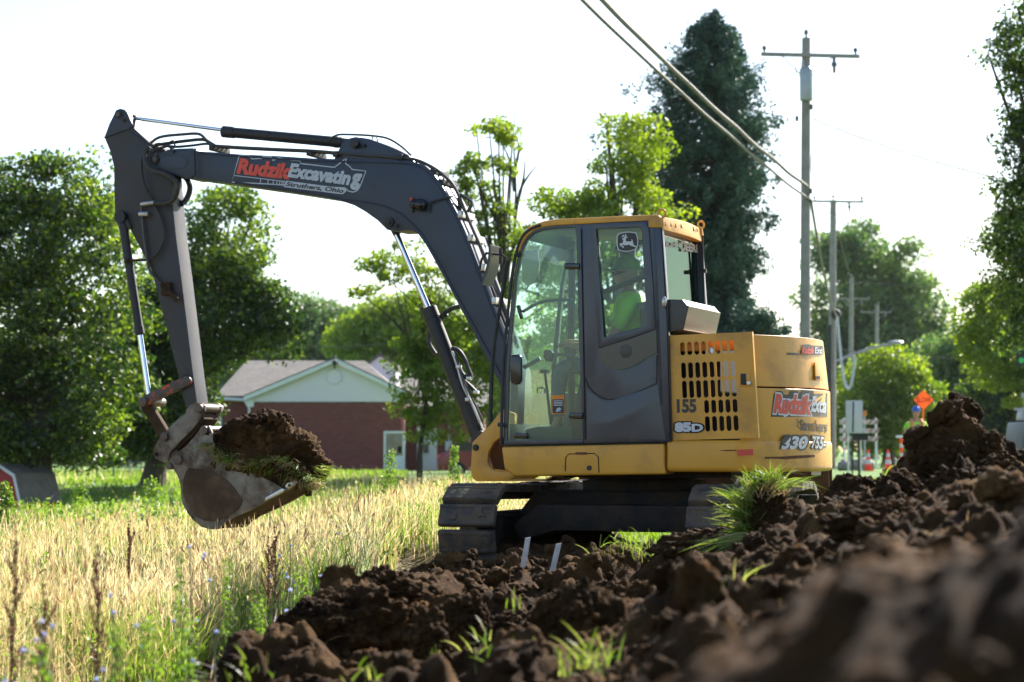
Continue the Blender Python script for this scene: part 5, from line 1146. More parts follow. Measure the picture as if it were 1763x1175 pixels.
# peak
clod(1652, 728, 11.3, 38, 'topmost jagged clod forming the tall soil peak below the slow sign', (0.9, 0.8, 1.05), 18, 0.4)
clod(1624, 775, 11.3, 26, 'clod on the left shoulder of the tall soil peak', (1, 0.8, 0.95), 19, 0.4)
clod(1692, 778, 11.1, 36, 'clod on the right shoulder of the tall soil peak', (0.95, 0.8, 1.0), 20, 0.4)
clod(1640, 795, 11.0, 40, 'shaded middle clod in the face of the tall soil peak', (1.1, 0.7, 0.9), 21, 0.4)
clod(1592, 822, 11.4, 24, 'lower left clod of the tall soil peak', (1.1, 0.8, 0.8), 22, 0.45)
clod(1722, 815, 10.8, 32, 'lower right clod of the tall soil peak', (1.1, 0.8, 0.9), 23, 0.45)
clod(1690, 845, 10.2, 36, 'clod just below the right shoulder of the peak', (1, 0.8, 0.9), 24, 0.45)
clod(545, 1065, 9.3, 36, 'clod on the crest of the left end of the heap', (1.4, 0.9, 0.7), 25, 0.45)
clod(660, 1020, 10.2, 40, 'crest clod above the steep shaded block', (1.3, 0.9, 0.8), 26, 0.45)
clod(740, 1110, 8.4, 40, 'clod on the ridge running down right of the shaded block', (0.8, 0.9, 1.2), 27, 0.45)
clod(1190, 1010, 10.2, 36, 'clod between the bright tuft and the blurred heap', (1.3, 0.9, 0.7), 28, 0.4)
_pl = Pile()
for cv in CLODV:
    idx = rng.choice(len(cv), 260); top_ = cv[idx]
    for p_ in top_:
        V, F = protos[rng.integers(10)]; _pl.add(V @ rotm(rng).T * (0.004 + 0.016 * rng.random() ** 3) + p_, F)
tag(_pl.build('clod_crumbs', MT['soil']), 'crumbs of soil clinging to the large clods', None, None, 'stuff')
# ------------------------------------------------------------------ earth in the bucket
SO = thing('soil_load', P(450, 780, 0.15), 'mound of dark soil and grassy turf heaped in the raised bucket', 'soil')
pl = Pile()
def blob(px, py, t, r, sc, seed, sub=5, amp=0.42):
    c = P(px, py, t); V, F = lump_verts(sub, seed, amp, 0.15, 1.4, sc); V = V * r
    q = V[:, :1] * np.array(RR) + V[:, 1:2] * np.array(TT) + V[:, 2:] * np.array([0, 0, 1.0]); pl.add(q + np.array(c), F)
for q in ((395, 762, 0.15, 0.17, (1.3, 1.3, 0.75), 1), (435, 756, 0.1, 0.2, (1, 1.1, 1), 2), (470, 760, 0.2, 0.22, (1, 1.1, 0.95), 3), (466, 738, 0.25, 0.15, (1.1, 1.2, 0.95), 4), (505, 782, 0.15, 0.22, (1.0, 1.2, 0.9), 5),
          (532, 806, 0.2, 0.15, (0.9, 1.3, 0.9), 6), (495, 812, 0.05, 0.17, (1.2, 1.0, 0.7), 7), (450, 795, 0.0, 0.19, (1.4, 0.7, 0.75), 8), (405, 780, -0.02, 0.14, (1.2, 0.6, 0.9), 9), (425, 735, 0.3, 0.13, (1, 1, .8), 10), (386, 752, 0.28, 0.12, (1.4, 1, .6), 11), (375, 762, 0.05, 0.09, (1.2, 1, .8), 12), (545, 806, 0.1, 0.11, (1, 1.2, .9), 13), (520, 820, 0.0, 0.12, (1.2, 1, .7), 14), (485, 728, 0.12, 0.10, (1, 1, .8), 15), (412, 742, 0.08, 0.10, (1.1, 1, .7), 16), (520, 768, 0.05, 0.10, (1, 1, .9), 17)): blob(*q)
for k in range(900):
    px = rnd.uniform(365, 532); yt = 745 - 38 * math.exp(-((px - 460) / 45) ** 2) + max(0, px - 490) * 0.95; py = yt + rnd.uniform(2, 70)
    r = 0.008 + 0.028 * rnd.random() ** 3; c = P(px, py, rnd.uniform(-0.06, 0.3) - 0.04)
    V, F = protos[rnd.randrange(10)]; pl.add(V @ rotm(rng).T * r + np.array(c), F)
c = P(465, 717, 0.15); V, F = lump_verts(4, 33, 0.3, 0.1); pl.add(V * 0.035 + np.array(c), F)
pl.build('soil_mass', MT['soil'], parent=SO, smooth=True)
# ================================================================== grass
def blades(base, h, w, lean, bend, seg=3, head=None, facing=None, curl=0.0):
    """ribbons: base (n,3); h,w,bend (n); lean (n) direction angle"""
    n = len(base); d = np.stack([np.cos(lean), np.sin(lean)], 1)
    fa = rng.uniform(0, math.pi, n) if facing is None else facing
    sx_ = np.stack([np.cos(fa), np.sin(fa)], 1)
    V = np.zeros((n, seg + 1, 2, 3))
    for k in range(seg + 1):
        f = k / seg; off = (bend * f ** 2)[:, None] * d * h[:, None]
        zc = h * f * (1 - 0.35 * bend * f) ; wd = w * (1 - 0.85 * f ** 1.5)
        for s_, sg in ((0, -1), (1, 1)):
            V[:, k, s_, :2] = base[:, :2] + off + sg * sx_ * wd[:, None] / 2
            V[:, k, s_, 2] = base[:, 2] + zc
    i = np.arange(n)[:, None] * (seg + 1) * 2
    F = np.stack([np.stack([i[:, 0] + 2 * k, i[:, 0] + 2 * k + 1, i[:, 0] + 2 * k + 3, i[:, 0] + 2 * k + 2], 1) for k in range(seg)], 1).reshape(-1, 4)
    V = V.reshape(-1, 3)
    if head is not None:
        hl, hw = head; off = bend[:, None] * d * h[:, None]; top = np.concatenate([base[:, :2] + off, (base[:, 2] + h * (1 - 0.35 * bend))[:, None]], 1)
        ax = np.concatenate([d * (2 * bend)[:, None], np.ones((n, 1))], 1); ax /= np.linalg.norm(ax, axis=1)[:, None]
        a = top - ax * hl[:, None] * 0.6; c = top + ax * hl[:, None] * 0.4
        Vs = []; Fs = []; nb = len(V)
        for r_ in range(2):
            sd = np.stack([np.cos(fa + r_ * 1.57), np.sin(fa + r_ * 1.57), 0 * fa], 1) * hw[:, None] / 2; mid = a * 0.6 + c * 0.4
            Vs.append(np.stack([a, mid + sd, c, mid - sd], 1).reshape(-1, 3)); Fs.append(nb + np.arange(n * 4).reshape(n, 4)); nb += n * 4
        V = np.concatenate([V] + Vs); F = np.concatenate([F] + Fs)
    return V, F
def in_soil(x, y):
    g = ground_h(x, y); s = soil_base(x, y) + 0.02
    r = (s > g + 0.0) & (y < 15.4) & (x > -2.9)
    r |= (x > -1.0) & (x < 2.6) & (y > 13) & (y < 18.9)
    r |= (y < 5.2) & (x > -0.6)
    return r
def scatter(n, y0, y1, xl, xr, pw=1.0):
    """positions between two side lines, x as a share of y"""
    y = y0 + (y1 - y0) * rng.random(n) ** pw; x = rng.uniform(0, 1, n); x = (xl + (xr - xl) * x) * y
    return x, y
def field_limit(x, y): return x < np.where(y < 20, 0.9, 0.9 + 0.02 * (y - 20))
MT['dry'] = leafmat('dry_grass', (0.52, 0.41, 0.20), (0.70, 0.58, 0.32), (0.82, 0.73, 0.47), 0.55, 0.6, 0.03, tmul=1.1)
MT['green'] = leafmat('green_grass', (0.06, 0.13, 0.015), (0.14, 0.24, 0.03), (0.26, 0.34, 0.06), 0.55, 0.8, 0.04, tmul=1.35)
MT['lawn'] = leafmat('lawn_grass', (0.10, 0.18, 0.02), (0.17, 0.26, 0.035), (0.24, 0.32, 0.055), 0.55, 0.5, 0.03, tmul=1.35)
VF = []
def add_dry(n, y0, y1, wmul, seg, hm=1.0, pw=1.0):
    x, y = scatter(n, y0, y1, -0.30, 0.12, pw); ok = field_limit(x, y) & ~in_soil(x, y); x, y = x[ok], y[ok]
    patch = noise3(x * 0.45, y * 0.45, 3); far = sm(19, 31, y) * (0.08 + 0.92 * sm(-0.10, -0.17, x / y))
    k = rng.random(len(x)) < np.clip(0.80 + patch * 1.1 - far * 0.65, 0.06, 1); x, y = x[k], y[k]
    h = (0.22 + 0.42 * rng.random(len(x)) ** 1.3) * (0.9 + 0.25 * noise3(x * 0.3, y * 0.3, 7)) * hm
    h *= 0.55 + 0.45 * sm(6.5, 10, y); h *= 1 - 0.25 * sm(20, 35, y)
    z = ground_h(x, y); V, F = blades(np.stack([x, y, z], 1), h, rng.uniform(.002, .006, len(x)) * wmul, rng.uniform(0, 6.28, len(x)), rng.uniform(.02, .75, len(x)) ** 1.3, seg, (rng.uniform(.03, .13, len(x)), rng.uniform(.002, .011, len(x)) * wmul ** 0.7))
    VF.append((V, F))
add_dry(34000, 5.0, 12, 0.9, 3); add_dry(46000, 12, 24, 1.3, 2); add_dry(30000, 24, 45, 3.0, 2); add_dry(9000, 45, 60, 5, 1)
def merge(VF):
    Vs, Fs, n = [], [], 0
    for V, F in VF: Vs.append(V); Fs.append(F + n); n += len(V)
    return np.concatenate(Vs), np.concatenate(Fs)
V, F = merge(VF); VF = []
add_dry(2600, 5.0, 14, 1.3, 3, 1.12); add_dry(4000, 12, 30, 2.0, 2, 1.12)
V_, F_ = merge(VF); MT['brown'] = leafmat('reddish_seed_grass', (0.20, 0.10, 0.055), (0.36, 0.21, 0.12), (0.50, 0.33, 0.22), 0.45, 0.9, 0.03)
o = arr_mesh('brown_grass', V_, F_, MT['brown']); tag(o, 'reddish brown seed grass mixed through the dry field', None, None, 'stuff')
o = arr_mesh('dry_grass', V, F, MT['dry']); tag(o, 'tall dry tan grass with seed heads filling the field', None, None, 'stuff')
VF = []
def add_green(n, y0, y1, wmul, seg, hmin, hmax, thr, pw=1.0, xr=0.12):
    x, y = scatter(n, y0, y1, -0.30, xr, pw); ok = field_limit(x, y) & ~in_soil(x, y); x, y = x[ok], y[ok]
    p = noise3(x * 0.6, y * 0.6, 11) + sm(9.5, 6.5, y) * 0.7 + sm(24, 34, y) * 0.6 + sm(-1.0, 0.2, soil_base(x, y) - ground_h(x, y)) * 0.0
    e = np.exp(-((x - (-0.127 * y)) / 0.9) ** 2) * (y < 15) * 0.35; k = p + e > thr + rng.random(len(x)) * 0.25 + 0.45 * (y > 24) * sm(-0.17, -0.10, x / y); x, y = x[k], y[k]
    z = ground_h(x, y); V, F = blades(np.stack([x, y, z], 1), rng.uniform(hmin, hmax, len(x)), rng.uniform(.006, .012, len(x)) * wmul, rng.uniform(0, 6.28, len(x)), rng.uniform(.1, .6, len(x)), seg)
    VF.append((V, F))
add_green(30000, 5.0, 14, 0.8, 3, .12, .46, -0.32); add_green(36000, 12, 27, 1.5, 2, .15, .46, -0.16); add_green(46000, 20, 52, 3.0, 2, .18, .46, -0.2)
V, F = merge(VF); o = arr_mesh('green_grass', V, F, MT['green']); tag(o, 'fresh green grass growing between the dry stems', None, None, 'stuff')
# broad leafed undergrowth: small leaves on short stems
def leaf_cloud(C, R, nl, size, flat=0.4, squash=(1, 1, 1)):
    """C (m,3) centres, R (m) radii; nl leaves each; returns rhombic leaves"""
    m = len(C); D = rng.normal(size=(m, nl, 3)); D /= np.linalg.norm(D, axis=2)[..., None]
    rad = R[:, None] * (0.25 + 0.75 * rng.random((m, nl)) ** 0.5)
    P_ = C[:, None, :] + D * rad[..., None] * np.array(squash); P_ = P_.reshape(-1, 3); n = len(P_)
    nr = rng.normal(size=(n, 3)); nr[:, 2] += flat * 2; nr /= np.linalg.norm(nr, axis=1)[:, None]
    a = rng.normal(size=(n, 3)); a -= (a * nr).sum(1)[:, None] * nr; a /= np.linalg.norm(a, axis=1)[:, None]; b = np.cross(nr, a)
    s = size * rng.uniform(0.6, 1.3, n)[:, None]
    V = np.stack([P_ - a * s, P_ + b * s * 0.55 + nr * s * 0.12, P_ + a * s, P_ - b * s * 0.55 + nr * s * 0.12], 1).reshape(-1, 3)
    return V, np.arange(n * 4).reshape(n, 4)
MT['weed'] = leafmat('weed_leaves', (0.06, 0.12, 0.015), (0.13, 0.22, 0.03), (0.25, 0.34, 0.06), 0.55, 0.7, 0.04, tmul=1.4)
cs = []
for (n, y0, y1, z0, z1, thr) in ((1500, 5.2, 12.5, .06, .30, 0.05), (900, 12.5, 26, .08, .32, 0.25), (2200, 22, 50, .08, .36, -0.15)):
    x, y = scatter(n, y0, y1, -0.29, 0.1); ok = field_limit(x, y) & ~in_soil(x, y); x, y = x[ok], y[ok]
    p = noise3(x * 0.6, y * 0.6, 17) + sm(9, 6, y) * 0.5 + np.exp(-((x + 0.120 * y) / 0.6) ** 2) * 0.5 * (y < 14); k = p > thr + 0.45 * (y > 24) * sm(-0.17, -0.10, x / y); x, y = x[k], y[k]
    z = ground_h(x, y) + rng.uniform(z0, z1, len(x)); cs.append((np.stack([x, y, z], 1), y))
VF = []
for C_, y in cs: VF.append(leaf_cloud(C_, np.full(len(C_), 0.06 + 0.003 * y.mean()), 22, 0.012 + 0.0007 * y.mean()))
V, F = merge(VF); o = arr_mesh('field_weeds', V, F, MT['weed']); tag(o, 'low leafy green weeds among the grass', None, None, 'stuff')
# mown lawn near and far on the right side, seen beneath and beside the machine
x, y = scatter(60000, 15, 60, 0.0, 0.30, 1.3); ok = (x > 0.9 + (y < 20) * 0) & ~in_soil(x, y) & (x < pole_x(y) + 3.2); x, y = x[ok], y[ok]
V, F = blades(np.stack([x, y, ground_h(x, y)], 1), rng.uniform(.05, .13, len(x)), rng.uniform(.006, .012, len(x)) * (0.6 + y / 22), rng.uniform(0, 6.28, len(x)), rng.uniform(.1, .7, len(x)), 2)
o = arr_mesh('lawn_grass', V, F, MT['lawn']); tag(o, 'short bright lawn grass on the verge behind the machine', None, None, 'stuff')
# single tall plants
MT['dock'] = surf('rusty_seed_head', (0.16, 0.055, 0.025), (0.26, 0.10, 0.045), 20, 0.9)
MT['stem'] = surf('plant_stem', (0.10, 0.13, 0.04), (0.14, 0.11, 0.05), 12, 0.8)
MT['flower'] = leafmat('blue_petal', (0.46, 0.49, 0.78), (0.58, 0.60, 0.85), None, 0.45, 5, 0.02)
MT['dstem'] = surf('brown_stem', (0.17, 0.09, 0.045), (0.13, 0.07, 0.04), 12, 0.85)
def ground_pt(px, d): x = (px - 881.5) / FPX * d; return Vector((x, d, float(ground_h(x, d))))
def dock(px_top, py_top, d, lab):
    top = W(px_top, py_top, d); b0 = ground_pt(px_top + rnd.uniform(-8, 12), d); H = top.z - b0.z
    r = thing('dock_plant', b0, lab, 'plant', 'rust brown dock stalks in the dry grass')
    pts = [b0 + (top - b0) * (i / 6) + Vector((math.sin(i * 1.7) * 0.006, 0, 0)) for i in range(7)]
    m = MB(); m.tube(pts, [0.005, .0048, .0045, .004, .0035, .003, .001], 5)
    pl = Pile(); br = [(p0, 0.0) for p0 in ()]
    for k in range(9):
        f = 0.5 + 0.42 * k / 9; p0 = b0 + (top - b0) * f; a = rnd.uniform(0, 6.28); L = 0.14 * (1 - (f - 0.45)) * rnd.uniform(.6, 1.1); e = p0 + Vector((math.cos(a) * L * 0.4, math.sin(a) * L * 0.4, L))
        m.tube([p0, e], [0.002, 0.001], 4)
        C_ = np.array([list(p0 + (e - p0) * q) for q in np.linspace(.15, 1, 8)]); pl.add(*leaf_cloud(C_, np.full(len(C_), 0.010), 13, 0.0055))
    C_ = np.array([list(b0 + (top - b0) * q) for q in np.linspace(.55, 1, 16)]); pl.add(*leaf_cloud(C_, np.full(len(C_), 0.011), 16, 0.0055))
    m.build('stem', MT['dstem'], r); pl.build('seed_head', MT['dock'], parent=r)
dock(28, 902, 8.2, 'tall rust brown dock stalk near the left edge of the field')
dock(168, 942, 8.0, 'thin rust brown dock stalk standing second from the left edge')
dock(76, 1008, 7.6, 'short dark dock stalk between the two taller stalks at left')
dock(222, 898, 14.0, 'small distant dock stalk in the middle of the dry field')
dock(473, 900, 12.5, 'rust brown dock stalk below the right side of the bucket')
dock(462, 925, 12.8, 'fainter dock stalk just left of the one below the bucket')
def chicory(px, py, d, lab, nf=3):
    top = W(px, py, d); b0 = ground_pt(px + rnd.uniform(-25, 25), d)
    r = thing('chicory_plant', b0, lab, 'plant', 'chicory plants with small blue flowers')
    mid = b0.lerp(top, 0.55) + Vector((rnd.uniform(-.03, .03), rnd.uniform(-.03, .03), 0)); m = MB(); m.tube(smooth_path([b0, mid, top], 4), 0.0028, 5); heads = [top]
    for k in range(nf):
        s0 = b0.lerp(top, rnd.uniform(.45, .85)); e = s0 + Vector((rnd.uniform(-.12, .12), rnd.uniform(-.1, .1), rnd.uniform(.03, .16))); m.tube([s0, e], 0.002, 4); heads.append(e)
    m.build('stem', MT['stem'], r)
    for h_ in heads:
        f = MB(); nrm = Vector((rnd.uniform(-.5, .5), -0.8, rnd.uniform(.1, .9))).normalized(); a = nrm.orthogonal().normalized(); b_ = nrm.cross(a)
        for q in range(11):
            t = q / 11 * 6.283; dr = a * math.cos(t) + b_ * math.sin(t); sd_ = nrm.cross(dr); R0 = 0.0075 + 0.0004 * d
            f.add([h_, h_ + dr * R0 * .6 + sd_ * R0 * .22, h_ + dr * R0 + nrm * 0.003, h_ + dr * R0 * .6 - sd_ * R0 * .22], [(0, 1, 2, 3)])
        f.build('flower', MT['flower'], r, smooth=False)
LAB = ['nearest blue chicory plant by the left edge, flowers low in the grass', 'blue chicory with flowers level with the short dock stalk', 'blue chicory in the left foreground beside the thin dock stalk', 'chicory with pale flowers behind the thin dock stalk', 'deep blue chicory under the bucket, left of its lowest point', 'deep blue chicory directly under the lowest point of the bucket', 'chicory between the bucket and the left end of the soil heap', 'chicory by the green weeds left of the soil heap', 'chicory flowering at the edge of the soil heap', 'far chicory under the raised bucket lip', 'far chicory halfway from the bucket to the track', 'far chicory in the dry grass left of the track', 'low chicory right of the thin dock stalk', 'chicory near the soil edge, lowest of those left of the heap']
for k, (px, py, d) in enumerate(((40, 1120, 6.6), (72, 1070, 7.0), (90, 1078, 7.0), (190, 1025, 7.6), (327, 942, 9.5), (352, 955, 9.5), (495, 995, 10), (500, 1016, 9.6), (538, 1033, 9.6), (500, 940, 14), (575, 925, 16), (560, 990, 13), (196, 1055, 7.4), (372, 1088, 8))): chicory(px, py, d, LAB[k], 3 if k < 9 else 4)
def leafy_weed(px, py, d, lab, w=0.10, n=60, ls=0.02):
    ls = ls * 0.62; top = W(px, py, d); b0 = ground_pt(px, d); H = top.z - b0.z
    r = thing('leafy_weed', b0, lab, 'plant', 'tall leafy green weeds')
    m = MB(); m.tube([b0, b0.lerp(top, .5) + Vector((.01, 0, 0)), top], [0.006, .004, .001], 5); m.build('stem', MT['stem'], r)
    C_ = np.array([[b0.x + rnd.uniform(-w, w) * (1.1 - f), b0.y + rnd.uniform(-w, w) * (1.1 - f), b0.z + H * f] for f in np.linspace(.15, 1, n // 2)])
    V, F = leaf_cloud(C_, np.full(len(C_), w * 0.5), 26, ls, 0.2); arr_mesh('leaves', V, F, MT['weed'], parent=r)
leafy_weed(672, 782, 30, 'bright leafy weed standing in front of the white framed door', 0.18, 60, 0.035)
leafy_weed(783, 772, 32, 'leafy weed in front of the red car', 0.13, 60, 0.035)
leafy_weed(312, 960, 8.8, 'leafy weed with yellow green shoots under the bucket', 0.05, 50, 0.013)
leafy_weed(395, 965, 9.0, 'dark leafy weed left of the heap under the bucket', 0.05, 50, 0.013)
leafy_weed(205, 1080, 7.0, 'low bright weed with an orange tinged leaf at bottom left', 0.06, 50, 0.014)
leafy_weed(262, 1075, 7.2, 'bushy clover like weed at the bottom left of the heap', 0.10, 60, 0.016)
leafy_weed(325, 1080, 7.4, 'second bushy clover like weed nearer the heap', 0.10, 60, 0.016)
leafy_weed(12, 838, 24, 'leafy shoot in front of the red shed', 0.15, 50, 0.05)
leafy_weed(75, 1125, 6.4, 'broad leaved weed in the bottom left corner', 0.08, 40, 0.02)
leafy_weed(140, 838, 36, 'low weed left of the second dark tree trunk', 0.25, 50, 0.05)
leafy_weed(262, 832, 38, 'clump of weeds at the foot of the second tree trunk', 0.3, 60, 0.05)
leafy_weed(450, 1040, 9.2, 'green weed overhanging the left slope of the heap', 0.09, 60, 0.014)
leafy_weed(520, 985, 10.5, 'feathery green weed above the left slope of the heap', 0.09, 60, 0.014)
# tufts on the soil
MT['tuft'] = leafmat('vivid_grass', (0.07, 0.13, 0.015), (0.16, 0.24, 0.035), (0.36, 0.38, 0.10), 0.5, 6, 0.05, tmul=1.2)
MT['straw'] = leafmat('straw', (0.35, 0.25, 0.12), (0.55, 0.42, 0.22), None, 0.4, 6, 0.03)
def tuft(name, C_, n, h, spread, w, lab, up=Vector((0, 0, 1)), cat='grass tuft', parent=None, mat='tuft', group='grass tufts torn up with the soil', fan=0.8):
    V = []; F = []
    for k in range(n):
        b0 = Vector(C_) + Vector((rnd.gauss(0, spread), rnd.gauss(0, spread), rnd.gauss(0, spread * 0.5))); a = rnd.uniform(0, 6.28); d = (up + Vector((math.cos(a), math.sin(a), rnd.uniform(-.3, .3))) * rnd.uniform(0, fan)).normalized()
        L = h * rnd.uniform(.45, 1.1); sd = d.cross(Vector((rnd.gauss(0, 1), rnd.gauss(0, 1), rnd.gauss(0, 1)))).normalized(); droop = rnd.uniform(0.1, 0.6); base = len(V)
        for i in range(5):
            f = i / 4; p = b0 + d * L * f + Vector((d.x, d.y, 0)) * L * 0.3 * f * f - Vector((0, 0, 1)) * droop * L * f * f; ww = w * (1 - f ** 2) * 0.5 + 0.0003
            V += [p - sd * ww, p + sd * ww]
        F += [(base + 2 * i, base + 2 * i + 1, base + 2 * i + 3, base + 2 * i + 2) for i in range(4)]
    o = arr_mesh(name, np.array([tuple(v) for v in V]), np.array(F), MT[mat], parent=parent, origin=None if parent else Vector(C_))
    if parent is None: tag(o, lab, cat, group)
    return o
# grassy sod clump on the slope
sw_ = W(1312, 900, 11.2); SD = thing('sod_clump', sw_ + Vector((0, 0, -0.2)), 'upended sod clump with long green grass, standing on the slope before the right track', 'sod')
pl = Pile(); V, F = lump_verts(6, 40, 0.3, 0.08, 1.4, (0.8, 0.8, 1.25)); pl.add(V * 0.15 + np.array(W(1318, 888, 11.2)), F); V, F = lump_verts(5, 41, 0.3, 0.08, 1.4, (1.1, 0.9, 0.9)); pl.add(V * 0.12 + np.array(W(1325, 915, 11.2)), F); pl.build('sod_soil', MT['soil'], parent=SD, smooth=True)
for k, (px, py) in enumerate(((1300, 845), (1318, 838), (1285, 865), (1280, 890), (1290, 915), (1335, 835))):
    tuft('grass_blades', W(px, py, 11.15), 85, 0.17, 0.03, 0.006, '', Vector((-0.55, -0.4, 0.6)) if px < 1300 else Vector((-0.1, -0.2, 1)), parent=SD, fan=0.9)
tuft('grass_blades', W(1290, 925, 11.05), 30, 0.26, 0.03, 0.007, '', Vector((-1.0, -0.2, 0.0)), parent=SD, fan=0.4)
tuft('grass_blades', W(1340, 840, 11.05), 25, 0.2, 0.03, 0.006, '', Vector((0.8, -0.2, 0.6)), parent=SD, fan=0.6)
tuft('straw_blades', W(1325, 850, 11.1), 60, 0.12, 0.04, 0.004, '', Vector((0.2, -0.3, 0.7)), parent=SD, mat='straw')
for (px, py, d, n, h, sp, lab) in ((1085, 990, 12.3, 130, 0.15, 0.09, 'bright grass tuft on the soil between the tracks'), (878, 1050, 8.6, 6, 0.12, 0.02, 'few thin blades left of the largest rounded clod'), (838, 1110, 7.9, 14, 0.10, 0.04, 'small pale tuft at the edge of the dark hollow'),
                                (880, 1152, 7.0, 40, 0.11, 0.06, 'tuft of blades in the bottom middle, left of the largest clod'), (1010, 1150, 6.8, 45, 0.16, 0.05, 'upright blades at the foot of the largest rounded clod'), (1260, 1025, 7.6, 25, 0.13, 0.05, 'yellow green tuft above the blurred heap'),
                                (1432, 885, 10.5, 4, 0.08, 0.01, 'single green blade on the slope below the dark clod'), (630, 1170, 6.9, 12, 0.10, 0.04, 'short blades at the bottom edge left of the middle'), (1525, 818, 10.3, 3, 0.16, 0.006, 'single upright blade before the round dark clod'), (425, 1165, 7.1, 15, 0.08, 0.05, 'small blades on the bottom left foot of the heap'),
                                (745, 1130, 8.2, 5, 0.05, 0.02, 'tiny sprig on the steep shaded block')):
    w = W(px, py, d); z = max(w.z, float(soil_h(np.array([w.x]), np.array([w.y]), False)[0])) if d > 12 else w.z
    tuft('grass_tuft', Vector((w.x, w.y, z)), n, h, sp, 0.006, lab)
# turf and grass hanging from the bucket load
for k in range(26):
    f = k / 25; px = 362 + f * 190; py = 768 + 60 * f + 16 * math.sin(f * 7); 
    tuft('turf_grass', P(px, py, -0.14 + 0.04 * math.sin(k)), 34, 0.085, 0.028, 0.005, '', Vector((-0.1, -0.8, -0.15 + 0.5 * (k % 2))), parent=SO, fan=0.9, mat='tuft' if k % 3 else 'straw')
for px, py, t in ((548, 806, 0.0), (555, 812, 0.1), (545, 822, 0.05), (540, 800, 0.2), (552, 800, 0.3), (535, 825, -0.05)):
    tuft('turf_grass', P(px, py, t), 60, 0.09, 0.04, 0.005, '', Vector((0.7, -0.5, 0.0)), parent=SO, fan=0.9)
tuft('turf_grass', P(362, 768, -0.1), 40, 0.11, 0.03, 0.006, '', Vector((-0.6, -0.5, 0.2)), parent=SO, fan=0.8)
# white survey laths in the soil
MT['lath'] = surf('weathered_white_lath', (0.55, 0.54, 0.52), (0.42, 0.41, 0.40), 30, 0.8, bump=0.2, bscale=60)
for (x0, y0, x1, y1, d, lab) in ((909, 926, 900, 966, 13.3, 'left of two pale wooden laths stuck in the soil under the machine'), (962, 936, 948, 984, 12.7, 'right and taller of two pale wooden laths in the soil under the machine')):
    a, b_ = W(x0, y0, d), W(x1, y1 + 12, d); m = MB(); m.box((a + b_) / 2, (0.034, 0.012, (a - b_).length), Vector((0.97, 0.1, 0.2)).normalized(), None, (a - b_).normalized())
    o = m.build('wooden_lath', MT['lath'], bevel=0.002, origin=b_); tag(o, lab, 'stake', 'pale laths under the machine')

# straw, roots and stems scattered over the soil
n = 1500; x = rng.uniform(-2.4, 4.5, n); y = rng.uniform(5.5, 14.5, n); ok = in_soil(x, y) & (np.abs(x) < .27 * y + .3); x, y = x[ok], y[ok]
VF = []; bz = soil_h(x, y, False) + 0.01; hh = rng.uniform(.02, .10, len(x)); V, F = blades(np.stack([x, y, bz], 1), hh, np.full(len(x), .0022), rng.uniform(0, 6.28, len(x)), rng.uniform(.8, 1.8, len(x)), 3)
o = arr_mesh('straw_bits', V, F, MT['straw']); tag(o, 'bits of dry straw and root lying in the dug soil', None, None, 'stuff')

# roots and grass trailing out of the bucket load
for k in range(34):
    f = rnd.random(); px = 372 + f * 175; py = 775 + 55 * f
    tuft('turf_grass', P(px, py + rnd.uniform(-6, 10), -0.12 + 0.05 * rnd.random()), 16, 0.10, 0.03, 0.004, '', Vector((rnd.uniform(-.4, .4), -0.7, rnd.uniform(-.8, .3))), parent=SO, fan=0.7, mat=('straw', 'tuft', 'green')[k % 3])

x, y = scatter(26000, 50, 84, -0.27, -0.05); V, F = blades(np.stack([x, y, ground_h(x, y)], 1), rng.uniform(.05, .14, len(x)), rng.uniform(.05, .09, len(x)), rng.uniform(0, 6.28, len(x)), rng.uniform(.1, .7, len(x)), 1)
o = arr_mesh('lawn_grass_beyond', V, F, MT['lawn']); tag(o, 'bright mown lawn grass beyond the field at the left', None, None, 'stuff')
# ================================================================== trees
MT['bark'] = surf('bark', (0.055, 0.042, 0.030), (0.085, 0.068, 0.05), 6, 0.95, bump=0.6, bscale=14)
MT['leaf_maple'] = leafmat('maple_leaves', (0.011, 0.028, 0.007), (0.042, 0.092, 0.013), (0.24, 0.32, 0.04), 0.42, 0.35, 0.05, tmul=1.5)  # dark and yellow tones spread wide, painting in shaded and sunlit foliage
MT['leaf_bright'] = leafmat('bright_leaves', (0.08, 0.14, 0.015), (0.17, 0.25, 0.025), (0.28, 0.34, 0.045), 0.5, 0.4, 0.05, tmul=1.5)
MT['leaf_spruce'] = leafmat('spruce_needles', (0.014, 0.042, 0.030), (0.032, 0.080, 0.055), (0.075, 0.14, 0.075), 0.2, 0.5, 0.04)
MT['leaf_far'] = leafmat('hazed_distant_leaves', (0.05, 0.11, 0.035), (0.11, 0.19, 0.05), (0.20, 0.27, 0.065), 0.42, 0.12, 0.04, tmul=1.4)  # lightened leaf colour, distance haze mixed into the tones
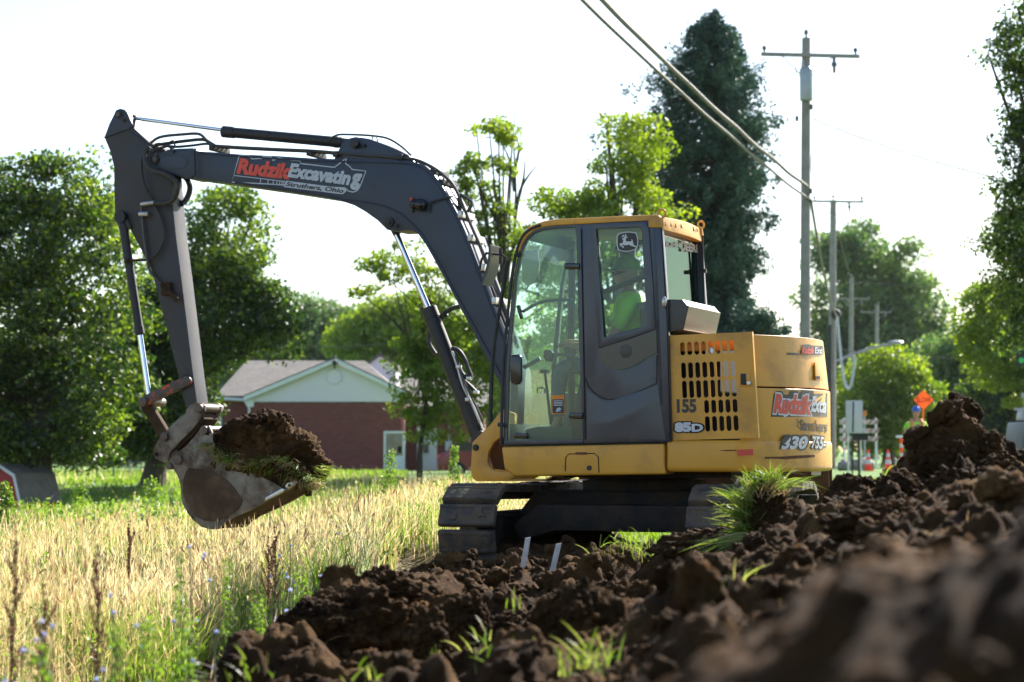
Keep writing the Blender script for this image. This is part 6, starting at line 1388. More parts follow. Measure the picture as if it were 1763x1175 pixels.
def tree(name, label, trunk, top, d, ells, mat, nclump=70, cr=(0.35, 0.75), nl=70, ls=0.09, tr=0.25, seed=1, group='trees around the field', bark='bark', fillz=1.0, limbs=14, cat='tree'):
    """trunk, top: places of the foot and the highest fork; ells: crown lobes (px, py, rx, ry)"""
    rr_ = random.Random(seed); k = d / FPX
    foot = W(*trunk, d); gz_ = float(ground_h(np.array(foot.x), np.array(d))); foot = Vector((foot.x, d, min(foot.z, gz_) - 0.1 if abs(foot.z - gz_) < 2 else gz_ - 0.1))
    tp = W(*top, d); r = thing(name, foot, label, cat, group)
    m = MB(); pts = [foot.lerp(tp, f) + Vector((math.sin(f * 5 + seed) * 0.12, math.cos(f * 4 + seed) * 0.1, 0)) * min(1, f * 3) for f in (0, .15, .35, .55, .75, 1)]
    m.tube(pts, [tr * 1.5, tr, tr * .85, tr * .65, tr * .42, tr * .12], 10)
    C_ = []; Rr = []
    tot = sum(e[2] * e[3] for e in ells)
    for (ex, ey, rx, ry) in ells:
        n = max(4, round(nclump * rx * ry / tot)); c = W(ex, ey, d)
        for i in range(n):
            while True:
                v = Vector((rr_.uniform(-1, 1), rr_.uniform(-1, 1), rr_.uniform(-1, 1)))
                if 0.05 < v.length <= 1: break
            v = v * (0.55 + 0.45 * v.length) / max(v.length, 0.5) if rr_.random() < 0.75 else v
            if v.length > 1: v.normalize()
            depth = min((rx + ry) / 2, rx * 1.3) * k * fillz
            C_.append((c.x + v.x * rx * k, c.y + v.y * depth, c.z + v.z * ry * k)); Rr.append(rr_.uniform(*cr))
        for i in range(max(2, round(limbs * rx * ry / tot))):
            e = Vector(C_[-1 - rr_.randrange(n)]); s0 = foot.lerp(tp, rr_.uniform(.35, .9)); mid = s0.lerp(e, .5) + Vector((0, 0, 0.1 * (e - s0).length * rr_.uniform(-1, 1)))
            m.tube(smooth_path([s0, mid, e], 3), [tr * .3 * (1 - q / 7) + 0.01 for q in range(7)], 6)
    m.build('trunk', MT[bark], r)
    V, F = leaf_cloud(np.array(C_), np.array(Rr) * 1.05, round(nl * 1.5), ls * 0.78, 0.35, (1, 1, 0.62)); arr_mesh('crown', V, F, MT[mat], parent=r)
    return r
G1 = 'big leafy trees at the left'
tree('maple_tree', 'large dark green tree at the left edge, above the red shed', (80, 850), (90, 480), 46, [(70, 400, 150, 130), (-60, 470, 170, 200), (150, 500, 130, 170), (40, 620, 190, 170), (160, 690, 110, 110), (60, 740, 150, 60), (110, 330, 90, 60), (-90, 700, 130, 120)], 'leaf_maple', 420, (.35, .8), 110, .085, .20, 2, G1, limbs=30)
tree('maple_tree', 'dark spreading tree behind the digging arm, its thick trunk right of the lawn', (262, 838), (330, 480), 56, [(390, 430, 65, 110), (350, 530, 100, 100), (430, 535, 70, 60), (250, 620, 90, 130), (280, 700, 80, 70), (478, 570, 34, 30), (270, 740, 85, 45), (330, 600, 60, 50), (200, 660, 60, 90)], 'leaf_maple', 430, (.35, .85), 110, .09, .26, 3, G1, limbs=30)
tree('slender_tree', 'bright green young tree before the red brick house, partly behind the boom cylinder', (722, 826), (740, 470), 58, [(735, 560, 45, 60), (715, 640, 45, 60), (712, 705, 34, 36), (735, 745, 28, 24), (770, 620, 50, 80), (790, 700, 40, 60), (660, 470, 40, 28), (690, 445, 40, 28), (640, 510, 28, 14), (745, 480, 40, 40), (830, 660, 40, 60), (840, 590, 40, 60)], 'leaf_bright', 170, (.22, .5), 60, .085, .07, 5, 'thin bright trees behind the machine', limbs=26)
tree('slender_tree', 'sparse tree with bare upper twigs rising between the boom and the cab', (862, 830), (868, 330), 52, [(840, 235, 42, 30), (812, 285, 24, 26), (850, 300, 30, 26), (868, 360, 34, 28), (820, 330, 34, 24), (800, 300, 18, 24), (880, 410, 30, 20), (850, 430, 40, 20), (790, 330, 25, 30), (880, 240, 12, 14), (830, 400, 30, 30)], 'leaf_bright', 62, (.2, .4), 48, .08, .12, 6, 'thin bright trees behind the machine', limbs=34)
tw = MB(); rt_ = thing('bare_tree', ground_pt(902, 54), 'bare twiggy sapling with leafless tips poking above the sparse tree', 'tree', 'thin bright trees behind the machine')
b0 = ground_pt(880, 54)
for pts in (((880, 800), (884, 450), (888, 330), (884, 240), (886, 195)), ((886, 380), (895, 330), (912, 300), (925, 285)), ((886, 330), (878, 280), (866, 250)), ((888, 360), (901, 310), (904, 275)), ((884, 420), (868, 360), (850, 330)), ((884, 300), (893, 262), (890, 235)), ((884, 460), (905, 420), (912, 380))):
    q = smooth_path([W(x, y, 54) for x, y in pts], 3); tw.tube(q, [0.055 * (1 - i / len(q)) ** 1.2 + 0.008 for i in range(len(q))], 6)
tw.build('trunk', MT['bark'], rt_)
tree('leafy_tree', 'yellow green tree between the cab roof and the big dark spruce', (1060, 830), (1070, 330), 50, [(1100, 250, 50, 50), (1075, 300, 55, 40), (1110, 310, 45, 40), (1060, 225, 30, 25), (1000, 345, 75, 32), (960, 355, 40, 28), (1080, 360, 80, 30), (1150, 360, 36, 16), (1000, 420, 120, 70), (930, 560, 90, 140), (1020, 640, 130, 120)], 'leaf_bright', 270, (.25, .5), 75, .075, .2, 7, 'trees around the field', limbs=24)
# spruce
def spruce(label, trunk, top, d, prof, seed, nbr=520):
    rr_ = random.Random(seed); k = d / FPX; foot = W(*trunk, d); foot.z = float(ground_h(np.array(foot.x), np.array(d))) - 0.1; tp = W(*top, d)
    r = thing('spruce_tree', foot, label, 'tree', 'conifers'); m = MB(); m.tube([foot, foot.lerp(tp, .5), tp], [.38, .24, .03], 10); C_ = []; Rr = []
    for i in range(nbr):
        f = rr_.random() ** 0.85; py = prof[0][0] + (prof[-1][0] - prof[0][0]) * f
        L_, R_x = [np.interp(py, [p[0] for p in prof], [p[j] for p in prof]) for j in (1, 2)]
        cxp = np.interp(py, [prof[0][0], trunk[1]], [top[0], trunk[0]]); a = rr_.uniform(0, 6.283); ex = (R_x - cxp) if math.cos(a) > 0 else (cxp - L_)
        rad = abs(ex) * k * rr_.uniform(.6, 1.15) * (0.85 + 0.15 * math.cos(f * 60)); rad_d = (R_x - L_) / 2 * k
        c = W(cxp, py, d); tip = Vector((c.x + math.cos(a) * rad, c.y + math.sin(a) * rad_d * rr_.uniform(.7, 1), c.z - 0.28 * rad))
        if i % 4 == 0: m.tube([c + Vector((0, 0, 0.1)), c.lerp(tip, .5), tip], [.05, .035, .01], 5)
        nb = 7
        for q in range(nb):
            g = 0.3 + 0.7 * q / (nb - 1); p = c.lerp(tip, g); p.z += 0.18 * rad * (g * g - g) * 1.2 + (0.12 if q == nb - 1 else 0)
            C_.append((p.x + rr_.gauss(0, .08), p.y + rr_.gauss(0, .08), p.z - 0.12)); Rr.append(rr_.uniform(.12, .26))
    C_ += [(tp.x, tp.y, tp.z - q * .12) for q in range(6)]; Rr += [.07 + .03 * q for q in range(6)]
    m.build('trunk', MT['bark'], r); C_ = np.array(C_); V, F = leaf_cloud(C_, np.array(Rr), 22, .062, 0.0, (1, 1, 1.3)); arr_mesh('crown', V, F, MT['leaf_spruce'], parent=r)
spruce('tall dark spruce towering behind the cab and the nearest utility pole', (1235, 830), (1232, 18), 68, [(22, 1218, 1246), (60, 1140, 1290), (110, 1085, 1320), (160, 1050, 1340), (220, 1020, 1345), (300, 1020, 1340), (380, 1040, 1330), (450, 1070, 1310), (500, 1080, 1310), (560, 1080, 1350), (640, 1080, 1350), (800, 1120, 1310)], 4, 1500)
tree('conifer_tree', 'low dark conifer under the tall spruce, just above the engine hood', (1300, 830), (1300, 560), 66, [(1300, 560, 55, 45), (1260, 600, 60, 60), (1320, 600, 40, 60), (1210, 620, 60, 100)], 'leaf_spruce', 120, (.25, .5), 80, .08, .2, 9, 'conifers')
# right side
G3 = 'trees beyond the road'
tree('leafy_tree', 'tall hazy tree behind the second utility pole', (1500, 800), (1500, 480), 215, [(1490, 440, 60, 50), (1450, 500, 60, 80), (1540, 470, 50, 60), (1560, 560, 60, 90), (1500, 600, 110, 110), (1440, 640, 60, 110), (1590, 640, 60, 90), (1420, 440, 26, 40)], 'leaf_far', 260, (1.4, 2.6), 120, .36, .6, 11, G3)
tree('leafy_tree', 'rounded mid green tree behind the white sign and the street light', (1530, 800), (1530, 650), 105, [(1530, 650, 55, 55), (1500, 690, 60, 60), (1560, 690, 50, 60), (1530, 730, 70, 40), (1480, 740, 40, 40)], 'leaf_bright', 170, (.6, 1.1), 110, .15, .3, 12, G3)
tree('leafy_tree', 'dark green tree left of the distant road end, behind the slow sign', (1650, 790), (1640, 650), 130, [(1640, 640, 55, 60), (1610, 710, 50, 60), (1670, 700, 50, 60), (1560, 740, 50, 40), (1680, 600, 40, 50)], 'leaf_far', 170, (.9, 1.6), 110, .21, .35, 13, G3)
tree('roadside_tree', 'tall tree leaning in along the right edge of the picture', (1900, 860), (1860, 250), 44, [(1790, 60, 70, 60), (1740, 95, 40, 22), (1800, 160, 70, 70), (1780, 250, 55, 70), (1760, 330, 45, 50), (1750, 410, 55, 45), (1725, 380, 25, 20), (1715, 420, 30, 14), (1800, 430, 80, 90), (1760, 500, 70, 60), (1830, 300, 80, 160), (1745, 560, 50, 40)], 'leaf_maple', 330, (.2, .5), 90, .065, .3, 14, G3, limbs=30)
tree('roadside_tree', 'yellow green tree along the road, below the tall tree at the right edge', (1800, 830), (1780, 560), 62, [(1720, 540, 70, 50), (1770, 560, 80, 60), (1690, 590, 40, 30), (1740, 620, 70, 50), (1800, 640, 90, 80), (1700, 500, 35, 20)], 'leaf_bright', 200, (.3, .65), 90, .09, .25, 15, G3)
tree('roadside_tree', 'shaded tree past the yellow diamond sign at the far road bend', (1730, 800), (1730, 660), 95, [(1720, 690, 60, 60), (1770, 700, 60, 80), (1660, 740, 40, 40), (1740, 640, 60, 40)], 'leaf_maple', 160, (.5, .9), 100, .13, .3, 16, G3)
# middle distance left
tree('leafy_tree', 'bright rounded tree beyond the brick house roof', (660, 800), (660, 600), 130, [(655, 570, 62, 40), (620, 590, 45, 35), (690, 560, 50, 50), (740, 560, 60, 50)], 'leaf_bright', 150, (.8, 1.5), 110, .2, .4, 21, 'trees beyond the brick house')
tree('leafy_tree', 'dark tree between the leafy maple and the hills behind the house', (480, 800), (470, 600), 112, [(470, 590, 36, 60), (440, 640, 50, 60)], 'leaf_maple', 110, (.5, .9), 90, .13, .3, 22, 'trees beyond the brick house')
for i, (px, w_, ytop, lab) in enumerate(((545, 70, 530, 'bluish distant tree directly behind the house ridge'), (600, 60, 528, 'distant tree just right of the bluish one behind the ridge'), (505, 45, 520, 'distant tree left of the bluish one behind the ridge'), (780, 70, 560, 'distant tree glimpsed behind the boom cylinder'), (900, 80, 600, 'distant tree glimpsed through the cab door'), (1080, 90, 580, 'distant tree behind the operator window'), (1380, 60, 600, 'distant tree behind the first utility pole'), (-60, 120, 560, 'distant tree beyond the left edge of the lawn'), (360, 80, 640, 'distant tree behind the dark spreading tree'), (1240, 90, 600, 'distant tree behind the engine housing'))):
    tree('distant_tree', lab, (px, 790), (px, (ytop + 790) / 2), 210, [(px, (ytop + 760) / 2, w_, (760 - ytop) / 2), (px - w_ * .6, (ytop + 40 + 770) / 2, w_ * .7, (740 - ytop) / 2 - 10), (px + w_ * .6, (ytop + 30 + 770) / 2, w_ * .7, (740 - ytop) / 2 - 10), (px + 10, ytop + 25, w_ * .5, 25)], 'leaf_far', 110, (1.5, 2.8), 110, .38, .5, 30 + i, 'distant trees on the horizon', limbs=4)
# far wood as one mass
C_ = []; Rr = []
for i in range(620):
    x = rnd.uniform(-130, 190); y = rnd.uniform(250, 300); h = 9 + 4 * math.sin(x * 0.06) + 3 * math.sin(x * 0.17 + 1); C_.append((x, y, rnd.random() * h)); Rr.append(rnd.uniform(1.6, 3.2))
V, F = leaf_cloud(np.array(C_), np.array(Rr), 60, .55, .35); tag(arr_mesh('far_wood', V, F, MT['leaf_far']), 'continuous far wood closing the horizon', None, None, 'stuff')
# shaded hedge line behind the lawn on the left
for i, (px, py, rx, ry, lab) in enumerate(((-20, 760, 90, 50, 'dark bush beyond the shed at the left edge'), (175, 775, 60, 26, 'dark bush across the far side of the lawn'), (230, 760, 45, 28, 'bush left of the second trunk, beyond the lawn'), (310, 790, 45, 26, 'bush right of the second trunk by the house corner'))):
    tree('bush', lab, (px, 815), (px, py), 112, [(px, py, rx, ry)], 'leaf_maple', 50, (.5, .9), 90, .14, .12, 60 + i, 'bushes along the lawn', cat='bush')
# ================================================================== house, shed, fence, car
def brickmat():
    m, nt, b = newmat('red_brick'); tc = N(nt, 'ShaderNodeTexCoord'); s = N(nt, 'ShaderNodeSeparateXYZ'); nt.links.new(tc.outputs['Object'], s.inputs[0])
    ad = N(nt, 'ShaderNodeMath', operation='ADD'); nt.links.new(s.outputs[0], ad.inputs[0]); nt.links.new(s.outputs[1], ad.inputs[1])
    c = N(nt, 'ShaderNodeCombineXYZ'); nt.links.new(ad.outputs[0], c.inputs[0]); nt.links.new(s.outputs[2], c.inputs[1])
    br = N(nt, 'ShaderNodeTexBrick'); nt.links.new(c.outputs[0], br.inputs['Vector']); br.inputs['Scale'].default_value = 4.2; br.inputs['Color1'].default_value = (0.15, 0.035, 0.030, 1); br.inputs['Color2'].default_value = (0.21, 0.055, 0.045, 1); br.inputs['Mortar'].default_value = (0.20, 0.13, 0.115, 1); br.inputs['Mortar Size'].default_value = 0.018; br.inputs['Brick Width'].default_value = 0.9; br.inputs['Row Height'].default_value = 0.32
    nt.links.new(br.outputs[0], b.inputs['Base Color']); b.inputs['Roughness'].default_value = 0.9; return m
MT['brick'] = brickmat()
def sidingmat(name, col, pitch=0.13, axis=2):
    m, nt, b = newmat(name); tc = N(nt, 'ShaderNodeTexCoord'); s = N(nt, 'ShaderNodeSeparateXYZ'); nt.links.new(tc.outputs['Object'], s.inputs[0])
    mm = N(nt, 'ShaderNodeMath', operation='DIVIDE'); nt.links.new(s.outputs[axis], mm.inputs[0]); mm.inputs[1].default_value = pitch
    fr = N(nt, 'ShaderNodeMath', operation='FRACT'); nt.links.new(mm.outputs[0], fr.inputs[0])
    bp = N(nt, 'ShaderNodeBump'); bp.inputs['Distance'].default_value = 0.03; nt.links.new(fr.outputs[0], bp.inputs['Height']); nt.links.new(bp.outputs[0], b.inputs['Normal'])
    b.inputs['Base Color'].default_value = (*col, 1); b.inputs['Roughness'].default_value = 0.6; return m
MT['siding'] = sidingmat('white_siding', (0.84, 0.76, 0.90))
MT['shingle'] = surf('asphalt_shingle', (0.15, 0.135, 0.12), (0.105, 0.095, 0.085), 5, 0.9, bump=0.5, bscale=12, dirt=(0.20, 0.18, 0.16), dscale=1, dlo=.5, dhi=.7)
MT['trim'] = surf('white_trim', (0.74, 0.75, 0.76), (0.68, 0.69, 0.70), 3, 0.5)
MT['pane'] = surf('dark_window_pane', (0.03, 0.035, 0.04), (0.05, 0.055, 0.06), 1, 0.1)
HD = 90.0
HS = thing('brick_house', W(530, 820, HD), 'red brick house with white gable and grey shingle roof beyond the field', 'house')
def hp(px, py, dd=0): return W(px, py, HD + dd)
GZ_ = -0.1
def wall(px0, px1, pyt, dd, th, name='wall', mat='brick', pyb=None):
    a, b_ = hp(px0, pyt, dd), hp(px1, pyt, dd); zb_ = GZ_ if pyb is None else hp(px0, pyb, dd).z
    m = MB(); m.wbox(a.x, b_.x, HD + dd, HD + dd + th, zb_, a.z); return m.build(name, MT[mat], HS)
wall(425, 692, 694, 0, 0.25); wall(376, 424, 690, 1.2, 0.25); wall(694, 830, 696, 2.5, 0.25)
def side_wall(px, dd0, dd1, pyt, th=0.25):
    a = hp(px, pyt, dd0); m = MB(); m.wbox(a.x - th / 2, a.x + th / 2, HD + dd0 + 0.26, HD + dd1, GZ_, a.z); m.build('wall', MT['brick'], HS)
side_wall(427, 0, 1.2, 694); side_wall(690, 0, 2.5, 696); side_wall(379, 1.2, 9, 690); side_wall(828, 2.5, 9, 696)
m = MB(); g0, g1, g2 = hp(424, 692, -0.06), hp(694, 692, -0.06), hp(578, 626, -0.06); m.prism([g0, g1, Vector((g1.x, g1.y, hp(0, 678).z)), g2, Vector((g0.x, g0.y, hp(0, 684).z))], (0, 0.1, 0)); m.build('gable', MT['siding'], HS, smooth=False)
m = MB(); c0 = hp(575.5, 649, -0.09); m.tube([c0, c0 + Vector((0, 0.05, 0))], 0.28, 24); m.build('gable_vent', MT['siding'], HS); m = MB()
pts = [c0 + Vector((math.cos(a) * .3, -0.01, math.sin(a) * .3)) for a in [6.283 * i / 24 for i in range(25)]]; m.tube(pts, 0.03, 6); m.build('vent_rim', MT['trim'], HS)
# roofs
ap = hp(578, 619, -0.35); el = hp(419, 685, -0.35); er = hp(700, 677, -0.35)
m = MB(); th = Vector((0, 0, 0.10)); bk = Vector((0, 3.4, 0))
m.prism([el, ap, ap + th, el + th], bk); m.prism([ap, er, er + th, ap + th], bk); m.build('roof', MT['shingle'], HS, smooth=False)
m = MB(); f_ = Vector((0, -0.03, 0)); dn = Vector((0, 0, -0.14))
m.prism([el + f_ + dn, ap + f_ + dn, ap + f_ + th * .4, el + f_ + th * .4], (0, 0.028, 0)); m.prism([ap + f_ + dn, er + f_ + dn, er + f_ + th * .4, ap + f_ + th * .4], (0, 0.028, 0)); m.build('fascia', MT['trim'], HS, smooth=False)
rl, rr2 = hp(425, 621, 5.2), hp(628, 621.5, 5.2); e0, e1 = hp(370, 682, 0.75), hp(424, 684, 0.75); e2 = hp(697, 684, 2.0); eb0, eb2 = Vector((e0.x, HD + 9.6, e0.z)), Vector((e2.x, HD + 9.6, e0.z)); e1b = Vector((e2.x, e0.y, e0.z))
m = MB(); m.add([e0, e1b, rr2, rl, eb0, eb2], [(0, 1, 2, 3), (0, 3, 4), (1, 5, 2), (4, 3, 2, 5), (0, 4, 5, 1)]); m.build('roof', MT['shingle'], HS, smooth=False)
wl, wr = hp(690, 652, 6.5), hp(840, 652, 6.5); f0, f1 = hp(694, 699, 1.9), hp(845, 700, 1.9)
m = MB(); m.add([f0, f1, wr, wl, Vector((f0.x, HD + 11, f0.z)), Vector((f1.x, HD + 11, f1.z))], [(0, 1, 2, 3), (3, 2, 5, 4), (0, 3, 4), (1, 5, 2), (0, 4, 5, 1)]); m.build('roof', MT['shingle'], HS, smooth=False)
m = MB(); a, b_ = hp(371, 686, 0.72), hp(421, 689, 0.72); m.tube([a, b_], 0.07, 8); m.build('gutter', MT['trim'], HS)
for pts in (((373, 686), (378, 692), (380, 700), (380, 760)), ((421, 688), (423, 693), (429, 700), (429.5, 760))):
    m = MB(); m.tube([hp(x, y, -0.06 if x > 400 else 1.1) for x, y in pts], 0.05, 8); m.build('downspout', MT['trim'], HS)
m = MB(); m.wbox(hp(430, 0).x, hp(442, 0).x, HD - 0.12, HD - 0.07, hp(0, 701).z, hp(0, 686).z); m.build('soffit_box', MT['trim'], HS)
m = MB(); m.sphere(hp(576, 617, -0.3), .09, 10); m.sphere(hp(576, 624, -0.45), .1, 10); m.tube([hp(576, 624, -.4), hp(576, 634, -.2)], .04, 8); m.tube([hp(576, 610, -.3), hp(576, 617, -.3)], .05, 8); m.build('ridge_lamp', MT['black'], HS)
def opening(x0, x1, y0, y1, dd, nm, panes, door=False):
    a, b_ = hp(x0, y0, dd - 0.05), hp(x1, y1, dd - 0.05); m = MB(); o4 = [(a.x, a.y, a.z), (b_.x, a.y, a.z), (b_.x, a.y, b_.z), (a.x, a.y, b_.z)]; w = 0.10
    m.ring(o4, [(a.x + w, a.y, a.z - w), (b_.x - w, a.y, a.z - w), (b_.x - w, a.y, b_.z + w), (a.x + w, a.y, b_.z + w)], (0, 0.09, 0)); fr_ = m.build(nm, MT['trim'], HS)
    for (q0, q1, q2, q3, mt, pn) in panes:
        m = MB(); m.wbox(a.x + w + (b_.x - a.x - 2 * w) * q0, a.x + w + (b_.x - a.x - 2 * w) * q1, a.y + 0.02, a.y + 0.05, b_.z + (a.z - b_.z) * q2, b_.z + (a.z - b_.z) * q3 - (w if q3 == 1 else 0)); m.build(pn, MT[mt], fr_)
MT['curtain'] = surf('room_behind_glass', (0.22, 0.15, 0.10), (0.30, 0.27, 0.24), 2, 0.15)
opening(660.5, 697, 742.6, 820, 0, 'entrance_door', [(0, 1, 0.45, 1, 'curtain', 'pane'), (0, 1, 0, 0.45, 'trim', 'door_panel'), (.72, .93, .52, .66, 'white', 'notice')])
opening(726, 752, 738, 820, 2.5, 'side_door', [(0, 1, 0, 1, 'trim', 'door_panel')])
m = MB(); a = hp(729, 765, 2.4); b_ = hp(738, 780, 2.4); m.wbox(a.x, b_.x, a.y - .03, a.y - .01, b_.z, a.z); m.build('pane', MT['pane'], HS)
m = MB(); m.tube([hp(720.5, 700, 1.2), Vector((hp(720.5, 700, 1.2).x, HD + 1.2, GZ_))], 0.06, 8); m.build('porch_post', MT['trim'], HS)
m = MB(); m.wbox(hp(768, 0, 2.4).x, hp(780, 0, 2.4).x, HD + 2.3, HD + 2.48, hp(0, 776, 2.4).z, hp(0, 760, 2.4).z); m.tube([hp(773, 760, 2.4), hp(773, 715, 2.4)], .03, 6); m.build('electric_meter', MT['lgrey'], HS)
B2 = thing('gabled_annex', W(655, 800, 99), 'white gabled building showing above the right end of the brick house roof', 'building')
m = MB(); z0 = W(0, 652, 99).z; a, b_, c_ = W(629, 652, 99), W(682, 652, 99), W(654, 613, 99); m.prism([Vector((a.x, 99, 0)), Vector((b_.x, 99, 0)), Vector((b_.x, 99, W(0, 632, 99).z)), c_, Vector((a.x, 99, W(0, 632, 99).z))], (0, 4, 0)); m.build('wall', MT['siding'], B2, smooth=False)
m = MB(); el2, ap2, er2 = W(625, 634, 98.8), W(654, 611, 98.8), W(686, 635, 98.8); m.prism([el2, ap2, ap2 + th, el2 + th], (0, 5, 0)); m.prism([ap2, er2, er2 + th, ap2 + th], (0, 5, 0)); m.build('roof', MT['shingle'], B2, smooth=False)
# shed
SHX = W(-10, 0, 45).x; zt0 = W(0, 803, 45).z
SH = thing('garden_shed', (SHX, 45, -1.3), 'small red gambrel shed with grey shingle roof and white trim at the left edge', 'shed')
MT['shed'] = surf('barn_red', (0.42, 0.06, 0.055), (0.36, 0.05, 0.045), 3, 0.8)
sx0 = W(-60, 0, 45).x; xm = W(-10, 0, 45).x; xr = W(27, 0, 45).x; xe = W(92, 0, 45).x
gb = [(-0.62, -1.15), (-0.62, -0.25), (-0.42, 0.28), (0.0, 0.46), (0.42, 0.28), (0.62, -0.25), (0.62, -1.15)]
ux = Vector((0.80, -0.60, 0)).normalized(); uy = Vector((0.60, 0.80, 0)).normalized(); o0 = Vector((W(16, 0, 45).x, 45, zt0 - 0.46))
m = MB(); m.prism([o0 + ux * a + Vector((0, 0, b_)) for a, b_ in gb], uy * 0.95); m.build('wall', MT['shed'], SH, smooth=False)
m = MB(); rf = [(-0.70, -0.32), (-0.46, 0.31), (0.0, 0.51), (0.46, 0.31), (0.70, -0.32), (0.67, -0.32), (0.43, 0.27), (0, 0.47), (-0.43, 0.27), (-0.67, -0.32)]; m.prism([o0 - uy * 0.08 + ux * a + Vector((0, 0, b_)) for a, b_ in rf], uy * 1.11); m.build('roof', MT['shingle'], SH, smooth=False)
m = MB(); rf2 = [(-0.70, -0.34), (-0.47, 0.29), (0.0, 0.49), (0.47, 0.29), (0.70, -0.34), (0.63, -0.34), (0.42, 0.24), (0, 0.42), (-0.42, 0.24), (-0.63, -0.34)]; m.prism([o0 - uy * 0.10 + ux * a + Vector((0, 0, b_)) for a, b_ in rf2], uy * 0.02); m.build('trim', MT['trim'], SH, smooth=False)
# wire fence across the lawn
FN = thing('wire_fence', W(250, 830, 66), 'thin wire fence with metal posts crossing the lawn at the left', 'fence')
fx0, fx1 = W(95, 0, 66).x, W(312, 0, 66).x; MT['wire'] = surf('galvanised_wire', (0.22, 0.24, 0.22), (0.18, 0.2, 0.18), 5, 0.6)
for i in range(9): x = fx0 + (fx1 - fx0) * i / 8; m = MB(); m.tube([(x, 66, -0.2), (x, 66, 0.55)], 0.025, 6); m.build('post', MT['wire'], FN)
m = MB()
for z in (0.05, 0.2, 0.35, 0.5): m.tube([(fx0, 66, z), (fx1, 66, z)], 0.008, 4)
for i in range(70): x = fx0 + (fx1 - fx0) * i / 69; m.tube([(x, 66, 0.0), (x, 66, 0.5)], 0.005, 4)
m.build('wire_mesh', MT['wire'], FN)
# red car by the house
CARD = 78; cxx = W(800, 0, CARD).x
CA = thing('parked_car', (cxx, CARD, 0.0), 'dark red hatchback parked beside the brick house behind the boom bracket', 'car')
MT['carred'] = surf('car_red', (0.28, 0.02, 0.045), (0.25, 0.018, 0.04), 2, 0.25, coat=0.5); MT['tyre'] = surf('tyre', (0.02, 0.02, 0.02), (0.03, 0.03, 0.03), 5, 0.8)
def cx_(a): return cxx - 1.0 + a
sidep = [(0, .35), (0.02, .75), (.12, .92), (.35, 1.0), (.55, 1.38), (.75, 1.46), (2.1, 1.47), (2.6, 1.25), (3.0, 1.0), (3.7, .88), (3.95, .7), (3.98, .4), (3.6, .3), (.4, .3)]
zz = -0.3
m = MB(); m.prism([Vector((cx_(a), CARD, z + zz + .1)) for a, z in sidep], (0, 1.65, 0)); m.build('body', MT['carred'], CA, bevel=0.06, seg=3)
for wp_, nm in (([(.5, 1.02), (.66, 1.36), (1.5, 1.38), (1.5, 1.02)], 'window'), ([(1.58, 1.02), (1.58, 1.38), (2.1, 1.37), (2.55, 1.16), (2.7, 1.0)], 'window')):
    m = MB(); m.prism([Vector((cx_(a), CARD - 0.012, z + zz + .1)) for a, z in wp_], (0, .01, 0)); m.build(nm, MT['pane'], CA)
for a in (.75, 3.2):
    m = MB(); m.tube([(cx_(a), CARD - .02, zz + .42), (cx_(a), CARD + .18, zz + .42)], .31, 24); w_ = m.build('wheel', MT['tyre'], CA, bevel=.03); m = MB(); m.tube([(cx_(a), CARD - .035, zz + .42), (cx_(a), CARD - .015, zz + .42)], .19, 20); m.build('rim', MT['bright'], w_, bevel=.01)
m = MB(); m.wbox(cx_(0.0) - .02, cx_(.05), CARD + .1, CARD + .35, zz + .85, zz + 1.0); m.build('tail_light', MT['red'], CA)
# ================================================================== utility poles, wires, light
MT['pole'] = surf('weathered_pole', (0.34, 0.31, 0.29), (0.26, 0.235, 0.215), 3, 0.9, bump=0.3, bscale=20)
MT['galv'] = surf('galvanised_steel', (0.38, 0.40, 0.41), (0.32, 0.34, 0.35), 4, 0.4, metal=0.5)
MT['insul'] = surf('insulator', (0.05, 0.045, 0.04), (0.07, 0.06, 0.05), 4, 0.25)
MT['cable'] = surf('weathered_cable', (0.20, 0.18, 0.15), (0.12, 0.11, 0.10), 30, 0.7)
def upole(d, px, ytop, yarm, half, lab, r=0.14, xf=None, base=820):
    a = ground_pt(px - 4, d); t = W(px, ytop, d); root = thing('utility_pole', a, lab, 'utility pole', 'utility poles along the road')
    m = MB(); m.tube([a - Vector((0, 0, .3)), t], [r * 1.15, r * .85], 14); m.build('pole', MT['pole'], root)
    if half:
        c = W(px, yarm, d) + Vector((0, -r, 0)); L0, L1 = half; u = Vector((1, 0.12, 0)).normalized()
        m = MB(); m.box(c + u * (L1 - L0) / 2, (L0 + L1, 0.09, 0.11), u); m.build('crossarm', MT['pole'], root, bevel=.01)
        for s in (-1, 1): m = MB(); m.tube([c + u * .75 * s + Vector((0, -.06, -.05)), c + Vector((0, -.02, -.75))], .018, 6); m.build('brace', MT['galv'], root)
        for q in (-L0 * .93, L1 * .93):
            m = MB(); m.tube([c + u * q, c + u * q + Vector((0, 0, .16))], .03, 8); m.tube([c + u * q + Vector((0, 0, .14)), c + u * q + Vector((0, 0, .24))], [.07, .05], 8); m.build('insulator', MT['insul'], root)
        m = MB(); m.tube([c + u * L1 * .52 + Vector((0, 0, -.05)), c + u * L1 * .52 + Vector((0, 0, -.5))], [.05, .045], 8); m.tube([c + u * L1 * .52 + Vector((0, -.0, -.2)), c + u * L1 * .52 + Vector((0, 0, -.3))], .085, 8); m.build('cutout_fuse', MT['insul'], root)
    m = MB(); m.tube([t, t + Vector((0, 0, .12))], .03, 8); m.tube([t + Vector((0, 0, .12)), t + Vector((0, 0, .24))], [.07, .05], 8); m.build('insulator', MT['insul'], root)
    return root
U1 = upole(60, 1388, 66, 97, (1.35, 1.55), 'nearest and tallest utility pole with a grey transformer, right of the spruce', 0.145)
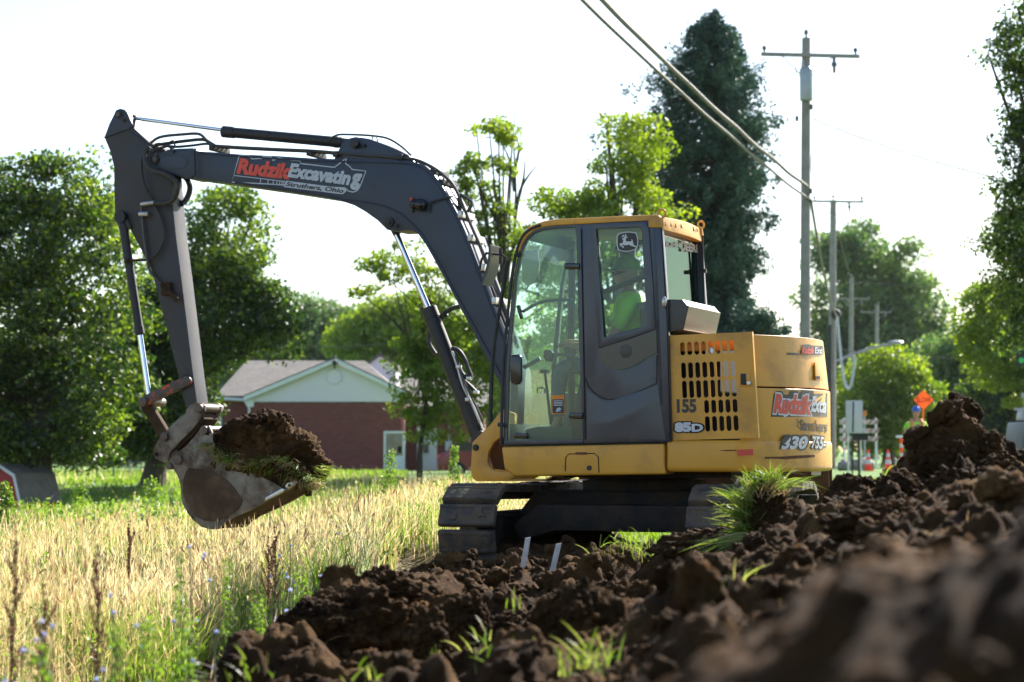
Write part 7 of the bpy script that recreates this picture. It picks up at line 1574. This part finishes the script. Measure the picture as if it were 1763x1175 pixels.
m = MB(); c = W(1385.5, 150, 60) + Vector((0, -.32, 0)); m.tube([c - Vector((0, 0, .45)), c + Vector((0, 0, .45))], .19, 20); m.tube([c + Vector((.0, 0, .45)), c + Vector((0, 0, .53))], [.2, .12], 20); m.tube([c + Vector((-.1, 0, .5)), c + Vector((-.1, 0, .72))], [.05, .035], 8); m.build('transformer', MT['galv'], U1, bevel=.01)
for x, y in ((1372, 200), (1397, 180), (1396, 325), (1390, 335)): m = MB(); m.tube([W(x, y, 59.8), W(x, y + 9, 59.8)], .05, 8); m.build('cable_clamp', MT['insul'], U1)
m = MB(); m.tube(smooth_path([W(x, y, 59.8) for x, y in ((1377, 112), (1370, 120), (1373, 128), (1379, 133))], 4), .012, 5); m.tube(smooth_path([W(x, y, 59.8) for x, y in ((1398, 215), (1402, 245), (1396, 275), (1399, 318))], 4), .012, 5); m.build('drop_wire', MT['insul'], U1)
U2 = upole(98, 1434.5, 345, 348, (1.0, 1.45), 'second utility pole with a street light, beside the tail of the machine', 0.17)
m = MB(); m.tube([W(1429, 560, 97.7), W(1428, 800, 97.7)], .07, 8); m.sphere(W(1439, 542, 97.5), .26, 10); m.build('riser_pipe', MT['black'], U2)
sl = thing('street_light', W(1440, 610, 97.4), 'curved arm street light reaching right from the second utility pole', 'street light')
m = MB(); m.tube(smooth_path([W(x, y, 97.4) for x, y in ((1440, 622), (1470, 610), (1500, 600), (1540, 591))], 5), .06, 8); m.build('lamp_arm', MT['galv'], sl)
m = MB(); m.sphere(W(1542, 590, 97.4), .2, 12, (1.9, 1, .5)); m.build('lamp_head', MT['galv'], sl)
upole(150, 1466, 478, 515, (1.2, 1.3), 'third utility pole with white insulators before the hazy tree', .17)
upole(185, 1510, 525, 538, (1.6, 1.3), 'fourth and farthest utility pole in front of the hazy tree', .18)
def cable(name, a, b_, sag, r, lab, mat='cable', n=16, cat='cable', grp=None, wob=0):
    a, b_ = Vector(a), Vector(b_); pts = []
    for i in range(n + 1):
        f = i / n; pts.append(a.lerp(b_, f) - Vector((0, 0, sag * 4 * f * (1 - f))) + Vector((math.sin(i * 2.1) * wob, 0, math.cos(i * 1.7) * wob)))
    m = MB(); m.tube(smooth_path(pts, 3) if wob else pts, r, 6); o = m.build(name, MT[mat], origin=b_); tag(o, lab, cat, grp); return o
pA, pB = W(1390, 342, 59.8), W(1390, 322, 59.8)
def thru(p, px, py, d, ext):
    q = W(px, py, d); return p + (q - p) * ext
cable('overhead_cable', pA, thru(pA, 1000, -42, 36, 1.75), 0.42, 0.036, 'lower of the two thick overhead cables running to the top left', n=26, wob=0.008, grp='thick overhead cables')
cable('overhead_cable', pB, thru(pB, 1036, -40, 36, 1.75), 0.42, 0.046, 'upper and thicker of the two overhead cables, with a wire wound on it', n=26, wob=0.012, grp='thick overhead cables')
cable('thin_wire', W(1400, 205, 60), W(1722, 308, 52), 0.12, 0.02, 'thin wire from the tallest pole to the right edge tree', cat='wire', grp='thin wires')
cable('thin_wire', W(1481, 88, 60), W(1486, 345, 97.8), 0.3, 0.010, 'thin near vertical wire joining the right arm tips of the first two poles', cat='wire', grp='thin wires')
cable('thin_wire', W(1388, 58, 60), W(1330, -160, 38), 0.05, 0.008, 'thin wire rising left from the tallest pole top', cat='wire', grp='thin wires')
cable('thin_wire', W(1480, 84, 60), W(1440, -120, 36), 0.05, 0.008, 'thin wire rising from the right arm tip of the tallest pole', cat='wire', grp='thin wires')
cable('thin_wire', W(1490, 350, 98), W(1700, 408, 90), 0.25, 0.025, 'thin wire from the second pole to the right', cat='wire', grp='thin wires')
cable('thin_wire', W(1434, 350, 98), W(1466, 480, 150), 0.4, 0.02, 'thin wire joining the second and third poles', cat='wire', grp='thin wires')
cable('thin_wire', W(1466, 483, 150), W(1700, 489, 140), 0.3, 0.02, 'thin level wire right of the third pole', cat='wire', grp='thin wires')
cable('thin_wire', W(1440, 601, 98), W(1763, 610, 92), 0.3, 0.016, 'low thin wire passing behind the street light', cat='wire', grp='thin wires')
cable('thin_wire', W(500, 592, 120), W(722, 582, 110), 0.3, 0.018, 'thin wire above the brick house roof', cat='wire', grp='thin wires')
cable('guy_wire', W(1396, 345, 59.8), W(1441, 545, 97.5), 0.6, 0.045, 'slack dark cable sloping from the tallest pole to the second pole', cat='cable', grp='slack cables between poles')
m = MB(); m.tube(smooth_path([W(x, y, 97) for x, y in ((1441, 545), (1446, 600), (1452, 650), (1458, 668), (1463, 668), (1468, 650), (1472, 615))], 5), .06, 8); o = m.build('hanging_cable', MT['lgrey'], origin=W(1441, 545, 97)); tag(o, 'pale cable loop hanging below the street light arm', 'cable')
# ================================================================== roadside things
MT['cone'] = leafmat('cone_orange', (0.88, 0.11, 0.03), (0.82, 0.10, 0.03), None, 0.45, 5, 0.05, False, 1.0); MT['refl'] = surf('white_band', (0.72, 0.68, 0.70), (0.66, 0.62, 0.64), 5, 0.4)
def traffic_cone(px, d, lab, pybase=None):
    b0 = ground_pt(px, d); 
    r = thing('traffic_cone', b0, lab, 'traffic cone', 'orange cones by the road'); z = Vector((0, 0, 1)); H = .86
    m = MB(); m.box(b0 + z * .02, (.40, .40, .04)); m.build('base', MT['cone'], r, bevel=.01)
    m = MB(); m.tube([b0 + z * .04, b0 + z * H], [.155, .03], 20); m.build('body', MT['cone'], r)
    for a, c in ((.28, .46), (.56, .72)):
        f = lambda h: .155 + (.03 - .155) * (h - .04) / (H - .04) + .004
        m = MB(); m.tube([b0 + z * a, b0 + z * c], [f(a), f(c)], 20, cap=False); m.build('reflective_band', MT['refl'], r)
    return r
traffic_cone(1494, 84, 'left of the two orange cones on the verge by the mailbox')
traffic_cone(1528, 84, 'right of the two orange cones on the verge, nearer the road')
traffic_cone(1734, 90, 'lone orange cone past the soil peak at the right, beside the grey truck')
# delineator post
b0 = ground_pt(1551, 80); r = thing('delineator_post', b0, 'slim orange and white delineator post with a pale cap by the road', 'post'); z = Vector((0, 0, 1))
m = MB(); m.tube([b0, b0 + z * 1.3], .06, 10); m.tube([b0, b0 + z * .05], .18, 12); m.build('post', MT['cone'], r)
for a in (.25, .6, .95): m = MB(); m.tube([b0 + z * a, b0 + z * (a + .14)], .065, 10, cap=False); m.build('reflective_band', MT['refl'], r)
m = MB(); m.box(b0 + z * 1.36, (.40, .12, .09)); m.build('cap', MT['trim'], r, bevel=.01)
# flagger with the slow paddle
FD = 50; f0 = ground_pt(1577, FD) + Vector((0, 0, 0.08))
FL = thing('person', f0, 'road worker in an orange vest and blue helmet holding up the slow sign', 'person')
def FP(dx, dz, dy=0): return f0 + Vector((dx, dy, dz))
J = [(FP(0, .95), .13), (FP(0, 1.15), .13), (FP(0, 1.38), (.16, .11)), (FP(0, 1.50), .06), (FP(0, 1.60), .055)]; E = [(0, 1), (1, 2), (2, 3), (3, 4)]
w1 = limb(J, E, 2, [(FP(.19, 1.42), .06), (FP(.27, 1.22, .12), .047), (FP(.20, 1.40, .30), .036)]); hand_chains(J, E, w1, FP(.20, 1.40, .30), Vector((-.1, .4, .9)), Vector((1, 0, 0)), Vector((0, -1, 0)))
w2 = limb(J, E, 2, [(FP(-.19, 1.42), .06), (FP(-.27, 1.15), .047), (FP(-.24, .92, .06), .036)]); hand_chains(J, E, w2, FP(-.24, .92, .06), Vector((0, .1, -1)), Vector((0, 1, 0)), Vector((1, 0, 0)))
for s in (-1, 1): limb(J, E, 0, [(FP(.10 * s, .85), .10), (FP(.12 * s, .48), .065), (FP(.12 * s, .08), .045), (FP(.12 * s, .03, .14), .04)])
bd = skin_body('body', J, E, MT['skin'], FL, 2); join_mesh(bd, head_geo(FP(0, 1.67), Vector((-.2, 1, 0))))
J2 = [(FP(0, .93), .15), (FP(0, 1.15), .15), (FP(0, 1.37), (.19, .135)), (FP(0, 1.47), .09)]; E2 = [(0, 1), (1, 2), (2, 3)]
for s in (-1, 1): limb(J2, E2, 2, [(FP(.20 * s, 1.41), .08), (FP(.26 * s, 1.26, .05), .07)])
skin_body('shirt', J2, E2, MT['hivis'], FL, 2)
MT['vest'] = surf('orange_vest', (0.80, 0.30, 0.14), (0.7, 0.25, 0.12), 5, 0.8)
for s in (-1, 1): m = MB(); m.tube([FP(.12 * s, 1.0, -.165), FP(.12 * s, 1.25, -.165), FP(.13 * s, 1.44, -.14), FP(.11 * s, 1.51, 0)], .045, 8); m.build('vest', MT['vest'], FL)
J3 = [(FP(0, .93), .14)]; E3 = []
for s in (-1, 1): limb(J3, E3, 0, [(FP(.10 * s, .82), .115), (FP(.12 * s, .48), .085), (FP(.12 * s, .10), .07)])
skin_body('trousers', J3, E3, MT['denim'], FL, 2)
MT['helmet'] = surf('blue_helmet', (0.03, 0.12, 0.55), (0.03, 0.11, 0.5), 3, 0.3); cap(FP(0, 1.70), (-.2, 1, 0), MT['helmet'], MT['helmet'], FL, brim=0.05, sc=1.15, name='helmet')
pc = W(1590, 689, FD + .3); SG = thing('slow_paddle', FP(.22, 0.5, .32), 'orange diamond paddle sign reading SLOW held above the soil peak', 'sign')
MT['signorange'] = leafmat('sign_orange', (0.95, 0.30, 0.03), (0.92, 0.27, 0.03), None, 0.5, 4, 0.05, False, 1.0)
dm = 0.245
m = MB(); m.prism([pc + Vector((a * dm, 0, b_ * dm)) for a, b_ in ((0, 1), (1, 0), (0, -1), (-1, 0))], (0, .003, 0)); m.build('sign_face', MT['signorange'], SG)
m = MB(); k1, k2 = dm * .93, dm * .89; m.ring([pc + Vector((a * k1, -.004, b_ * k1)) for a, b_ in ((0, 1), (1, 0), (0, -1), (-1, 0))], [pc + Vector((a * k2, -.004, b_ * k2)) for a, b_ in ((0, 1), (1, 0), (0, -1), (-1, 0))], (0, .003, 0)); m.build('sign_border', MT['ink'], SG)
V, F = text_geo('SLOW', .02); m = MB(); m.add([pc + Vector(((a - .5) * .34, -.006, (b_ - .5) * .125)) for a, b_ in V], F); flat_build(m, 'sign_lettering', MT['ink'], SG)
m = MB(); m.tube([pc + Vector((0, .02, -.2)), FP(.2, .95, .34)], .016, 8); m.build('sign_handle', MT['signorange'], SG)
# white board sign, mailbox, barricade with lamp
MT['boardwhite'] = surf('board_white', (0.66, 0.60, 0.68), (0.6, 0.55, 0.62), 3, 0.5)
b0 = ground_pt(1470, 78); r = thing('board_sign', b0, 'large pale blank board sign on two posts behind the mailbox', 'sign')
a, b_ = W(1456, 690, 78), W(1485.5, 746, 78); m = MB(); m.wbox(a.x, b_.x, 78, 78.03, b_.z, a.z); m.build('panel', MT['boardwhite'], r, bevel=.005)
for x in (a.x + .08, b_.x - .08): m = MB(); m.tube([(x, 78.06, 0), (x, 78.06, a.z - .1)], .03, 8); m.build('post', MT['trim'], r)
b0 = ground_pt(1466, 70); r = thing('steel_post', b0, 'thin dark steel post standing in front of the pale board sign', 'post'); m = MB(); m.tube([b0 - z * .2, Vector((b0.x + .06, 70, W(0, 692, 70).z))], .03, 6); m.build('post', MT['black'], r)
b0 = ground_pt(1478, 70); r = thing('mailbox', b0, 'black mailbox on a post next to the thin dark post', 'mailbox'); c = W(1482, 753, 70)
m = MB(); sec = [(-.11, -.11), (.11, -.11)] + [(.11 * math.cos(t), .02 + .11 * math.sin(t)) for t in [math.pi * i / 8 for i in range(9)]]; m.prism([c + Vector((-.29, q[0], q[1])) for q in sec], (.52, 0, 0)); m.build('box', MT['black'], r, bevel=.01)
m = MB(); m.wbox(c.x - .3, c.x + .26, 69.86, 70.14, c.z + .135, c.z + .16); m.build('snow_cap', MT['trim'], r); m = MB(); m.tube([(b0.x, 70, -.2), (b0.x, 70, c.z - .1)], .04, 8); m.build('post', MT['black'], r)
BR = thing('road_barricade', ground_pt(1500, 96), 'striped road closure barricade with an amber lamp behind the mailbox', 'barricade'); MT['fadedred'] = surf('faded_red_stripe', (0.42, 0.17, 0.14), (0.5, 0.3, 0.26), 3, 0.6); MT['bar'] = surf('faded_white_board', (0.66, 0.6, 0.56), (0.6, 0.45, 0.4), 3, 0.6)
for y0, y1, x0, x1 in ((723, 731, 1446, 1511), (738, 746, 1446, 1512), (752, 760, 1446, 1512)):
    m = MB(); a, b_ = W(x0, y0, 96), W(x1, y1, 96); m.wbox(a.x, b_.x, 96, 96.04, b_.z, a.z); brd = m.build('board', MT['bar'], BR, bevel=.004)
    for i in range(6): xx = a.x + (b_.x - a.x) * (i + .3) / 6; h_ = a.z - b_.z; m = MB(); m.add([(xx, 95.995, b_.z), (xx + .14, 95.995, b_.z), (xx + .14 + h_ * .8, 95.995, a.z), (xx + h_ * .8, 95.995, a.z)], [(0, 1, 2, 3)]); m.build('stripe', MT['fadedred'], brd)
for x in (1453, 1508): m = MB(); q = W(x, 720, 96.1); m.tube([(q.x, 96.1, 0), (q.x, 96.1, q.z)], .05, 8); m.build('upright', MT['trim'], BR)
m = MB(); q = W(1488.5, 713, 95.8); m.tube([q, q + Vector((0, .08, 0))], .13, 16); m.build('warning_lamp', MT['orange'], BR, bevel=.02); m = MB(); m.tube([q - z * .1, Vector((q.x, q.y, .4))], .03, 6); m.build('lamp_post', MT['trim'], BR)
MT['stone'] = surf('garden_stone', (0.28, 0.25, 0.23), (0.2, 0.17, 0.16), 4, 0.9, bump=.3)
for k, (px, rr2_, lab) in enumerate(((1452, .26, 'dark garden stone left of the mailbox post'), (1474, .30, 'garden stone behind the mailbox post'), (1490, .34, 'pale peaked garden stone right of the mailbox'))):
    b0 = ground_pt(px, 90 + k); V, F = lump_verts(4, 60 + k, .3, .05); o = arr_mesh('garden_stone', V * rr2_ + np.array([b0.x, b0.y, b0.z + .2]), F, MT['stone'], smooth=True, origin=b0); tag(o, lab, 'stone', 'stones by the verge')
# yellow diamond and white plate beyond
def plate(name, px, py, d, half, mat, lab, dia, cat='sign'):
    b0 = ground_pt(px, d); c = W(px, py, d); r = thing(name, b0, lab, cat); m = MB()
    pts = ((0, 1), (1, 0), (0, -1), (-1, 0)) if dia else ((-1, 1.1), (1, .9), (1.05, -1.1), (-.95, -.9)); m.prism([c + Vector((a * half, 0, b_ * half)) for a, b_ in pts], (0, .02, 0)); m.build('plate', MT[mat], r, bevel=.01)
    m = MB(); m.tube([c + Vector((0, .05, 0)), b0 - z * .2], .03, 6); m.build('post', MT['galv'], r); return r, c
MT['signyellow'] = surf('sign_yellow', (0.70, 0.40, 0.03), (0.62, 0.36, 0.03), 4, .5)
r, c = plate('diamond_sign', 1705, 738, 110, .30, 'signyellow', 'yellow diamond road sign right of the soil peak', True)
m = MB(); m.wbox(c.x - .13, c.x + .13, 109.97, 109.98, c.z - .03, c.z + .04); m.build('symbol', MT['ink'], r)
plate('white_sign', 1718.5, 720, 112, .22, 'trim', 'tilted white plate above and right of the yellow diamond sign', False)
# grey truck at the right edge
TD_ = 58; TK = thing('work_truck', W(1790, 830, TD_), 'grey truck cut off by the right edge, its mirror and body above the soil', 'truck'); MT['truck'] = surf('dusty_grey_paint', (0.08, 0.085, 0.095), (0.11, 0.115, 0.12), 3, .45, bump=.1, bscale=9)
x0 = W(1750, 0, TD_).x
m = MB(); m.prism([Vector((x0 + .0, TD_, 0.25)), Vector((x0 + .02, TD_, 1.1)), Vector((x0 + .12, TD_, W(0, 726, TD_).z)), Vector((x0 + 2.0, TD_, W(0, 722, TD_).z)), Vector((x0 + 2.1, TD_, .25))], (0, 2.2, 0)); m.build('body', MT['truck'], TK, bevel=.06, seg=3)
m = MB(); m.prism([Vector((x0 + .25, TD_ + .6, W(0, 724, TD_).z)), Vector((x0 + .36, TD_ + .8, W(0, 704, TD_).z)), Vector((x0 + 1.8, TD_ + .8, W(0, 704, TD_).z)), Vector((x0 + 1.9, TD_ + .6, W(0, 724, TD_).z))], (0, 1.2, 0)); m.build('cab', MT['boxgrey'], TK, bevel=.04)
m = MB(); a = W(1747, 705, TD_); m.box((a.x + .22, TD_ - .05, a.z), (.5, .12, .07)); m.box((a.x + .35, TD_ - .05, W(0, 682, TD_).z), (.35, .14, .14)); m.tube([(a.x + .28, TD_ - .02, a.z), (a.x + .28, TD_ - .02, W(0, 682, TD_).z)], .04, 6); m.build('mirror', MT['galv'], TK, bevel=.02)
for y_ in (TD_ + .1, TD_ + 1.4):
    m = MB(); m.tube([(x0 + .0, y_ + .4, .38), (x0 + .28, y_ + .4, .38)], .38, 20); m.build('wheel', MT['tyre'], TK, bevel=.03)
for s in (.15, 1.75): m = MB(); m.box((x0 + s, TD_ - .02, .75), (.22, .06, .14)); m.build('headlight', MT['refl'], TK, bevel=.02)
# traffic signal like lamp high at the right edge
m = MB(); c = W(1757, 616, 57); r = thing('hanging_lantern', c, 'small dark signal box with a green lens among the leaves at the right edge', 'signal'); m.box(c, (.22, .15, .42)); m.build('box', MT['black'], r, bevel=.03); MT['greenlens'] = surf('green_lens', (.05, .6, .12), (.04, .5, .1), 3, .3)
m = MB(); m.tube([c + Vector((0, -.1, -.08)), c + Vector((0, -.06, -.08))], .075, 14); m.build('lens', MT['greenlens'], r); m = MB(); m.tube([c + z * .2, c + Vector((.9, 0, .6)), c + Vector((4, 0, .9))], .03, 6); m.build('bracket', MT['galv'], r)

# ================================================================== haze: one closed box of pale air
def haze(den):
    m, nt, b = newmat('pale_air'); nt.nodes.remove(b); v = N(nt, 'ShaderNodeVolumePrincipled'); v.inputs['Color'].default_value = (0.93, 0.96, 1, 1); v.inputs['Density'].default_value = den; v.inputs['Anisotropy'].default_value = 0.3
    nt.links.new(v.outputs[0], nt.nodes['Material Output'].inputs['Volume'])
    mb = MB(); mb.wbox(-160, 220, -75, 330, -3, 34); o = mb.build('haze', m, smooth=False); tag(o, 'thin pale summer haze between the machine and the far trees', None, None, 'stuff')
haze(0.00005)
